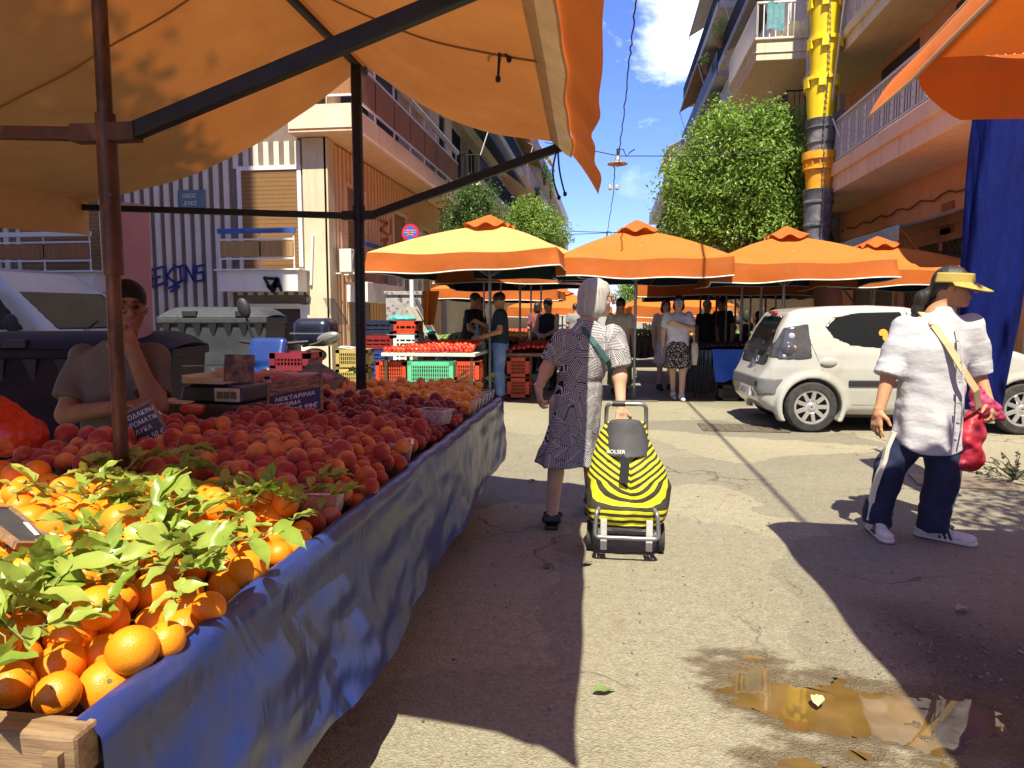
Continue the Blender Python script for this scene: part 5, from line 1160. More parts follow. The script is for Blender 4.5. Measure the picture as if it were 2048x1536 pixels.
# ================================================================ parasols and stalls down the street
para = canvas('parasol_canvas', (.52, .165, .026), (.58, .20, .036), (1.0, .7, .4), .2); pale_para = canvas('faded_parasol_canvas', (.68, .40, .14), (.74, .46, .17), (1.0, .7, .4), .2); val_m = canvas('valance_canvas', (.48, .115, .020), (.54, .145, .028), (1.0, .7, .4), .2)
navl = M('navy_lining', (.010, .016, .05), (.016, .025, .07), 3, .8, transl=.12, tcol=(.02, .03, .08))
teal = M('teal_lining', (.006, .030, .032), (.010, .04, .045), 3, .8)
pipe_w = M('white_piping', (.75, .72, .66), rough=.8)
alu = M('aluminium_pole', (.30, .31, .33), (.42, .43, .45), 9, .35, metal=.7)
def parasol(px, Y, half, ze, zp, rz, label, lining=None, half_y=None, vd=.27, seed=0):
    hx, hy = half, half_y or half; x = PY(px, 600, Y).x; r = empty('parasol', (x, Y, 0), rz, label, 'parasol', 'orange market parasols'); R_ = random.Random(seed); ph = R_.uniform(0, 6)
    def top(dz, k):
        def f(u, v):      # ring u 0..1 around the square, v 0 centre .. 1 edge
            a = u*4; i = int(min(3.9999, a)); s = a-i; C = [(-1, -1), (1, -1), (1, 1), (-1, 1)]; A, B = C[i], C[(i+1) % 4]
            X, Y_ = A[0]+(B[0]-A[0])*s, A[1]+(B[1]-A[1])*s; e = math.sin(math.pi*s)
            q = v*(1-.045*e*v); sag = -.05*e*math.sin(math.pi*v)-.03*(1-e)*0
            return (X*hx*q*k, Y_*hy*q*k, zp+(ze-zp)*v+.05*math.sin(math.pi*v)*(1-e)+sag+dz-.03*e*v**4+.012*math.sin(9*u*6+ph)*v)
        return f
    mb = MB(); mb.grid(top(0, 1), 80, 12); mb.build('canopy', pale_para if lining is not None else para, r, smooth=4)
    mb = MB(); mb.grid(top(-.015, .992), 48, 10); mb.build('lining', lining or navl, r, smooth=4)
    tf = top(0, 1)
    def val(u, v):
        x_, y_, z_ = tf(u, 1); s = (u*4) % 1; e = math.sin(math.pi*s); w = .02*math.sin(26*u*2+ph)+.03*math.sin(11*u*2+ph*2); dd = vd*(1-.10*e+.1*math.sin(5*u*3+ph))
        k = 1+(.015+w*.5*v)*v; return (x_*k, y_*k, z_-dd*v)
    mb = MB(); mb.grid(val, 96, 5); vo = mb.build('valance', val_m, r, smooth=4)
    mb = MB(); mb.tube([val(i/96, 1) for i in range(97)], .010, 5, cap=False); mb.build('piping', pipe_w, vo, smooth=4)
    mb = MB(); mb.grid(lambda u, v: tuple(a*(1+.0) for a in (lambda p: (p[0]*.992, p[1]*.992, p[2]-.002))(val(u, v))), 64, 3); mb.build('valance_lining', lining or navl, vo, smooth=4)
    def capf(u, v):
        a = u*4; i = int(min(3.9999, a)); s = a-i; C = [(-1, -1), (1, -1), (1, 1), (-1, 1)]; A, B = C[i], C[(i+1) % 4]; X, Y_ = A[0]+(B[0]-A[0])*s, A[1]+(B[1]-A[1])*s
        c = 1-v**1.15; sc_ = max(0, (v-.6)/.4)
        return (X*hx*.235*v, Y_*hy*.235*v, zp-.19*(1-c)+.15+.032*math.sin(u*8*math.pi*2+ph)*sc_)
    mb = MB(); mb.grid(capf, 96, 10); mb.build('vent_cap', val_m, r, smooth=4)
    mb = MB(); mb.tube([(0, 0, .02), (0, 0, zp)], .024, 10); mb.build('pole', alu, r, smooth=1)
    for i in range(8):
        a = i*math.pi/4; m = max(abs(math.cos(a)), abs(math.sin(a))); dx, dy = math.cos(a)/m*hx, math.sin(a)/m*hy
        mb = MB(); mb.tube([(dx*.03, dy*.03, zp-.14), (dx*.5, dy*.5, (zp+ze)/2-.10), (dx*.95, dy*.95, ze-.07)], .009, 5); rb = mb.build('rib', alu, r, smooth=1)
        mb = MB(); mb.tube([(dx*.02, dy*.02, ze-.28), (dx*.5, dy*.5, (zp+ze)/2-.05)], .008, 5); mb.build('strut', alu, rb, smooth=1)
    mb = MB(); mb.b2((-.32, -.25, .004), (.36, .25, .016)); mb.tube([(0, 0, .016), (0, 0, .2)], .035, 8); mb.build('base_plate', M('plate_steel', (.2, .2, .2)), r)
    return r
parasol(980, 11.3, 1.42, 2.27, 2.80, rad(-9), 'large near parasol over the tomato table on the left, palest orange', teal, seed=1)
parasol(1271, 11.58, 1.25, 2.19, 2.72, rad(3), 'parasol in the middle of the street with its post behind the silver haired lady', seed=2)
parasol(1567, 11.7, 1.22, 2.12, 2.60, rad(-2), 'parasol standing right behind the white hatchback', seed=3)
parasol(1748, 13.2, 1.25, 2.10, 2.58, rad(4), 'rightmost parasol, beside the blue curtain', seed=4)
parasol(1040, 14.3, 1.5, 2.2, 2.75, rad(5), 'navy lined parasol behind the large left parasol, struts showing', seed=5)
parasol(1005, 18.0, 1.5, 2.0, 2.5, 0, 'parasol deep in the left row behind the struts', seed=6)
parasol(1125, 22.0, 1.5, 1.60, 2.05, 0, 'low far parasol in the left row behind the lady\'s head', seed=7)
parasol(1345, 19.5, 1.3, 1.60, 2.05, rad(8), 'low sunlit parasol far down the right row behind the woman in the patterned skirt', seed=8)
parasol(1440, 15.0, 1.6, 1.98, 2.42, rad(-4), 'parasol in the shade behind the middle one, over the right stall', seed=9)
parasol(1300, 26, 1.5, 1.35, 1.75, 0, 'tiny farthest parasol at the end of the street', seed=10)
# dark canopy behind the hatchback
dkc = M('dark_tarp', (.020, .015, .016), (.04, .03, .03), 3, .7, bump=.3, bsc=3, bd=.05)
dc = empty('dark_canopy', (3.2, 14, 0), 0, 'dark tarpaulin canopy with orange scalloped side behind the hatchback', 'canopy')
def dcf(u, w): return (PY(1325, 600, 12.8).x+5.0*u, 12.6+3.2*w, 2.28+.22*math.sin(math.pi*w)-.06*math.sin(3*math.pi*u)**2+.03*float(wr(u*5, w*4, 0)))
mb = MB(); mb.grid(dcf, 50, 30); loc(mb, dc).build('sheet', dkc, dc, smooth=4)
def dcv(u, w):
    x, y, z = dcf(0, w); return (x-.22*u, y, z-.42*u+.06*abs(math.sin(w*22))*u)
mb = MB(); mb.grid(dcv, 8, 60); loc(mb, dc).build('scalloped_side', para, dc, smooth=4)
for z, y in ((2.12, 12.7), (1.98, 13.5)):
    mb = MB(); mb.tube([(dcf(0, 0)[0], y, z), (dcf(0, 0)[0]+4.6, y, z)], .016, 6); loc(mb, dc).build('rail', alu, dc, smooth=1)
for px in (1484, 1522, 1680):
    x = PY(px, 600, 13).x; mb = MB(); mb.tube([(x, 13, 0), (x, 13, 2.25)], .024, 8); loc(mb, dc).build('post', alu, dc, smooth=1)
# ---- crates
def cratemat(n, a, b): return M(n, a, b, 4, .45, rand=.12, dirt=tuple(x*.5 for x in a), dsc=5, dlo=.6)
CR = {'red': cratemat('red_crate', (.56, .055, .015), (.66, .085, .025)), 'green': cratemat('mint_crate', (.10, .52, .28), (.14, .60, .34)), 'white': cratemat('white_crate', (.66, .74, .72), (.76, .82, .80)), 'navy': cratemat('navy_crate', (.012, .016, .04), (.02, .026, .06)), 'maroon': cratemat('maroon_crate', (.20, .014, .016), (.27, .02, .022)), 'yellow': cratemat('olive_crate', (.44, .34, .10), (.54, .42, .14)), 'blue': cratemat('blue_crate', (.015, .04, .20), (.02, .06, .27)), 'black': cratemat('black_crate', (.012, .012, .014), (.03, .03, .03)), 'pink': cratemat('pink_crate', (.20, .018, .03), (.27, .03, .045))}
def crate(x, y, z, rz, col, label, size=(.50, .34, .30), group='market crates', style=0):
    w, d, h = size; r = empty('crate', (x, y, z), rz, label, 'crate', group); m = CR[col]; t = .012
    def panel(name, L, pos, rot):
        mb = MB(); mb.box((0, 0, .03), (L, t, .05)); mb.box((0, 0, h-.035), (L, t, .06)); mb.box((-L/2+.03, 0, h/2), (.06, t, h-.02)); mb.box((L/2-.03, 0, h/2), (.06, t, h-.02))
        if style == 0:
            n = int((L-.12)/.032)
            for i in range(n): mb.box((-L/2+.06+(i+.5)*(L-.12)/n, 0, h/2), (.012, t*.8, h-.1))
            k = max(2, int((h-.1)/.055))
            for j in range(1, k): mb.box((0, 0, .05+(h-.1)*j/k), (L-.1, t*.7, .010))
        else:
            k = max(3, int(h/.06))
            for j in range(1, k): mb.box((0, 0, h*j/k), (L-.1, t*.9, .034))
            n = max(2, int(L/.14))
            for i in range(n): mb.box((-L/2+.06+(i+.5)*(L-.12)/n, 0, h/2), (.022, t*.7, h-.08))
        o = mb.build(name, m, r); o.location = pos; o.rotation_euler = (0, 0, rot)
    panel('side', w, (0, -d/2, 0), 0); panel('side', w, (0, d/2, 0), 0); panel('side', d-.024, (-w/2+t/2, 0, 0), rad(90)); panel('side', d-.024, (w/2-t/2, 0, 0), rad(90))
    MB().b2((-w/2+.012, -d/2+.008, .004), (w/2-.012, d/2-.008, .016)).build('bottom', m, r)
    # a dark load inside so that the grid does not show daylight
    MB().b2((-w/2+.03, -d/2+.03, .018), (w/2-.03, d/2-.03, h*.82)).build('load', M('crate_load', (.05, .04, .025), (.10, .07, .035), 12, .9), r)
    return r
def crate_px(px0, px1, pyb, pyt, Y, col, label, style=0, rz=0, d=.34):
    a, b = PY(px0, pyb, Y), PY(px1, pyb, Y); h = PY(px0, pyt, Y).z-a.z; return crate((a.x+b.x)/2, Y+d/2, max(0.003, a.z), rz, col, label, (b.x-a.x, d, h), style=style)
YT = 10.2
crate_px(752, 812, 772, 722, YT+.1, 'red', 'red crate in the shade under the left end of the tomato table')
crate_px(815, 905, 785, 722, YT-.25, 'green', 'mint green crate standing in front of the tomato table', rz=.05)
crate_px(906, 958, 766, 722, YT+.05, 'red', 'bright red crate under the sunlit right end of the tomato table', rz=.0)
crate_px(892, 912, 790, 752, YT-.1, 'red', 'small red basket between the mint crate and the bright red crate')
crate_px(1014, 1058, 795, 755, 11.3, 'red', 'bottom red crate of the pair beside the man in jeans')
crate_px(1014, 1058, 754, 714, 11.3, 'red', 'top red crate of the pair under the table beside the man in jeans')
crate_px(672, 733, 735, 698, 10.5, 'yellow', 'olive yellow crate with paper on top behind the black pole', rz=0)
crate_px(672, 733, 775, 737, 10.5, 'yellow', 'olive yellow crate underneath the papered one')
crate_px(735, 786, 740, 700, 12.4, 'blue', 'blue crate at the foot of the dark stack beside the road sign', 1)
crate_px(735, 786, 775, 741, 12.4, 'blue', 'blue crate on the ground at the foot of the dark stack', 1)
crate_px(720, 786, 699, 670, 12.6, 'maroon', 'maroon crate in the middle of the dark stack', 1)
crate_px(720, 786, 669, 640, 12.6, 'navy', 'navy crate topping the dark stack', 1)
for i, (a, b_, c) in enumerate(((668, 641, 'red'), (700, 669, 'white'), (732, 701, 'white'), (768, 733, 'white'))):
    crate_px(787, 836, a, b_, 12.0, c, ('red crate topping the white stack at the sign post', 'upper white crate under the red one at the sign post', 'middle white crate at the sign post', 'lowest white crate at the sign post')[i], 1)
crate_px(838, 862, 705, 668, 12.6, 'maroon', 'narrow maroon crate right of the white stack', 1)
crate_px(838, 862, 760, 706, 12.6, 'maroon', 'lower maroon crate right of the white stack', 1)
crate_px(540, 617, 742, 704, 6.6, 'pink', 'pinkish red crate behind the roll of bags', 0)
crate_px(505, 545, 690, 640, 12.0, 'red', 'red crate seen behind the scooter mirror', 0)
crate_px(1437, 1484, 803, 770, 11.6, 'black', 'black grid crate on the ground beside the hatchback', 0)
# ---- tomato table etc.
def table(x0, x1, y0, y1, z, label, m, legs=True, th=.05):
    r = empty('market_table', ((x0+x1)/2, (y0+y1)/2, 0), 0, label, 'table', 'market tables'); mb = MB(); mb.b2((x0, y0, z-th), (x1, y1, z)); loc(mb, r).build('tabletop', m, r, bevel=.006)
    if legs:
        for x in (x0+.06, x1-.06):
            for y in (y0+.06, y1-.06): mb = MB(); mb.b2((x-.02, y-.02, 0), (x+.02, y+.02, z-th)); loc(mb, r).build('leg', darkwood, r)
    return r
pale = M('pale_board', (.55, .52, .46), (.68, .64, .56), 5, .7)
a, b = PY(762, 712, YT), PY(950, 712, YT)
table(a.x, b.x, YT, YT+1.3, .81, 'pale wooden table of tomatoes in front of the left parasol post', pale)
TOM = [fruit_mesh('tomato', .038, .85, 0, .12, tomm, s) for s in (20, 21)]
k = 0
for j in range(14):
    for i in range(28):
        x = a.x+.05+i*.068+rng.uniform(-.01, .01)+(j % 2)*.034; y = YT+.06+j*.072
        if x < b.x-.05 and k < 290: place(TOM, 'tomato', x, y, .84+.10*min(1, j/6)*math.sin(math.pi*(i+.5)/28)+rng.uniform(0, .025), 'glossy red tomato on the pale table under the left parasol', 'tomato', 'tomatoes on the pale table'); k += 1
def produce(name, x0, x1, y0, y1, z, cols, label, r_=.045, seed=0, hmp=.12):
    """a heap nobody could count: one object"""
    rr = random.Random(seed); V = []; F = []; mi = []; ms = [M('produce_'+c[0], c[1], c[2], 8, .4) for c in cols]
    bm = fruit_mesh('tmp', r_, .9, 0, .1, ms[0], 3); bv = np.array([tuple(q.co) for q in bm.vertices]); bf = [tuple(q.vertices) for q in bm.polygons]; bpy.data.meshes.remove(bm)
    y = y0
    while y < y1:
        x = x0
        while x < x1:
            h = hmp*math.sin(math.pi*(x-x0)/(x1-x0))**.5*math.sin(math.pi*min(1, (y-y0)/(y1-y0)+.15))**.5; k = len(V)
            V += (bv+np.array([x+rr.uniform(-.01, .01), y+rr.uniform(-.01, .01), z+r_*.8+h+rr.uniform(-.01, .015)])).tolist(); F += [tuple(i+k for i in q) for q in bf]; mi += [int((x-x0)/(x1-x0)*len(ms)*.999)]*len(bf); x += r_*1.9
        y += r_*1.8
    return tag(mk(name, V, F, ms, None, 4, mi), label, 'produce', kind='stuff')
c0, c1 = PY(1012, 702, 11.3), PY(1120, 702, 11.3)
table(c0.x, c1.x+.3, 11.3, 12.6, .76, 'wooden table of red produce beside the man in jeans', wood)
produce('tomato_heap', c0.x+.05, c1.x+.25, 11.36, 12.5, .76, [('tomato', (.42, .03, .015), (.55, .05, .02))], 'dense heap of red tomatoes on the table beside the man in jeans', .04, 2)
d0 = PY(1385, 700, 11.9)
table(d0.x, d0.x+2.6, 11.9, 13.0, .80, 'table of dark fruit draped in black behind the hatchback', darkwood)
produce('dark_fruit_heap', d0.x+.05, d0.x+2.5, 11.95, 12.9, .80, [('plum', (.02, .012, .025), (.06, .03, .05)), ('grape', (.03, .01, .02), (.08, .03, .03)), ('dk', (.02, .02, .02), (.1, .05, .03))], 'heap of dark plums and grapes on the draped table', .035, 3, .08)
blackdr = M('black_drape', (.010, .011, .014), (.02, .02, .025), 4, .22, spec=.8, bump=.5, bsc=3, bd=.03, st=(6, 6, .6))
def drape(x0, x1, y, z0, z1, m, name, label, n=40):
    mb = MB(); mb.grid(lambda u, w: (x0+(x1-x0)*u, y-.03*math.sin(u*n)*w-.05*w, z1+(z0-z1)*w+.02*math.sin(u*9)*w), 90, 10); return tag(mb.build(name, m, smooth=4), label, 'drape')
drape(PY(1378, 700, 11.86).x, PY(1432, 700, 11.86).x, 11.86, .10, .80, blackdr, 'black_drape', 'shiny black plastic drape hanging at the front of the dark fruit table')
mb = MB(); x0, x1 = PY(1424, 700, 11.8).x, PY(1500, 700, 11.8).x
mb.grid(lambda u, w: (x0+(x1-x0)*u+.05*w, 11.80-.05*math.sin(u*7)*w-.1*w, .82-(.30+.22*(1-u)+.05*math.sin(u*5))*w), 40, 12)
tag(mb.build('blue_cloth', M('bright_blue_cloth', (.02, .09, .52), (.03, .14, .62), 3, .5), smooth=4), 'bright blue tarpaulin corner hanging beside the hatchback rear', 'cloth')
for (x0, x1, y, lab, cols, sd) in ((-4.0, -1.6, 14.2, 'table of mixed vegetables in the second left row', [('lettuce', (.06, .14, .02), (.12, .22, .04)), ('pepper', (.4, .03, .02), (.5, .1, .02))], 5), (-4.0, -1.7, 17.2, 'table of greens in the third left row', [('lettuce', (.06, .14, .02), (.12, .22, .04)), ('lemon', (.6, .5, .05), (.7, .6, .1))], 6),
                                 (1.7, 4.4, 15.2, 'table of dark goods in the second right row', [('plum', (.03, .02, .03), (.06, .03, .05)), ('orange2', (.6, .2, .02), (.7, .3, .03))], 7), (1.7, 4.2, 18.4, 'table of fruit in the third right row', [('orange2', (.6, .2, .02), (.7, .3, .03)), ('lettuce', (.06, .14, .02), (.12, .22, .04))], 8), (.35, 1.5, 20.6, 'small folding table far behind the woman in the patterned skirt', [('lettuce', (.06, .1, .02), (.1, .15, .04))], 9), (-3.6, -1.5, 20.2, 'table of fruit in the far left row', [('pepper', (.4, .03, .02), (.5, .1, .02))], 10)):
    table(x0, x1, y, y+1.1, .78, lab, darkwood); produce('produce_heap', x0+.05, x1-.05, y+.05, y+1.0, .78, cols, 'produce heap on the '+lab, .05, sd)
    drape(x0, x1, y-.03, .15, .74, M('dim_drape', (.03, .03, .045), (.06, .055, .07), 2, .7), 'table_drape', 'dark drape hanging from the '+lab)
# hanging goods and rails in the shade on the right
for i, px in enumerate((1400, 1416, 1432, 1452, 1470, 1500, 1530, 1550)):
    q = PY(px, 640, 14.6); mb = MB(); mb.tube([(q.x, 14.6, 0), (q.x, 14.6, 2.1)], .02, 6); tag(mb.build('stall_post', alu if i % 2 else M('dull_post', (.12, .11, .10)), smooth=1), 'thin metal post among the shaded stalls behind the hatchback', 'post', 'thin posts in the shaded right stalls')
for i, px in enumerate((968, 1002, 1062, 1082)):
    q = PY(px, 640, 13.2); mb = MB(); mb.tube([(q.x, 13.2, 0), (q.x, 13.2, 2.2)], .018, 6); tag(mb.build('stall_post', alu, smooth=1), 'thin metal post among the shaded stalls on the left', 'post', 'thin posts in the shaded left stalls')
for i in range(26):
    px = rng.uniform(1395, 1560); q = PY(px, rng.uniform(625, 660), 16+rng.uniform(0, 2)); s = SDF((-.12, -.12, -.2), (.12, .12, .2), .02); s.ell((0, 0, 0), (rng.uniform(.05, .1), .06, rng.uniform(.07, .16)), 0)
    tag(s.build('hanging_bundle', M('bundle_%d' % (i % 4), [(.05, .03, .02), (.16, .13, .10), (.10, .03, .02), (.02, .03, .02)][i % 4], rough=.7), loc=q), 'small bundle hanging in the dim right stalls', 'hanging goods', 'bundles hanging in the dim right stalls')
# cabinet, leaning plank, orange cloth, road sign
q0, q1 = PY(772, 640, 14.6), PY(842, 590, 14.6)
cab = empty('utility_cabinet', ((q0.x+q1.x)/2, 14.8, 0), 0, 'grey utility cabinet with peeling paint beside the road sign', 'cabinet')
cabm = M('cabinet_paint', (.30, .29, .28), (.42, .40, .38), 4, .7, dirt=(.10, .09, .09), dsc=9, dlo=.52, dhi=.6)
w = (q1.x-q0.x); MB().b2((-w/2, -.2, 0), (w/2, .25, q1.z)).build('body', cabm, cab, bevel=.01); MB().b2((-w/2-.03, -.24, q1.z), (w/2+.03, .29, q1.z+.08)).build('lid', cabm, cab, bevel=.01)
for s_ in (-1, 1): MB().b2((s_*w/4-w/4+.03, -.22, .1), (s_*w/4+w/4-.03, -.201, q1.z-.08)).build('door', cabm, cab)
mb = MB(); mb.bar(PY(828, 615, 12.9), PY(902, 742, 12.9), .05, .9, up=(0, 1, 0)); tag(mb.build('leaning_board', M('board_grey', (.45, .40, .34), (.55, .50, .43), 3, .8)), 'pale board leaning diagonally behind the tomato table', 'board')
mb = MB(); mb.tube([PY(832, 598, 12.8), PY(905, 745, 12.8)], .035, 8); tag(mb.build('steel_prop', M('dark_prop', (.07, .07, .08)), smooth=1), 'dark steel prop lying along the leaning board', 'prop')
a, b = PY(862, 582, 11.9), PY(858, 650, 11.9)
mb = MB(); mb.grid(lambda u, v: (a.x+(b.x-a.x)*v+(u-.5)*(.30-.12*v), 11.9+.04*math.sin(u*12), a.z+(b.z-a.z)*v), 20, 10)
tag(mb.build('orange_cloth', para, smooth=4), 'strip of orange cloth hanging under the left parasol edge', 'cloth')
sp_ = PY(821, 466, 13.0); sg = empty('road_sign', (sp_.x, 13.0, 0), 0, 'round red and blue no stopping sign on a paint wrapped post', 'road sign')
MB().tube([(0, .03, 0), (0, .03, sp_.z+.15)], .03, 10).build('post', M('sign_post', (.20, .20, .21), (.3, .3, .3), 5, .6), sg, smooth=1)
z0, z1 = PY(821, 632, 13).z, PY(821, 555, 13).z; MB().tube([(0, .03, z0), (0, .03, z1)], .042, 10).build('white_wrap', M('white_wrap', (.62, .66, .68), (.75, .78, .78), 3, .6, dirt=(.1, .3, .38), dsc=3), sg, smooth=1)
RM = Matrix.Rotation(rad(90), 3, 'X'); zz = sp_.z
MB().lathe([(.165, 0), (.165, .012)], 32, c=(0, -.004, zz), M=RM).build('disc', M('sign_red', (.62, .015, .03), rough=.4), sg)
MB().lathe([(.128, 0), (.128, .004)], 32, c=(0, -.0165, zz), M=RM).build('blue_field', M('sign_blue', (.03, .12, .50), rough=.4), sg)
for an in (45, -45): MB().box((0, -.0225, zz), (.26, .003, .030), rot=(0, rad(an), 0)).build('red_bar', M('sign_red', (.62, .015, .03)), sg)
for s_, dz in (('ΕΞΑΙΡΟΥΝΤΑΙ', .032), ('ΑΔΕΙΑ ΛΑΪΚΗΣ', -.006), ('ΑΓΟΡΑΣ', -.044)): text_mesh(s_, .032, whitem, 'lettering', sg, (0, -.026, zz+dz), (math.pi/2, 0, 0), align='CENTER')
# teal bag lying on the crates
s = SDF((-.3, -.2, -.06), (.3, .2, .16), .016); s.ell((0, 0, .02), (.22, .13, .06), 0); nz = snoise(14, 4, 3); s.add(lambda x, y, z: .03*nz(x, y, z)); tealb = M('turquoise_plastic', (.08, .46, .44), (.18, .62, .58), 6, .35, transl=.3)
q = PY(806, 640, 12.15); tag(s.build('plastic_bag', tealb, loc=q), 'crumpled turquoise bag on top of the red crate at the sign post', 'bag')
s = SDF((-.3, -.2, -.06), (.3, .2, .12), .016); s.ell((0, 0, .02), (.2, .13, .04), 0); s.add(lambda x, y, z: .02*nz(x, y, z)); q = PY(850, 667, 12.7); tag(s.build('plastic_bag', tealb, loc=q), 'flat turquoise bag on the maroon crate', 'bag')
# paper on the yellow crate
q = PY(702, 697, 10.66); mb = MB(); mb.box((0, 0, .01), (.36, .24, .004), rot=(.05, .08, .2)); mb.box((.02, .02, .02), (.3, .2, .004), rot=(-.05, .1, -.2)); tag(mb.build('paper_sheet', M('white_paper', (.7, .7, .7), rough=.8), loc=q), 'white paper lying on the olive yellow crate', 'paper')
# ================================================================ vehicles and bins
def smax(a, b, k): h = np.clip(.5-.5*(b-a)/k, 0, 1); return b*(1-h)+a*h+k*h*(1-h)
carw = M('car_white', (.40, .40, .365), (.45, .45, .415), 1.2, .28, coat=.6, dirt=(.27, .255, .21), dsc=1.5, dlo=.55, dhi=.9)
rubber = M('tyre_rubber', (.02, .02, .02), (.045, .043, .04), 20, .8, bump=.2); hubm = M('hubcap_silver', (.48, .48, .48), (.58, .58, .57), 6, .3, metal=.6)
carglass = Mglass('car_glass', (.008, .012, .014), .05, .92, .5); trimb = M('black_trim', (.02, .02, .022), rough=.55); greyt = M('grey_bumper', (.13, .135, .14), (.17, .175, .18), 5, .6)
def wheel(root, x, y, sgn, R_=.30):
    rot = Matrix.Rotation(rad(90)*sgn, 3, 'X')
    mb = MB(); mb.lathe([(R_*.66, -.08), (R_*.9, -.085), (R_*.985, -.06), (R_, 0), (R_*.985, .06), (R_*.92, .085), (R_*.70, .09), (R_*.66, .07)], 40, M=rot, cap=False); w = mb.build('wheel', rubber, root, smooth=.8); w.location = (x, y, R_)
    mb = MB(); mb.lathe([(.01, .075), (R_*.12, .078), (R_*.16, .07), (R_*.28, .062), (R_*.30, .055)], 32, M=rot, cap=False); mb.lathe([(R_*.585, .072), (R_*.66, .078), (R_*.71, .07), (R_*.71, .05), (R_*.58, .05)], 40, M=rot, cap=False)
    for i in range(9):
        a = i*2*math.pi/9; c = Vector((math.cos(a)*R_*.42, math.sin(a)*R_*.42, .068)); b = MB(); b.box((0, 0, 0), (R_*.40, R_*.17, .014), taper=.8); M3 = Matrix.Rotation(a, 3, 'Z')
        mb.add([rot @ (M3 @ Vector(v)+c) for v in b.v], b.f)
    mb.build('hubcap', hubm, w, smooth=.6)
    mb = MB(); mb.lathe([(.005, .03), (R_*.66, .03)], 24, M=rot, cap=False); mb.build('brake_disc', trimb, w)
def sdf_part(S, extra, name, mat, root, off=.005):
    """skin of the body field limited to a region; sits a few mm proud of it"""
    T = SDF.__new__(SDF); T.h = S.h; T.lo = S.lo; T.n = S.n; T.ax = S.ax
    g = (S.ax[0][:, None, None], S.ax[1][None, :, None], S.ax[2][None, None, :])
    T.F = np.maximum(np.maximum(S.F-off, -(S.F+max(.03, 1.9*S.h))), extra(*g)).astype(np.float32); return T.build(name, mat, root)
# ---- white hatchback: x forward from the rear axle, near side is -y
hb = empty('hatchback', (2.33, 9.40, 0), rad(3.2), 'white dusty hatchback parked across the street, its rear to the left', 'car')
S = SDF((-.70, -.90, .12), (3.0, .90, 1.55), .018)
prof = [(-.46, .24), (-.56, .34), (-.585, .48), (-.57, .62), (-.50, .74), (-.475, .80), (-.43, .95), (-.335, 1.20), (-.22, 1.40), (-.10, 1.445), (.25, 1.475), (.7, 1.485), (1.1, 1.465), (1.42, 1.40), (1.72, 1.24), (2.05, 1.02), (2.30, .95), (2.6, .84), (2.80, .68), (2.85, .5), (2.82, .30), (2.7, .2), (-.3, .2)]
def wid(x, z):
    w = np.interp(z, [.15, .3, .5, .75, .92, 1.1, 1.3, 1.5], [.74, .785, .815, .812, .785, .725, .645, .56])
    return w*np.interp(x, [-.6, -.45, -.2, .3, 1.8, 2.4, 2.7, 2.9], [.80, .90, .965, 1, 1, .97, .88, .70])
S.fn(lambda x, y, z: smax(polysdf(x, z, prof), np.abs(y)-wid(x, z), .10))
for wx in (0, 2.34):   # swollen arches and wheel wells
    S.fn(lambda x, y, z: smax(np.sqrt((x-wx)**2+(z-.30)**2)-.40, np.abs(np.abs(y)-.72)-.095, .06), .05)
    S.fn(lambda x, y, z: np.maximum(np.sqrt((x-wx)**2+(z-.30)**2)-.335, .52-np.abs(y)), .012, 's')
S.build('body', carw, hb)
def region(poly, ymin, sg_=1):
    return lambda x, y, z: np.maximum(polysdf(x, z, poly)-.015, ymin-sg_*y)
for sg_ in (-1, 1):
    sdf_part(S, region([(.17, 1.235), (.27, 1.33), (.55, 1.385), (1.02, 1.395), (1.06, .985), (.72, .995), (.43, 1.03), (.25, 1.11)], .5, sg_), 'rear_side_window', carglass, hb)
    sdf_part(S, region([(1.15, 1.385), (1.40, 1.345), (1.95, 1.02), (1.15, .985)], .5, sg_), 'front_side_window', carglass, hb)
sdf_part(S, lambda x, y, z: np.maximum(polysdf(y, z, [(-.60, .80), (-.56, .95), (-.42, 1.36), (.42, 1.36), (.56, .95), (.60, .80), (.5, .76), (-.5, .76)]), x+.12), 'rear_glass', carglass, hb)
sdf_part(S, lambda x, y, z: np.maximum(polysdf(x, z, [(1.47, 1.37), (2.02, 1.05), (1.9, 1.0), (1.3, 1.4)]), np.abs(y)-.62), 'windscreen', carglass, hb)
lampm = M('lamp_clear', (.34, .30, .30), (.42, .36, .36), 5, .12, coat=1); redl = M('lamp_red', (.45, .02, .015), rough=.12, coat=1); amb = M('lamp_amber', (.55, .20, .04), rough=.12, coat=1)
for sg_ in (-1, 1):
    sdf_part(S, lambda x, y, z: np.maximum(np.maximum(polysdf(x, z, [(-.02, 1.27), (-.01, .86), (-.30, .84), (-.48, .88), (-.30, 1.22)]), .46-sg_*y), np.abs(z-1.05)-.24), 'taillight', M('lamp_housing', (.035, .035, .04), (.08, .08, .085), 4, .08, coat=1), hb, .008)
    for k, (x_, y_, z_, m_, r_) in enumerate(((-.215, .635, 1.11, lampm, .07), (-.265, .70, .965, M('lamp_dark', (.06, .06, .07), rough=.1, coat=1), .085), (-.20, .715, .99, amb, .035), (-.19, .66, 1.12, redl, .04), (-.31, .715, .89, lampm, .04))):
        T = SDF((x_-.14, sg_*y_-.14, z_-.14), (x_+.14, sg_*y_+.14, z_+.14), .011); T.ell((x_, sg_*y_, z_), (r_, r_, r_), 0); T.build('lamp', m_, hb)
sdf_part(S, lambda x, y, z: np.maximum(np.maximum(polysdf(y, z, [(-.76, .63), (-.74, .44), (-.6, .40), (-.52, .50), (.52, .50), (.6, .40), (.74, .44), (.76, .63)]), x+.30), -x-.8), 'bumper_insert', greyt, hb, .012)
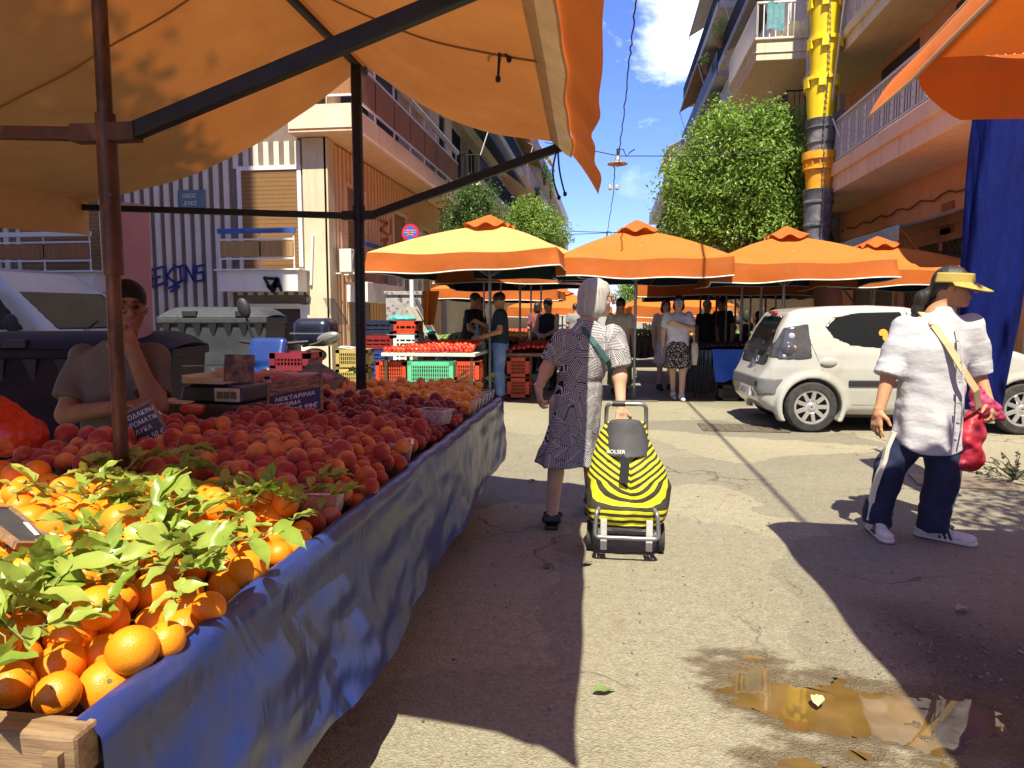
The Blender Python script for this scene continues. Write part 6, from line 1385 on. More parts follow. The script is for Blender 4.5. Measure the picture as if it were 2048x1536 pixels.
MB().box((-.595, -.10, .44), (.02, .50, .11), rot=(0, rad(6), 0)).build('number_plate', M('plate_white', (.55, .55, .52), rough=.4), hb)
text_mesh('ΥΗΖ 71', .09, trimb, 'lettering', hb, (-.608, .10, .405), (rad(90), 0, rad(-90)))
MB().b2((-.592, -.42, .38), (-.572, -.30, .45)).build('fog_lamp', lampm, hb, bevel=.01); MB().b2((-.592, -.52, .52), (-.575, -.62, .58)).build('reflector', trimb, hb)
mb = MB(); mb.box((1.12, -.822, .585), (1.45, .022, .07)); mb.build('rubbing_strip', trimb, hb, bevel=.012)
MB().lathe([(.005, 0), (.06, 0), (.075, .012), (.06, .022), (.005, .026)], 20, c=(.17, -.80, .83), M=Matrix.Rotation(rad(90), 3, 'X') @ Matrix.Diagonal((1.25, .7, 1)).to_3x3()).build('door_handle', carw, hb, smooth=1)
def seam_line(pts): mb = MB(); mb.tube(pts, .006, 5); mb.build('panel_gap', trimb, hb)
def onside(x, z): return (x, -float(wid(np.array(x), np.array(z)))*.995, z)
seam_line([onside(-.02, 1.05), onside(.03, .92), onside(.10, .74), onside(.22, .60)]); seam_line([onside(1.09, 1.40), onside(1.11, 1.1), onside(1.12, .8), onside(1.11, .35)]); seam_line([onside(.42, .33), onside(1.9, .33)])
seam_line([onside(1.95, .95), onside(1.98, .7), onside(1.93, .4)])
mb = MB(); mb.tube([(-.50, -.05, .93), (-.515, -.22, .99), (-.47, -.40, 1.03)], .010, 6); mb.box((-.50, -.05, .92), (.05, .07, .05)); mb.build('rear_wiper', trimb, hb)
MB().b2((-.275, -.13, 1.385), (-.225, .13, 1.42)).build('brake_light', redl, hb, bevel=.008); MB().box((-.50, -.02, .80), (.05, .12, .06)).build('hatch_badge', M('chrome', (.6, .6, .6), metal=1, rough=.15), hb, bevel=.01)
text_mesh('C1', .10, whitem, 'lettering', hb, (-.535, -.33, .81), (rad(78), 0, rad(-90)))
stk = M('sticker_orange', (.75, .32, .03), rough=.5); sw = MB()
for (x_, z_, r_) in ((.80, 1.16, .05), (.83, 1.11, .045), (.86, 1.03, .05), (.90, 1.01, .045)): sw.lathe([(r_, 0), (r_, .003)], 14, c=(x_, -float(wid(np.array(x_), np.array(z_)))-.007, z_), M=Matrix.Rotation(rad(78), 3, 'X'))
sw.build('window_sticker', stk, hb)
for wx in (0, 2.34): wheel(hb, wx, -.72, 1); wheel(hb, wx, .72, -1)
T = SDF((1.7, -1.05, .9), (2.1, -.7, 1.2), .012); T.ell((1.88, -.90, 1.05), (.07, .10, .07), .02); T.cap((1.9, -.8, 1.0), (1.88, -.9, 1.03), .03, .03); T.build('wing_mirror', trimb, hb)
MB().b2((-.3, -.6, .16), (2.7, .6, .24)).build('underbody', trimb, hb)
# ---- white high-roof van
def van(loc_, rz, label):
    r = empty('van', loc_, rz, label, 'van', 'white vans'); S = SDF((-.1, -1.05, .2), (5.0, 1.05, 2.25), .03)
    pr = [(0, .32), (0, 1.9), (.12, 2.05), (2.2, 2.10), (2.8, 2.02), (3.25, 1.74), (4.02, 1.14), (4.65, .98), (4.82, .8), (4.85, .35)]
    S.fn(lambda x, y, z: smax(polysdf(x, z, pr), np.abs(y)-np.interp(z, [.2, 1.1, 1.7, 2.1], [.95, .95, .86, .70]), .12))
    for wx in (.85, 3.95): S.fn(lambda x, y, z: np.maximum(np.sqrt((x-wx)**2+(z-.33)**2)-.38, .6-np.abs(y)), .02, 's')
    S.build('body', carw, r)
    sdf_part(S, lambda x, y, z: np.maximum(polysdf(x, z, [(3.28, 1.66), (3.92, 1.17), (4.05, 1.2), (3.4, 1.8)])-.03, np.abs(y)-.74), 'windscreen', carglass, r)
    for sg_ in (-1, 1):
        sdf_part(S, lambda x, y, z: np.maximum(polysdf(x, z, [(2.45, 1.62), (3.10, 1.62), (3.62, 1.16), (2.45, 1.14)])-.02, .6-sg_*y), 'cab_window', carglass, r)
        T = SDF((3.3, sg_*1.15-.25, .95), (3.9, sg_*1.15+.25, 1.5), .02); T.ell((3.62, sg_*1.12, 1.26), (.05, .10, .13), .02); T.cap((3.6, sg_*.93, 1.1), (3.62, sg_*1.1, 1.2), .02, .02); T.build('wing_mirror', trimb, r)
        MB().b2((2.6, sg_*.955, .98), (2.78, sg_*.975, 1.03)).build('door_handle', trimb, r)
    for k in (-.35, .25):
        MB().tube([(4.06, k, 1.16), (3.85, k+.45, 1.30)], .012, 5).build('wiper', trimb, r)
    for wx in (.85, 3.95): wheel(r, wx, -.82, 1, .33); wheel(r, wx, .82, -1, .33)
    for sg_ in (-1, 1): MB().box((4.80, sg_*.62, .78), (.12, .34, .16)).build('headlight', lampm, r, bevel=.02)
    MB().b2((4.70, -.8, .36), (4.90, .8, .52)).build('bumper', trimb, r, bevel=.03)
    return r
pv = PY(100, 668, 9.0)
rzv = rad(-9); n_ = Vector((math.cos(rzv)*4.02-math.sin(rzv)*(-.88), math.sin(rzv)*4.02+math.cos(rzv)*(-.88)))
van((pv.x-n_.x, 9.0-n_.y, 0), rzv, 'old white high roof van parked behind the dark bin at the left edge')
van((6.05, 10.35, 0), rad(4), 'white van at the right edge beyond the blue curtain')
# ---- wheelie bins
def bin_(loc_, rz, w, h, m, lm, label, sc=1.0, d=1.0):
    r = empty('wheelie_bin', loc_, rz, label, 'bin', 'four wheeled rubbish bins'); zt = h-.16
    mb = MB(); mb.box((0, 0, .16+(zt-.16)/2), (w*.90, d*.86, zt-.16), taper=1.08); mb.build('body', m, r, bevel=.02)
    mb = MB(); mb.b2((-w/2, -d/2, zt-.02), (w/2, d/2, zt+.06)); mb.build('rim', lm, r, bevel=.015)
    def lid(u, v):
        x = -w/2+w*u; y = -d/2+d*v; e = min(1, 8*u, 8*(1-u)); f = min(1, 5*v, 5*(1-v)); return (x, y, zt+.06+.11*(e*f)**.5+.03*math.sin(math.pi*v))
    mb = MB(); mb.grid(lid, 32, 20); mb.build('lid', lm, r, smooth=.9)
    for x in (-w*.2, w*.28): MB().b2((x-.09, -d/2-.012, zt+.075), (x+.09, -d/2+.06, zt+.14)).build('lid_recess', trimb, r)
    n = 7
    for i in range(n):   # pointed stiffeners under the rim
        x = -w*.42+w*.84*i/(n-1); mb = MB(); mb.prism([(x-.055, -d*.47-.03, zt-.02), (x+.055, -d*.47-.03, zt-.02), (x, -d*.445, zt-.25)], (0, .05, 0)); mb.build('stiffener', trimb, r)
    for sx in (-1, 1):
        for sy in (-1, 1): MB().tube([(sx*w*.36-.02, sy*d*.3, .08), (sx*w*.36+.02, sy*d*.3, .08)], .08, 14).build('castor', rubber, r)
    return r
bing = M('bin_grey', (.035, .042, .048), (.055, .062, .07), 5, .55, spec=.2, dirt=(.45, .45, .45), dsc=7, dlo=.66, dhi=.72); binl = M('bin_lid_grey', (.045, .05, .058), (.07, .075, .085), 6, .7, spec=.2, dirt=(.02, .02, .02), dsc=6)
binm = M('bin_maroon', (.022, .011, .014), (.035, .018, .021), 5, .6, spec=.15, dirt=(.012, .01, .012), dsc=4)
g = PY(410, 640, 8.7); bin_((g.x, 9.2, 0), rad(10), 1.42, 1.44, bing, binl, 'grey wheelie bin with white paint splashes behind the weighing scale')
g = PY(110, 680, 5.3); bin_((g.x-.05, 5.75, 0), rad(14), 1.75, 1.19, binm, binm, 'dark maroon wheelie bin behind the seated vendor')
# ---- blue scooter
sc0 = PY(552, 700, 6.9); sco = empty('scooter', (sc0.x, 6.9, 0), rad(2), 'blue scooter with a dark top box parked behind the stall', 'scooter')
bl = M('scooter_blue', (.008, .03, .16), (.012, .045, .22), 3, .3, coat=.5)
S = SDF((-.35, -.6, .2), (.35, .35, 1.25), .016); S.cap((0, -.38, .45), (0, -.14, 1.02), .12, .07, .03, sq=(1.5, 1, 1)); S.box((0, -.20, 1.0), (.19, .05, .15), .045, .03, rot=(rad(-24), 0, 0)); S.ell((0, -.42, .52), (.10, .22, .10), .05); S.build('front_fairing', bl, sco)
S = SDF((-.35, -.3, .2), (.35, 1.4, 1.0), .02); S.cap((0, .35, .78), (0, 1.05, .90), .13, .12, .04, sq=(1.2, 1, .7)); S.build('seat', trimb, sco)
S = SDF((-.35, -.3, .1), (.35, 1.4, .9), .02); S.box((0, .1, .28), (.2, .35, .06), .03); S.ell((0, .75, .52), (.19, .5, .18), .06); S.build('tail_body', bl, sco)
S = SDF((-.4, .75, .75), (.4, 1.5, 1.4), .015); S.box((0, 1.12, 1.17), (.235, .20, .165), .11); S.build('top_box', M('topbox_navy', (.010, .013, .03), (.02, .022, .045), 3, .28, coat=.5), sco)
MB().b2((-.238, .915, 1.15), (.238, 1.325, 1.165)).build('box_seam', M('seam_grey', (.12, .12, .13)), sco)
mb = MB(); mb.grid(lambda u, v: ((u-.5)*(.44-.12*v), -.36+.15*v-.08*math.cos((u-.5)*3), 1.0+.30*v), 12, 8); mb.build('windscreen', Mglass('smoke_screen', (.03, .03, .035), .08, .6), sco, smooth=4)
MB().tube([(-.36, -.04, 1.10), (-.12, -.14, 1.08), (.12, -.14, 1.08), (.36, -.04, 1.10)], .018, 8).build('handlebar', trimb, sco, smooth=1)
for sg_, top, m_ in ((-1, (-.24, -.18, 1.44), trimb), (1, (.52, .1, 1.14), M('mirror_silver', (.30, .31, .30), (.4, .41, .4), 3, .25, metal=.6))):
    S = SDF((-.8, -.5, .9), (.8, .5, 1.7), .02)
    S = SDF((top[0]-.25, top[1]-.2, top[2]-.25), (top[0]+.25, top[1]+.2, top[2]+.25), .010); S.ell(top, (.065, .035, .105) if sg_ < 0 else (.125, .04, .055), .01, rot=(0, rad(-18) if sg_ < 0 else rad(-14), 0)); mi_ = S.build('mirror', m_, sco)
    MB().tube([(sg_*.16, -.13, 1.09), (sg_*.2, -.15, 1.22), top] if sg_ < 0 else [(.30, -.04, 1.05), (.42, .04, 1.08), top], .011, 7).build('stalk', trimb, mi_, smooth=1)
wheel(sco, 0, 0, 1, .26); sco.children[-1].location = (0, -.45, .26); sco.children[-1].rotation_euler = (0, 0, rad(90)); wheel(sco, 0, 0, 1, .26); sco.children[-1].location = (0, .95, .26); sco.children[-1].rotation_euler = (0, 0, rad(90))
# roller shutter on the front of the orange building
mb = MB(); mb.b2((RX+.7, RY-.03, .2), (RX+3.2, RY, 3.3)); loc(mb, br).build('front_shutter', slats('pale_green_shutter', (.52, .60, .50), (.36, .44, .36), 3.5), br)
# ================================================================ people
def loft(S, secs, ang=0, k=0, op='u', folds=None, wr_=None):
    """stack of ellipses: secs = [(z, cx, cy, half width, half depth)], axes turned by ang"""
    z_ = np.array([s[0] for s in secs]); o = np.argsort(z_); A = np.array(secs)[o]
    ca, sa = math.cos(ang), math.sin(ang)
    def f(x, y, z):
        cx = np.interp(z, A[:, 0], A[:, 1]); cy = np.interp(z, A[:, 0], A[:, 2]); w = np.interp(z, A[:, 0], A[:, 3]); d = np.interp(z, A[:, 0], A[:, 4])
        X = x-cx; Y = y-cy; u = X*ca+Y*sa; v = -X*sa+Y*ca
        if folds:
            n, amp, z0, z1 = folds; th = np.arctan2(v/d, u/w); m = 1+amp*np.clip((z0-z)/(z0-z1), 0, 1)*np.sin(n*th+3*z); w = w*m; d = d*m
        q = np.sqrt((u/w)**2+(v/d)**2); r = (q-1)*np.minimum(w, d)
        return np.maximum(r, np.maximum(z-A[-1, 0], A[0, 0]-z))
    S.fn(f, k, op); return S
def cone(S, a, b, ra, rb, k=.01, op='u'):
    a = np.array(a, float); b = np.array(b, float); d = b-a; L = np.linalg.norm(d); d = d/L; m = max(ra, rb)+k+.03
    sl, g = S._sub(np.minimum(a, b)-m, np.maximum(a, b)+m)
    if sl is None: return S
    px, py, pz = g[0]-a[0], g[1]-a[1], g[2]-a[2]; t = px*d[0]+py*d[1]+pz*d[2]
    q = np.sqrt(np.maximum(px*px+py*py+pz*pz-t*t, 0))-(ra+(rb-ra)*np.clip(t/L, 0, 1))
    S._op(sl, np.maximum(q, np.maximum(-t, t-L)), k, op); return S
def sleeve(S, a, b, ra, rb, k=.035):
    a = np.array(a, float); b = np.array(b, float); S.cap(a, a+(b-a)*.55, ra, ra+(rb-ra)*.55, k); cone(S, a+(b-a)*.4, b, ra+(rb-ra)*.4, rb, .012)
def v3(*a): return np.array(a, float)
def hand(S, w, d, n, side, curl=.5, s=1.0, spread=.10):
    """w wrist, d finger direction, n palm normal (fingers curl towards it), side = direction of the thumb"""
    d = v3(*d); d /= np.linalg.norm(d); n = v3(*n); n -= d*(n@d); n /= np.linalg.norm(n); t = np.cross(n, d); t *= 1 if t@v3(*side) > 0 else -1; w = v3(*w)
    S.cap(w, w+d*.03*s, .024*s, .026*s, .012); S.box(w+d*.055*s, (.040*s, .038*s, .0145*s), .012*s, .012, rot=None) if False else None
    for i in range(4): S.cap(w+d*.025*s+t*(.020-.013*i)*s, w+d*.088*s+t*(.030-.0195*i)*s, .0155*s, .012*s, .010)
    for i, L in enumerate((.070, .078, .073, .058)):
        b = w+d*(.088-.004*abs(i-1))*s+t*(.030-.0195*i)*s; dd = d+t*spread*(1.2-.8*i); dd /= np.linalg.norm(dd); a = 0; p = b; c = curl*(.8+.15*i)
        for j, f in enumerate((.45, .31, .24)):
            a += c*(.9 if j else .6); e = p+(dd*math.cos(a)+n*math.sin(a))*L*f*s; S.cap(p, e, (.0095-.0009*j)*s, (.0088-.0010*j)*s, .004); p = e
    b = w+d*.025*s+t*.028*s; m = b+(d*.55+t*.75+n*.25)*.045*s; e = m+(d*.85+t*.35+n*.45*(.5+curl))*.040*s
    S.cap(b, m, .015*s, .0115*s, .010); S.cap(m, e, .0112*s, .0085*s, .005)
def frame(hd, pitch=0, roll=0):
    f = v3(math.sin(hd)*math.cos(pitch), -math.cos(hd)*math.cos(pitch), -math.sin(pitch)); l = v3(math.cos(hd), math.sin(hd), 0); u = np.cross(l, f); u = -u if u[2] < 0 else u
    return f, l*math.cos(roll)+u*math.sin(roll), u*math.cos(roll)-l*math.sin(roll)
def head(S, c, hd, pitch=0, s=1.0, nb=None, mouth=0, nose=1.0, roll=0):
    f, l, u = frame(hd, pitch, roll); Rm = np.stack([l, f, u], 1); c = v3(*c)
    P = lambda a, b, z: c+(l*a+f*b+u*z)*s
    S.ell(P(0, -.012, .022), (.073*s, .094*s, .100*s), .02, rot=Rm); S.ell(P(0, .022, -.052), (.055*s, .062*s, .064*s), .03, rot=Rm); S.ell(P(0, .066, -.092), (.024*s, .020*s, .018*s), .025, rot=Rm)
    for a in (-1, 1):
        S.ell(P(a*.038, .050, -.022), (.024*s, .026*s, .026*s), .02, rot=Rm); S.ell(P(a*.032, .092, .014), (.014*s, .014*s, .011*s), .010, 's', rot=Rm); S.ell(P(a*.031, .073, .013), (.0125*s,)*3, .002, rot=Rm)
        S.ell(P(a*.073, -.004, -.002), (.009*s, .019*s, .031*s), .006, rot=Rm)
    S.cap(P(-.034, .080, .034), P(.034, .080, .034), .011*s, .011*s, .012); S.cap(P(0, .086, .022), P(0, .110*nose, -.016), .009*s, .0125*s, .010); S.ell(P(0, .104*nose, -.022), (.017*s, .012*s, .010*s), .008, rot=Rm)
    S.ell(P(0, .088, -.050), (.024*s, .011*s, .0065*s), .006, rot=Rm); S.ell(P(0, .085, -.061), (.021*s, .011*s, .007*s), .006, rot=Rm)
    if nb is not None: S.cap(P(0, -.022, -.05), nb, .053*s, .058*s, .03)
    C = [P(a*.031, .083, .013) for a in (-1, 1)]; Lp = P(0, .098, -.055); B = [(P(a*.014, .096, .036), P(a*.050, .076, .038)) for a in (-1, 1)]
    def eyes(p): return np.minimum(np.linalg.norm((p-C[0]), axis=1), np.linalg.norm(p-C[1], axis=1)) < .0105*s
    def lips(p): q = (p-Lp) @ Rm; return ((q[:, 0]/.024)**2+(q[:, 1]/.014)**2+(q[:, 2]/.012)**2) < s*s
    def brow(p):
        r = np.zeros(len(p), bool)
        for a, b in B: d = b-a; t = np.clip(((p-a) @ d)/(d@d), 0, 1); r |= np.linalg.norm(p-a-t[:, None]*d, axis=1) < .008*s
        return r
    return P, Rm, [(brow, 3), (lips, 1), (eyes, 2)]
def skin(n, a, b): return M(n, a, b, 9, .55, spec=.35, bump=.08, bsc=70)
SK = {'tan': skin('skin_tan', (.46, .22, .11), (.54, .28, .15)), 'olive': skin('skin_olive', (.40, .20, .11), (.48, .25, .14)), 'pale': skin('skin_pale', (.58, .36, .25), (.66, .42, .30)), 'old': skin('skin_old', (.52, .30, .19), (.62, .38, .26))}
lipm = M('lips', (.40, .12, .10), rough=.45); eyem = M('eye_dark', (.03, .025, .02), rough=.1); browm = M('brow_dark', (.04, .03, .025), rough=.9); browg = M('brow_grey', (.28, .25, .22), rough=.9)
def skinm(k, b=None): return [SK[k], lipm, eyem, b or browm]
hair_dk = M('hair_dark', (.012, .010, .009), (.04, .03, .025), 60, .45, st=(3, 3, .4), bump=.5, bsc=140); hair_gr = M('hair_silver', (.27, .26, .245), (.52, .50, .45), 40, .5, st=(3, 3, .12), bump=.5, bsc=90, lo=.3, hi=.62)
def fabric(n, a, b=None, **k): return M(n, a, b or tuple(min(1, x*1.25) for x in a), 7, .85, bump=.25, bsc=14, bd=.02, **k)
def limb(S, pts, rs, k=.03): S.chain([v3(*p) for p in pts], rs, k)
def person_root(x, y, label, z=0): return empty('person', (x, y, z), 0, label, 'person')
def glasses(root, P, Rm, m, s=1.0, dark=True):
    mb = MB()
    for a in (-1, 1):
        c = P(a*.034, .102, .010); l, f, u = Rm[:, 0], Rm[:, 1], Rm[:, 2]
        n = 14; ring = [c+(l*math.cos(t)*.029+u*math.sin(t)*.022)*s for t in np.linspace(0, 2*math.pi, n, endpoint=False)]
        if dark: mb.add([tuple(q+f*.003*s) for q in ring]+[tuple(q-f*.003*s) for q in ring], [tuple(range(n)), tuple(range(2*n-1, n-1, -1))]+[(i, n+i, n+(i+1) % n, (i+1) % n) for i in range(n)])
        mb.tube([tuple(q) for q in ring]+[tuple(ring[0])], .0035*s, 5); mb.tube([tuple(P(a*.062, .098, .014)), tuple(P(a*.080, .01, .014)), tuple(P(a*.078, -.02, .0))], .0035*s, 5)
    mb.tube([tuple(P(-.008, .106, .014)), tuple(P(.008, .106, .014))], .003*s, 5); return mb.build('glasses', m, root, smooth=.8)
glm = M('glasses_black', (.01, .01, .012), rough=.12, coat=1); glr = M('glasses_brown', (.14, .06, .03), rough=.2)
def shoe(root, an, d, m, L=.25, up=.05, sole=None, name='shoe', h=.008, w=.045):
    d = v3(d[0], d[1], 0); d /= np.linalg.norm(d); a = v3(*an); a[2] = 0; S = SDF(a-.24, a+v3(.24, .24, .2), h); t = a+d*L*.68; b = a-d*L*.26
    S.cap(b+v3(0, 0, .042), t+v3(0, 0, .034), w*.86, w*.80, .01, sq=(1, 1, .85)); S.cap(a+d*.02+v3(0, 0, .07), a+v3(0, 0, .07+up), .050, .046, .03); S.box(a+v3(0, 0, -.1), (1, 1, .105), 0, 0, 's'); o = S.build(name, m, root)
    if sole:
        S = SDF(a-v3(.24, .24, .05), a+v3(.24, .24, .06), .008); S.cap(b+v3(0, 0, .02), t+v3(0, 0, .02), w*.98, w*.92, .01, sq=(1, 1, 1)); S.box(a+v3(0, 0, .125), (1, 1, .10), 0, 0, 's'); S.box(a+v3(0, 0, -.098), (1, 1, .10), 0, 0, 's'); S.build('sole', sole, o)
    return o
# ---------------------------------------------------------------- silver haired lady with the trolley
t = NT('leaf_print_dress'); v = t.coord('Object')
vo = t.n('TexVoronoi'); vo.inputs['Scale'].default_value = 10.5; t.l(v, vo.inputs['Vector'])
sub = t.n('VectorMath', operation='SUBTRACT'); t.l(v, sub.inputs[0]); t.l(vo.outputs['Position'], sub.inputs[1]); sp = t.n('SeparateXYZ'); t.l(sub.outputs[0], sp.inputs[0])
sc_ = t.n('SeparateColor'); t.l(vo.outputs['Color'], sc_.inputs[0])
ang = t.math('MULTIPLY', t.math('SUBTRACT', sc_.outputs['Red'], .5), 2.2); cs, sn = t.math('COSINE', ang), t.math('SINE', ang)
hx = t.math('ADD', sp.outputs['X'], t.math('MULTIPLY', sp.outputs['Y'], .6)); rx = t.math('ADD', t.math('MULTIPLY', hx, cs), t.math('MULTIPLY', sp.outputs['Z'], sn)); rz = t.math('SUBTRACT', t.math('MULTIPLY', sp.outputs['Z'], cs), t.math('MULTIPLY', hx, sn))
vein = t.math('FRACT', t.math('MULTIPLY', t.math('ADD', rz, t.math('MULTIPLY', t.math('ABSOLUTE', rx), -.75)), 88.0)); ln = t.math('GREATER_THAN', vein, .50)
mid = t.math('LESS_THAN', t.math('ABSOLUTE', rx), .0022); ed = t.n('TexVoronoi', feature='DISTANCE_TO_EDGE'); ed.inputs['Scale'].default_value = 10.5; t.l(v, ed.inputs['Vector']); eg = t.math('LESS_THAN', ed.outputs['Distance'], .009)
ln = t.math('MAXIMUM', t.math('MAXIMUM', ln, mid), 0.0); ln = t.math('MULTIPLY', ln, t.math('SUBTRACT', 1.0, eg))
c = t.mix(ln, (.012, .012, .022), (.56, .54, .54)); dressm = t.done(t.bsdf(c, .85, 0, .2, t.bump(t.noise(v, 9, 4), .3, .02)))
LX, LY = PY(1150, 900, 4.5).x, 4.5
R = person_root(LX, LY, 'silver haired lady seen from behind in a leaf print dress, pulling the striped trolley'); hv = .0065
fd = rad(172)
S = SDF((-.40, -.35, -.01), (.46, .85, 1.68), hv)
S.cap((.04, .01, 1.20), (.06, .015, 1.28), .07, .055, .03)
P, Rm, pt = head(S, (.130, .045, 1.475), rad(108), rad(4), .98, (.075, .02, 1.33), nose=1.06)
limb(S, [(.255, .02, 1.235), (.275, -.03, .985), (.285, -.10, .80)], [.05, .042, .027]); hand(S, (.285, -.105, .80), (.02, -.25, -.95), (-.2, .8, -.2), (0, 1, 0), 1.15, .96)
limb(S, [(-.10, .0, 1.225), (-.185, -.03, 1.02), (-.222, -.12, .925)], [.048, .040, .026]); hand(S, (-.222, -.125, .922), (.10, -.30, -.8), (.7, .2, -.2), (.2, .8, 0), .75, .96)
limb(S, [(-.085, .02, .80), (-.115, .0, .46), (-.140, -.03, .10)], [.085, .058, .036]); S.cap((-.118, -.025, .36), (-.132, -.03, .26), .046, .040, .02); S.cap((-.142, -.03, .07), (-.150, .13, .035), .033, .026, .02)
limb(S, [(.06, .04, .80), (.09, .22, .48), (.10, .34, .12)], [.085, .056, .036]); S.cap((.10, .34, .07), (.10, .50, .03), .033, .026, .02)
S.build('body', skinm('old', browg), R, pt)
S = SDF((-.45, -.4, .40), (.48, .5, 1.36), .008)
loft(S, [(.425, -.055, .03, .205, .200), (.50, -.045, .03, .190, .180), (.58, -.028, .02, .170, .160), (.72, 0, .0, .158, .140), (.86, .015, 0, .152, .130), (.96, .03, 0, .142, .118), (1.06, .045, 0, .152, .120), (1.16, .06, .005, .172, .120), (1.24, .065, .01, .165, .105), (1.29, .07, .015, .10, .080), (1.335, .075, .02, .062, .062)], rad(-6), folds=(9, .055, .85, .45))
sleeve(S, (.232, .02, 1.235), (.276, -.02, 1.045), .075, .076); sleeve(S, (-.088, .01, 1.225), (-.160, -.02, 1.07), .066, .070)
nz = snoise(9, 61, 4); nz2 = snoise(24, 62, 3); S.add(lambda x, y, z: .009*nz(x*1.2, y*1.2, z*.6)+.003*nz2(x, y, z*.7)+.007*np.exp(-((z-.955)/.018)**2)); S.build('dress', dressm, R)
S = SDF(v3(.13, .045, 1.475)-.2, v3(.13, .045, 1.475)+.2, .007); hp = lambda a, b, z: P(a, b, z)
S.ell(P(0, -.022, .030), (.090, .105, .098), .02, rot=Rm); S.ell(P(0, -.05, -.04), (.092, .070, .085), .03, rot=Rm); S.ell(P(.0, -.055, -.085), (.095, .062, .05), .03, rot=Rm); S.ell(P(-.06, -.01, -.05), (.03, .055, .07), .03, rot=Rm)
S.ell(P(.0, .085, -.035), (.085, .055, .088), .012, 's', rot=Rm); S.ell(P(.085, .015, -.05), (.03, .045, .05), .015, 's', rot=Rm); nz = snoise(60, 63, 2); S.add(lambda x, y, z: .0035*nz(x, y, z*.15)); S.build('hair', hair_gr, R)
glasses(R, P, Rm, glr, .98, False)
mb = MB()
for i in range(2): mb.tube([tuple(P(.086, .0+.02*i, .045)), tuple(P(.088, .012+.02*i, .03))], .005, 6)
mb.build('hair_clip', M('clip_black', (.03, .03, .03)), R)
st_m = M('teal_strap', (.03, .10, .10), (.05, .14, .14), 8, .7); mb = MB(); pts = [(.015, .02, 1.345), (.06, -.10, 1.27), (.13, -.132, 1.19), (.20, -.11, 1.09), (.235, -.02, 1.0)]
for a, b in zip(pts, pts[1:]): mb.bar(a, b, .030, .006, up=(.1, -1, 0))
mb.build('bag_strap', st_m, R)
mb = MB(); mb.lathe([(.030, -.008), (.032, 0), (.030, .008)], 16, c=(-.217, -.108, .938), M=Euler((.9, .25, 0)).to_matrix()); mb.build('wrist_watch', whitem, R, smooth=1)
sd_m = M('sandal_black', (.012, .013, .018), rough=.5); S = SDF((-.30, -.2, -.01), (.0, .25, .13), .006)
S.box((-.145, .04, .014), (.045, .125, .013), .012); S.cap((-.19, -.06, .06), (-.10, -.06, .06), .016, .016); S.cap((-.185, -.05, .06), (-.185, .06, .03), .013, .013); S.cap((-.10, -.05, .06), (-.10, .06, .03), .013, .013); S.cap((-.19, .08, .06), (-.10, .08, .06), .02, .02, .01); S.cap((-.187, -.055, .085), (-.103, -.055, .085), .012); S.build('sandal', sd_m, R)
S = SDF((.0, .25, -.01), (.2, .6, .13), .007); S.box((.10, .42, .014), (.045, .125, .013), .012); S.cap((.06, .46, .06), (.14, .46, .06), .02, .02); S.build('sandal', sd_m, R)
# ---------------------------------------------------------------- striped shopping trolley
t = NT('striped_canvas'); v = t.coord('Object'); sp = t.n('SeparateXYZ'); t.l(v, sp.inputs[0])
up_ = t.n('MapRange'); up_.inputs[1].default_value = .30; up_.inputs[2].default_value = .44; t.l(sp.outputs['Z'], up_.inputs[0])
f = t.math('SUBTRACT', sp.outputs['Z'], t.math('MULTIPLY', t.math('MULTIPLY', t.math('ABSOLUTE', t.math('SUBTRACT', sp.outputs['X'], .02)), .62), up_.outputs[0]))
f = t.math('ADD', f, t.math('MULTIPLY', t.noise(v, 4, 3), .03)); st = t.math('GREATER_THAN', t.math('FRACT', t.math('MULTIPLY', f, 28)), .5)
stripem = t.done(t.bsdf(t.mix(st, (.62, .59, .022), (.04, .038, .024)), .75, 0, .3, t.bump(t.noise(v, 8, 4), .3, .02)))
TX, TY = PY(1252, 1000, 4.05).x, 4.05
TR = empty('shopping_trolley', (TX, TY, 0), 0, 'shopping trolley with a yellow and black striped bag pulled by the silver haired lady', 'trolley')
S = SDF((-.34, -.26, .10), (.34, .36, .84), .009)
loft(S, [(.19, 0, 0, .185, .13), (.23, 0, 0, .215, .155), (.30, 0, 0, .235, .170), (.40, .0, .02, .240, .170), (.52, 0, .05, .20, .14), (.62, -.005, .08, .160, .11), (.70, -.01, .10, .125, .085), (.745, -.01, .11, .115, .07)])
S.box((0, 0, .26), (.20, .14, .07), .05, .06); S.ell((.0, -.155, .47), (.05, .05, .14), .06, 's'); nz = snoise(10, 71, 4); nz2 = snoise(22, 72, 3); S.add(lambda x, y, z: .012*nz(x, y, z)*(z > .2)+.004*nz2(x, y, z)); S.build('striped_bag', stripem, TR)
gf = M('grey_flap', (.035, .036, .042), (.055, .056, .062), 9, .75, bump=.2)
S = SDF((-.18, -.16, .52), (.18, .22, .84), .008); loft(S, [(.575, -.0, .045, .135, .135), (.60, -.0, .055, .132, .125), (.70, -.005, .09, .128, .10), (.765, -.01, .105, .122, .085), (.775, -.01, .105, .10, .07)]); S.box((0, .25, .68), (.3, .2, .3), 0, 0, 's'); S.build('top_flap', gf, TR)
text_mesh('ROLSER', .030, whitem, 'lettering', TR, (-.115, -.098, .600), (rad(72), 0, 0))
MB().bar((-.01, -.12, .58), (-.02, -.13, .44), .05, .012, up=(0, -1, 0)).build('buckle_strap', trimb, TR)
tub = M('trolley_tube', (.22, .23, .25), (.28, .29, .31), 6, .35, metal=.6); grw = M('pale_plastic', (.55, .54, .50), (.64, .62, .57), 5, .55, dirt=(.3, .27, .22), dsc=8)
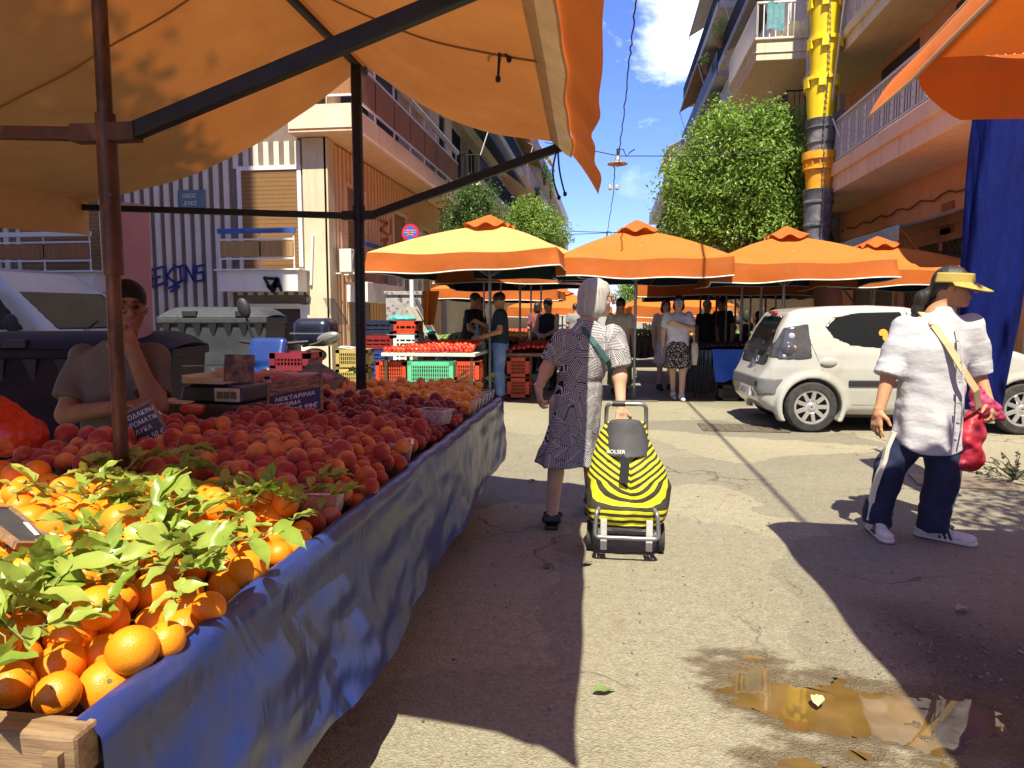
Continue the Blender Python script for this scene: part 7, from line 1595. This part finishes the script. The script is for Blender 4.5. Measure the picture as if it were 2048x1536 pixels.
def rounded(pts, r_=.03, n=5):
    o = [Vector(pts[0])]
    for a, b, c in zip(pts, pts[1:], pts[2:]):
        a, b, c = Vector(a), Vector(b), Vector(c); p = b+(a-b).normalized()*r_; q = b+(c-b).normalized()*r_
        for i in range(n+1): s = i/n; o.append(p*(1-s)**2+b*2*s*(1-s)+q*s*s)
    return o+[Vector(pts[-1])]
MB().tube(rounded([(-.125, .22, .30), (-.118, .13, .80), (-.115, .10, .855), (.108, .10, .855), (.112, .13, .80), (.125, .22, .30)], .035), .0125, 10).build('handle', tub, TR, smooth=1)
MB().tube([(-.085, .10, .856), (-.01, .10, .856)], .018, 10).build('hand_grip', trimb, TR, smooth=1)
MB().tube(rounded([(-.15, -.14, .30), (-.165, -.19, .29), (-.175, -.20, .15), (.175, -.20, .15), (.165, -.19, .29), (.15, -.14, .30)], .03), .0115, 10).build('front_stand', tub, TR, smooth=1)
mb = MB(); 
for x in (-.15, .15): mb.bar((x, -.20, .15), (x, .02, .17), .012, .012)
mb.b2((-.17, -.12, .165), (.17, .16, .18)); mb.build('base_frame', tub, TR)
for x in (-.125, .125): MB().box((x, -.165, .155), (.036, .014, .18), rot=(rad(6), 0, 0)).build('stand_foot', grw, TR, bevel=.004)
MB().tube([(-.21, .05, .085), (.21, .05, .085)], .008, 8).build('axle', trimb, TR)
for x in (-.205, .205):
    mb = MB(); mb.lathe([(.055, -.016), (.082, -.017), (.086, 0), (.082, .017), (.055, .016)], 28, c=(x, .05, .086), M=Matrix.Rotation(rad(90), 3, 'Y')); w = mb.build('wheel', rubber, TR, smooth=.8); MB().lathe([(.01, -.02), (.058, -.012), (.058, .012), (.01, .02)], 18, c=(x, .05, .086), M=Matrix.Rotation(rad(90), 3, 'Y')).build('hub', grw, w, smooth=.8)
# ---------------------------------------------------------------- person in the white shirt with the visor
WX, WY = PY(1838, 900, 4.62).x, 4.62
R = person_root(WX, WY, 'person in a loose white shirt and olive visor carrying a pink bag on the right')
S = SDF((-.40, -.34, -.01), (.46, .35, 1.72), hv); fa = rad(28)
P, Rm, pt = head(S, (.140, -.01, 1.535), rad(62), rad(3), 1.03, (.075, .01, 1.37), nose=1.05)
S.cap((.06, 0, 1.28), (.07, .01, 1.36), .10, .07, .05)
limb(S, [(-.13, .02, 1.30), (-.195, .0, 1.02), (-.262, -.06, .80)], [.052, .046, .030]); hand(S, (-.272, -.065, .795), (-.12, -.12, -1), (.55, .25, 0), (.3, -.9, 0), .32, 1.06, .14)
limb(S, [(.272, .02, 1.30), (.335, .06, 1.03), (.365, -.02, .86)], [.052, .044, .029]); hand(S, (.365, -.03, .855), (.10, -.5, -.7), (-.5, .3, -.5), (0, -.6, .6), 1.0, 1.04)
S.build('body', skinm('tan'), R, pt)
shirtm = M('white_linen', (.50, .50, .54), (.58, .58, .62), 5, .85, bump=.35, bsc=13, bd=.02, transl=.12, st=(1, 1, 1.8)); navp = fabric('navy_track_pants', (.010, .016, .05)); 
S = SDF((-.42, -.36, .50), (.50, .40, 1.42), .007)
loft(S, [(.48, .05, 0, .212, .172), (.62, .045, 0, .212, .172), (.75, .045, 0, .208, .168), (.90, .05, 0, .198, .156), (1.05, .055, 0, .185, .145), (1.18, .06, .0, .182, .130), (1.28, .065, .01, .172, .112), (1.335, .07, .01, .145, .10), (1.38, .078, .010, .085, .078), (1.425, .088, .005, .066, .066)], fa*.6, folds=(7, .05, .95, .55))
# rounded shirt tails: higher at the sides
S.fn(lambda x, y, z: z-(.525+.10*np.clip((np.abs(x-.06)-.05)/.2, 0, 1)**2), .01, 's')
sleeve(S, (-.115, .02, 1.30), (-.190, .0, 1.03), .076, .074, .06); cone(S, (-.182, .0, 1.06), (-.202, -.01, 1.005), .080, .078, .012); sleeve(S, (.262, .02, 1.30), (.330, .05, 1.05), .076, .072, .06); cone(S, (.322, .05, 1.07), (.340, .05, 1.01), .077, .075, .012)
nz = snoise(8, 81, 4); nz2 = snoise(26, 82, 4); nz3 = snoise(4.5, 86, 2); S.add(lambda x, y, z: .008*nz(x, y, z*1.1)+.010*nz3(x, y, z)+.0018*nz2(x*.7, y, z*1.3)); S.build('shirt', shirtm, R)
mb = MB()
for z, x, y in ((1.22, .118, -.150), (1.10, .128, -.178), (.98, .128, -.196), (.86, .124, -.208), (.74, .118, -.214), (.64, .112, -.205)): mb.lathe([(.001, .004), (.006, .003), (.006, -.02)], 8, c=(x, y, z), M=Matrix.Rotation(rad(90), 3, 'X'))
mb.build('button', M('button_grey', (.35, .35, .36)), R)
MB().tube([(.12, -.115, 1.30), (.128, -.160, 1.20), (.138, -.19, 1.05), (.136, -.212, .88), (.128, -.222, .70), (.12, -.205, .57)], .005, 5).build('placket', shirtm, R)
bst = M('beige_strap', (.46, .34, .18), (.54, .41, .23), 8, .7); mb = MB(); pts = [(-.02, .03, 1.385), (.0, -.10, 1.31), (.06, -.150, 1.20), (.14, -.185, 1.05), (.225, -.17, .93), (.275, -.10, .82), (.285, .02, .75)]
for a, b in zip(pts, pts[1:]): mb.bar(a, b, .042, .008, up=(.2, -1, .2))
mb.build('shoulder_strap', bst, R)
S = SDF((-.34, -.32, .03), (.36, .32, .86), .008)
loft(S, [(.52, .05, 0, .150, .115), (.66, .05, 0, .158, .12), (.82, .05, 0, .15, .11)], fa)
limb(S, [(-.055, .0, .62), (-.160, .02, .40), (-.205, .03, .14)], [.100, .088, .076], .02); limb(S, [(.130, .0, .62), (.120, -.05, .38), (.075, -.06, .115)], [.102, .092, .082], .03)
cone(S, (-.20, .03, .20), (-.212, .032, .062), .084, .082, .02); cone(S, (.085, -.06, .20), (.070, -.062, .055), .094, .090, .02)
nz = snoise(10, 83, 4); S.add(lambda x, y, z: .009*nz(x, y, z*1.6)); S.build('trousers', navp, R)
wst = M('side_stripe', (.62, .58, .50), rough=.8); 
def stripe(pts, w=.026):
    mb = MB(); pts = [Vector(p) for p in pts]; V_ = []; F_ = []
    for p in pts: V_ += [p+Vector((-w*.45, -w*.3, 0)), p+Vector((w*.45, -w*.45, 0)), p+Vector((w*.45, .03, 0)), p+Vector((-w*.45, .03, 0))]
    for i in range(len(pts)-1): F_ += [(4*i+k, 4*i+(k+1) % 4, 4*i+4+(k+1) % 4, 4*i+4+k) for k in range(4)]
    mb.add(V_, F_); return mb.build('side_stripe', wst, R)
stripe([(-.172, -.062, .66), (-.205, -.058, .56), (-.215, -.052, .48), (-.242, -.045, .38), (-.262, -.030, .28), (-.270, -.020, .18), (-.278, -.01, .09)]); stripe([(.205, -.07, .48), (.190, -.09, .34), (.150, -.10, .20), (.142, -.09, .09)], .03)
hd_ = v3(.140, -.01, 1.535); S = SDF(hd_-v3(.28, .22, .34), hd_+v3(.22, .22, .2), .007)
S.ell(P(0, -.022, .036), (.084, .102, .094), .02, rot=Rm); S.ell(P(0, .095, -.02), (.075, .06, .095), .012, 's', rot=Rm); S.ell(P(.08, .02, -.03), (.03, .04, .045), .01, 's', rot=Rm); S.chain([P(0, -.09, -.02), P(0, -.15, -.07), P(.01, -.17, -.14), P(.02, -.16, -.20)], [.045, .040, .032, .012], .03)
nz = snoise(50, 84, 2); S.add(lambda x, y, z: .004*nz(x, y, z*.3)); S.build('hair', hair_dk, R)
vism = M('olive_visor', (.36, .26, .05), (.44, .33, .08), 5, .75)
mb = MB(); l, f, u = Rm[:, 0], Rm[:, 1], Rm[:, 2]; pc = lambda a, b, z: tuple(P(a, b, z))
def vis(u_, w_):
    th = -2.2+4.4*u_; r1, r2 = .090, .111; a, b = math.sin(th)*r1, math.cos(th)*r2-.018; z = .080-.058*w_; k = .99+.11*w_
    return pc(a*k, b*k, z-.016*math.cos(th)*0)
mb.grid(vis, 40, 6)
def brim(u_, w_):
    th = -1.45+2.9*u_; c_ = math.cos(th*1.05); r1, r2 = .0985, .121; return pc(math.sin(th)*r1*(1+.18*w_), (math.cos(th)*r2-.018)+w_*.092*max(0, c_)**.6, .026-.045*w_*max(0, c_)-.02*w_*abs(math.sin(th)))
mb.grid(brim, 40, 8); vo_ = mb.build('visor', vism, R, smooth=1.2); sm_ = vo_.modifiers.new('s', 'SOLIDIFY'); sm_.thickness = .005
glasses(R, P, Rm, glm, 1.03)
snk = M('sneaker_white', (.60, .58, .54), (.70, .68, .64), 8, .6, dirt=(.35, .32, .28), dsc=9); sol = M('sole_white', (.62, .60, .55), rough=.7)
for an, d_ in (((-.215, .02, 0), (-.05, -1, 0)), ((.095, -.05, 0), (.75, -.62, 0))):
    o = shoe(R, an, d_, snk, .275, .035, sol, 'sneaker', .007, .050); dv = Vector((d_[0], d_[1], 0)).normalized(); sv = Vector((dv.y, -dv.x, 0)); mb = MB()
    for i in range(3):
        for sg_ in (1, -1):
            b = Vector(an)+dv*(.045+.030*i); mb.bar(b+sv*sg_*.047+Vector((0, 0, .022)), b+sv*sg_*.036-dv*.025+Vector((0, 0, .078)), .012, .006, up=sv)
    mb.build('dark_stripe', trimb, o)
# pink bags in the hand
pkm = M('pink_bag_film', (.60, .05, .16), (.72, .15, .28), 12, .45, transl=.45, bump=.5, bsc=20, bd=.02); pkr = M('pink_bag_full', (.50, .02, .025), (.62, .06, .12), 9, .4, transl=.35, bump=.4, bsc=16, bd=.02)
q = PY(1953, 800, 4.58); S = SDF((-.2, -.15, -.5), (.22, .15, .12), .009)
S.cap((-.01, 0, .07), (.02, 0, -.02), .035, .06, .02); S.ell((.06, 0, -.06), (.085, .05, .065), .03); S.cap((.06, 0, -.07), (.135, 0, -.10), .04, .03, .03); nz = snoise(34, 91, 4); S.add(lambda x, y, z: .018*np.abs(nz(x, y, z))-.004); BG = empty('carrier_bag', (q.x, q.y, q.z), 0, 'pink plastic bag of tomatoes hanging from the hand of the person in the white shirt', 'bag'); S.build('knotted_top', pkm, BG)
S = SDF((-.25, -.15, -.5), (.22, .15, .02), .009); S.cap((.0, 0, -.06), (-.03, 0, -.2), .03, .085, .03); S.ell((-.03, 0, -.22), (.085, .075, .10), .03); S.ell((-.025, 0, -.35), (.088, .08, .09), .03)
for i in range(9): S.ell((-.03+rng.uniform(-.05, .05), -.04+rng.uniform(-.02, .02), -.2-.03*i*.7+rng.uniform(-.02, .02)), (.037,)*3, .012)
nz = snoise(40, 92, 3); S.add(lambda x, y, z: .004*nz(x, y, z)); S.build('full_bag', pkr, BG)
# ---------------------------------------------------------------- vendor behind the stall
VX, VY = PY(232, 760, 3.15).x, 3.15
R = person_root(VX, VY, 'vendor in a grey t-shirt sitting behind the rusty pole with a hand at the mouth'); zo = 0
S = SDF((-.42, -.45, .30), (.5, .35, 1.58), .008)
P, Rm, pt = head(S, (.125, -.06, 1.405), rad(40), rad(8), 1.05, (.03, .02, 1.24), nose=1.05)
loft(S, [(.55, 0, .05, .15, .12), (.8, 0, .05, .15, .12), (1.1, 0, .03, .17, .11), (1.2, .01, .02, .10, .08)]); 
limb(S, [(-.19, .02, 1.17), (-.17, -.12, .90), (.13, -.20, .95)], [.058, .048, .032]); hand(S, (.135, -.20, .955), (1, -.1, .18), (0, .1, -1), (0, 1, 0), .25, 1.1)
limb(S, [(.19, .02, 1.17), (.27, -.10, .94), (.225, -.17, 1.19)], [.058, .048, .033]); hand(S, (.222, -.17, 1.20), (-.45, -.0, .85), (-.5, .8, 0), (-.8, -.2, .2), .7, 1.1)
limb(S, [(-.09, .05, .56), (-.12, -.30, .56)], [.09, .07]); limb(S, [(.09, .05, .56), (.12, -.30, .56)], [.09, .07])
S.build('body', [skin('skin_shaded', (.24, .11, .06), (.30, .15, .08)), lipm, eyem, browm], R, pt)  # skin darkened, the deep shade behind the stall put into its colour
S = SDF((-.36, -.3, .45), (.36, .35, 1.30), .008); loft(S, [(.50, 0, .05, .185, .15), (.7, 0, .05, .188, .15), (.95, 0, .035, .195, .135), (1.10, 0, .02, .205, .120), (1.18, .005, .015, .175, .10), (1.235, .02, .01, .085, .075), (1.25, .025, .01, .07, .068)], rad(10)); sleeve(S, (-.185, .02, 1.165), (-.178, -.09, .965), .072, .080, .05); sleeve(S, (.185, .02, 1.165), (.224, -.06, 1.0), .072, .080, .05)
nz = snoise(8, 95, 4); S.add(lambda x, y, z: .010*nz(x, y, z)); S.build('t_shirt', fabric('grey_brown_shirt', (.11, .085, .075)), R)  # grey-brown cloth, darkened to carry the stall's shade
S = SDF(v3(.125, -.06, 1.405)-.2, v3(.125, -.06, 1.405)+.2, .008); S.ell(P(0, -.016, .044), (.083, .102, .086), .02, rot=Rm); S.ell(P(0, .105, -.022), (.072, .058, .088), .012, 's', rot=Rm); S.ell(P(0, -.0, -.09), (.12, .2, .075), .01, 's', rot=Rm); S.build('hair', M('hair_black', (.004, .004, .004), (.010, .009, .008), 60, .6, spec=.2, bump=.5, bsc=140), R); glasses(R, P, Rm, glr, 1.05, False)
S = SDF((-.3, -.5, .3), (.3, .3, .75), .012); limb(S, [(-.09, .06, .56), (-.12, -.32, .56), (-.12, -.36, .35)], [.11, .09, .08]); limb(S, [(.09, .06, .56), (.12, -.32, .56), (.12, -.36, .35)], [.11, .09, .08]); S.build('trousers', navp, R)
sl = empty('stool', (VX, VY+.06, 0), 0, 'plain stool under the seated vendor', 'stool'); MB().b2((-.18, -.18, .42), (.18, .18, .46)).build('seat', darkwood, sl)
for x in (-.15, .15):
    for y in (-.15, .15): MB().b2((x-.02, y-.02, 0), (x+.02, y+.02, .42)).build('leg', darkwood, sl)
# ---------------------------------------------------------------- people farther off: one adjustable build
def figure(px, Y, label, H=1.70, fd=0, hd=None, sk='olive', top=None, top_m=None, low='trousers', low_m=None, hair='short', hair_m=None, arms=None, legs=None, shoe_m=None, lean=0, sun=False, sleeves=True, pitch=0, h=.014, hem=.45, sleeve_l=.6):
    x = PY(px, 700, Y).x; R = person_root(x, Y, label); k = H/1.65; f = v3(math.sin(fd), -math.cos(fd), 0); l = v3(math.cos(fd), math.sin(fd), 0); U = v3(0, 0, 1)
    Q = lambda a, b, z: (l*a+f*(b+lean*max(0, z-.9))+U*z)*k
    hd = fd if hd is None else hd; S = SDF(v3(-.55, -.55, -.01), v3(.55, .55, H+.06), h)
    P, Rm, pt = head(S, Q(0, .02, 1.535), hd, pitch, k, Q(0, 0, 1.38))
    A = arms or {}; 
    for s_, nm in ((-1, 'l'), (1, 'r')):
        e, w, hdv = A.get(nm, ((s_*.215, -.01, 1.06), (s_*.225, .06, .83), (0, .2, -1))); sh = Q(s_*.165, 0, 1.34); e = Q(*e); w = Q(*w); limb(S, [sh, e, w], [.050*k, .042*k, .028*k]); hv_ = l*hdv[0]+f*hdv[1]+U*hdv[2]; hand(S, w, hv_, -l*s_*.6+f*.3-U*.2, f, .5, 1.05*k)
        a_, kn, hp_ = (legs or {}).get(nm, ((s_*.10, 0, .07), (s_*.095, .02, .46), (s_*.085, 0, .85)))
        limb(S, [Q(*hp_), Q(*kn), Q(*a_)], [.085*k, .056*k, .037*k]); A[nm+'_'] = (sh, e, w, Q(*a_), Q(*kn), Q(*hp_))
    loft(S, [(z*k, *(Q(0, 0, z)[:2]), w*k, d*k) for z, w, d in ((.80, .155, .115), (.9, .16, .12), (1.03, .135, .10), (1.2, .15, .11), (1.32, .14, .09), (1.38, .07, .06))], fd); S.build('body', skinm(sk), R, pt)
    S = SDF(v3(-.5, -.5, .6), v3(.5, .5, H), h); loft(S, [(z*k, *(Q(0, 0, z)[:2]), w*k, d*k) for z, w, d in ((.86, .175, .135), (.98, .165, .13), (1.1, .168, .128), (1.22, .178, .128), (1.32, .172, .108), (1.37, .10, .08), (1.395, .065, .06))], fd)
    if sleeves:
        for nm in 'lr': sh, e = A[nm+'_'][:2]; sleeve(S, sh, sh+(e-sh)*sleeve_l*1.15, .062*k, .072*k, .04)
    nz = snoise(11, int(px), 3); S.add(lambda x_, y_, z_: .010*nz(x_, y_, z_)); S.build(top or 't_shirt', top_m, R)
    S = SDF(v3(-.55, -.55, .02), v3(.55, .55, 1.05), h)
    if low == 'skirt': loft(S, [(z*k, *(Q(0, .01, z)[:2]), w*k, d*k) for z, w, d in ((hem, .205, .165), (.6, .20, .16), (.75, .185, .15), (.88, .165, .13), (.97, .145, .11))], fd, folds=(8, .05, .8, hem))
    else:
        loft(S, [(z*k, *(Q(0, 0, z)[:2]), w*k, d*k) for z, w, d in ((.78, .175, .13), (.88, .17, .13), (.98, .15, .115))], fd)
        for nm in 'lr': a_, kn, hp_ = A[nm+'_'][3:]; limb(S, [hp_-v3(0, 0, .02), kn, a_+v3(0, 0, .06)], [.108*k, .083*k, .072*k], .02)
        nz = snoise(13, int(px)+1, 3); S.add(lambda x_, y_, z_: .008*nz(x_, y_, z_*1.5))
    S.build(low, low_m, R)
    c = Q(0, .02, 1.535); S = SDF(c-.24, c+.24, h*.8); S.ell(P(0, -.022, .036), (.084*k, .102*k, .090*k), .02, rot=Rm)
    if hair == 'bob': S.ell(P(0, -.04, -.05), (.095*k, .075*k, .095*k), .03, rot=Rm)
    S.ell(P(0, .10, -.03), (.072*k, .065*k, .095*k), .012, 's', rot=Rm)
    if hair == 'short': S.ell(P(0, .0, -.10), (.13*k, .2*k, .085*k), .01, 's', rot=Rm)
    S.build('hair', hair_m or hair_dk, R)
    if sun: glasses(R, P, Rm, glm, k*1.1)
    for nm in 'lr': shoe(R, A[nm+'_'][3], f, shoe_m or trimb, .26*k, .02, None, 'shoe', h*.8)
    R['_x'] = 0; del R['_x']; return R, Q, P, Rm
bk = fabric('black_tee', (.012, .012, .014)); dg = fabric('dark_green_tee', (.012, .030, .034)); jean = M('washed_jeans', (.10, .20, .42), (.22, .36, .60), 5, .85, bump=.3, bsc=20); wt = fabric('white_tee', (.60, .60, .66)); olv = fabric('olive_green_cloth', (.13, .20, .035)); crm = fabric('cream_shirt', (.52, .46, .38))
t = NT('leopard_skirt'); v = t.coord('Object'); vo = t.n('TexVoronoi', feature='DISTANCE_TO_EDGE'); vo.inputs['Scale'].default_value = 26; t.l(v, vo.inputs['Vector']); leo = t.done(t.bsdf(t.ramp(vo.outputs['Distance'], [(.16, (.02, .02, .025)), (.22, (.52, .48, .42))]), .85))
R, Q, P, Rm = figure(1000, 11.3, 'man in a dark green t-shirt and washed jeans holding a turquoise bag', 1.72, rad(-78), rad(-78), 'tan', None, dg, 'trousers', jean, 'short', None, {'l': ((-.20, .10, 1.10), (-.10, .30, 1.19), (.1, .8, .3)), 'r': ((.215, .02, 1.07), (.18, .30, .98), (-.2, 1, -.2))}, pitch=rad(22), sun=True, h=.013)
q = Vector(Q(-.08, .33, 1.10))+R.location; S = SDF((-.2, -.2, -.5), (.2, .2, .12), .014); S.cap((.0, 0, .08), (0, 0, -.12), .018, .05, .03); S.ell((0, 0, -.26), (.13, .08, .15), .05); nz = snoise(22, 97, 3); S.add(lambda x, y, z: .010*nz(x, y, z*.6)); tag(S.build('carrier_bag', M('turquoise_bag', (.06, .42, .44), (.14, .56, .56), 8, .35, transl=.35), loc=(q.x, q.y-.12, q.z)), 'turquoise plastic bag of peaches hanging from the hand of the man in jeans', 'bag')
figure(938, 12.2, 'vendor in a black t-shirt leaning over the red tomatoes in the shade', 1.74, rad(70), rad(60), 'olive', None, bk, 'trousers', bk, 'short', None, {'l': ((-.22, .12, 1.08), (-.15, .36, .95), (0, 1, -.2)), 'r': ((.22, .12, 1.08), (.15, .38, .95), (0, 1, -.2))}, lean=.18, pitch=rad(20))
figure(1096, 13.0, 'person in a black sleeveless top looking down at the produce', 1.66, rad(-15), rad(-20), 'pale', 'tank_top', bk, 'trousers', bk, 'short', None, {'l': ((-.2, .12, 1.08), (-.06, .30, 1.0), (.6, .8, 0)), 'r': ((.2, .12, 1.08), (.06, .30, 1.0), (-.6, .8, 0))}, pitch=rad(30), sleeves=False)
figure(1240, 12.4, 'person in a cream shirt and long olive skirt walking away behind the lady', 1.66, rad(175), rad(178), 'olive', 'shirt', crm, 'skirt', olv, 'short', None, hem=.16)
R, Q, P, Rm = figure(1355, 11.75, 'woman in a white t-shirt and animal print skirt with an arm across the chest', 1.68, rad(4), rad(-6), 'pale', None, wt, 'skirt', leo, 'bob', None, {'l': ((-.225, -.02, 1.08), (-.235, .02, .84), (0, .1, -1)), 'r': ((.21, .06, 1.13), (-.06, .20, 1.22), (-1, .1, .1))}, {'l': ((-.04, -.10, .07), (-.07, .0, .46), (-.085, 0, .85)), 'r': ((.05, .16, .07), (.07, .10, .46), (.085, 0, .85))}, shoe_m=snk, sun=True, hem=.50, h=.012)
tb_ = MB(); q = R.location; tote = fabric('tote_cloth', (.50, .46, .38)); S = SDF((.12, -.25, .52), (.40, .2, 1.02), .014); S.box((.265, -.03, .75), (.045, .10, .19), .03); nz = snoise(12, 98, 3); S.add(lambda x, y, z: .012*nz(x, y, z)); tg = empty('tote_bag', q, 0, 'cream cloth tote bag hanging at the hip of the woman in the animal print skirt', 'bag'); S.build('bag_body', tote, tg); MB().tube([(.255, -.09, .92), (.22, -.06, 1.2), (.19, 0, 1.40), (.24, .05, 1.15), (.265, .03, .92)], .012, 6).build('strap', tote, tg, smooth=1)
figure(1330, 13.2, 'shopper half hidden behind the woman in the animal print skirt', 1.64, rad(12), None, 'pale', None, crm, 'skirt', wt, 'bob', hem=.5)
figure(1412, 14.6, 'white haired vendor in black in the dim right stall', 1.66, rad(20), None, 'olive', None, bk, 'trousers', bk, 'short', hair_gr)
figure(1448, 15.0, 'vendor in a black t-shirt bending sideways in the dim right stall', 1.72, rad(-50), None, 'tan', None, bk, 'trousers', bk, 'short', lean=.15)
figure(960, 13.9, 'dark clothed shopper behind the man in jeans', 1.72, rad(100), None, 'olive', None, bk, 'trousers', bk, 'short')
figure(1075, 16.5, 'shopper in a faded red top deep in the left stalls', 1.66, rad(160), None, 'tan', None, fabric('faded_red', (.22, .05, .05)), 'trousers', bk, 'bob')
figure(1150, 19.5, 'distant shopper in grey far down the street', 1.68, rad(175), None, 'tan', None, fabric('grey_tee', (.2, .2, .2)), 'trousers', bk, 'short', h=.02)
# ================================================================ wires and street lamps overhead
wire = M('black_wire', (.02, .02, .025), rough=.7)
def cable(pts, label, r=.014, seed=0, jit=.02):
    rr = random.Random(seed); out = []
    for a, b in zip(pts, pts[1:]):
        n = 16
        for i in range(n): p = Vector(a).lerp(Vector(b), i/n); out.append(p+Vector((rr.uniform(-jit, jit), 0, rr.uniform(-jit, jit)-.25*math.sin(math.pi*i/n)*0)))
    out.append(Vector(pts[-1])); mb = MB(); mb.tube(out, r, 6); return tag(mb.build('overhead_cable', wire, smooth=1), label, 'cable', 'overhead cables')
def lamp(px, py, Y, s, label):
    p = PY(px, py, Y); r = empty('street_lamp', tuple(p), 0, label, 'street lamp', 'lamps hung over the street'); sm = M('lamp_shade_grey', (.28, .28, .27), (.36, .36, .34), 5, .4, metal=.5)
    MB().lathe([(.04*s, .22*s), (.06*s, .20*s), (.09*s, .10*s), (.27*s, .02*s), (.30*s, -.02*s), (.29*s, -.03*s), (.25*s, .0)], 24).build('shade', sm, r, smooth=.8)
    MB().tube([(0, 0, .2*s), (0, 0, .42*s)], .035*s, 8).build('socket', wire, r); MB().lathe([(.01, -.10*s), (.09*s, -.06*s), (.10*s, .0), (.05*s, .08*s)], 14).build('bulb', M('bulb_glass', (.55, .30, .22), rough=.2), r, smooth=1)
    MB().tube([(.0, 0, .42*s), (.16*s, 0, .40*s), (.26*s, 0, .18*s), (.34*s, 0, .30*s), (.5*s, 0, .40*s)], .016*s, 6).build('hanger_wire', wire, r, smooth=1)
    return r
lamp(1235, 327, 15.5, .72, 'round street lamp hanging highest over the street')
lamp(1214, 480, 29, .8, 'smaller far street lamp hanging just above the parasols')
cable([PY(1274, -20, 9.0), PY(1256, 150, 11.5), PY(1238, 310, 15.4)], 'twisted black cable running from overhead down to the nearest street lamp', .011, 1, .014)
cable([PY(1229, 330, 15.6), PY(1228, 375, 20), PY(1214, 470, 29)], 'twisted cable between the near and the far street lamp', .012, 2, .016)
cable([PY(1090, 285, 15.5), PY(1160, 296, 15.5), PY(1238, 312, 15.5)], 'thin span wire from the left buildings to the near street lamp', .010, 3, 0)
cable([PY(1238, 312, 15.5), PY(1400, 312, 15.5), PY(1560, 300, 15.5)], 'thin span wire from the near street lamp to the right buildings', .010, 4, 0)
cable([PY(1120, 462, 30), PY(1330, 468, 30)], 'thin span wire of the far street lamp', .014, 5, 0)
cable([PY(1120, 470, 31), PY(1330, 460, 31)], 'second thin wire crossing near the far street lamp', .014, 6, 0)
k_ = 6.5/.866; A_, B_ = G(1400, 830)-SUN_DIR*k_, G(1592, 1028)-SUN_DIR*k_; e_ = (B_-A_)
cable([A_-e_*1.2, B_+e_*.35], 'high span cable whose thin shadow crosses the sunlit road', .022, 9, 0)
mb = MB(); q = PY(1227, 375, 20)
for dx in (-.09, .09): mb.lathe([(.02, -.07), (.06, -.04), (.06, .04), (.02, .07)], 10, c=(dx, 0, 0))
mb.b2((-.12, -.02, -.02), (.12, .02, .02)); tag(mb.build('cable_insulator', M('insulator', (.5, .5, .5), rough=.4), loc=q), 'pair of small insulators on the cable between the two lamps', 'insulator')
# rolls of pink wrapped cloth near posts (salmon column wraps behind the van and the hatchback)
wrapm = M('pink_wrap', (.40, .16, .14), (.48, .21, .19), 3, .7, bump=.4, bsc=5, bd=.04, transl=.15)
for (a, b, r0, lab, Y) in (((252, 470), (262, 640), .17, 'salmon pink cloth wrapped post behind the seated vendor', 5.6), ((1655, 585), (1662, 622), .22, 'pink wrapped post behind the hatchback roof', 12.9)):
    A, B = PY(a[0], a[1], Y), PY(b[0], b[1], Y); B.z = .05; A.z += .25
    mb = MB(); mb.grid(lambda u, w: (A.x+(B.x-A.x)*w+(r0*(1+.12*math.sin(3*u*6.28+4*w)))*math.cos(u*6.283), Y+r0*math.sin(u*6.283), A.z+(B.z-A.z)*w), 40, 24); tag(mb.build('wrapped_post', wrapm, smooth=4), lab, 'post')
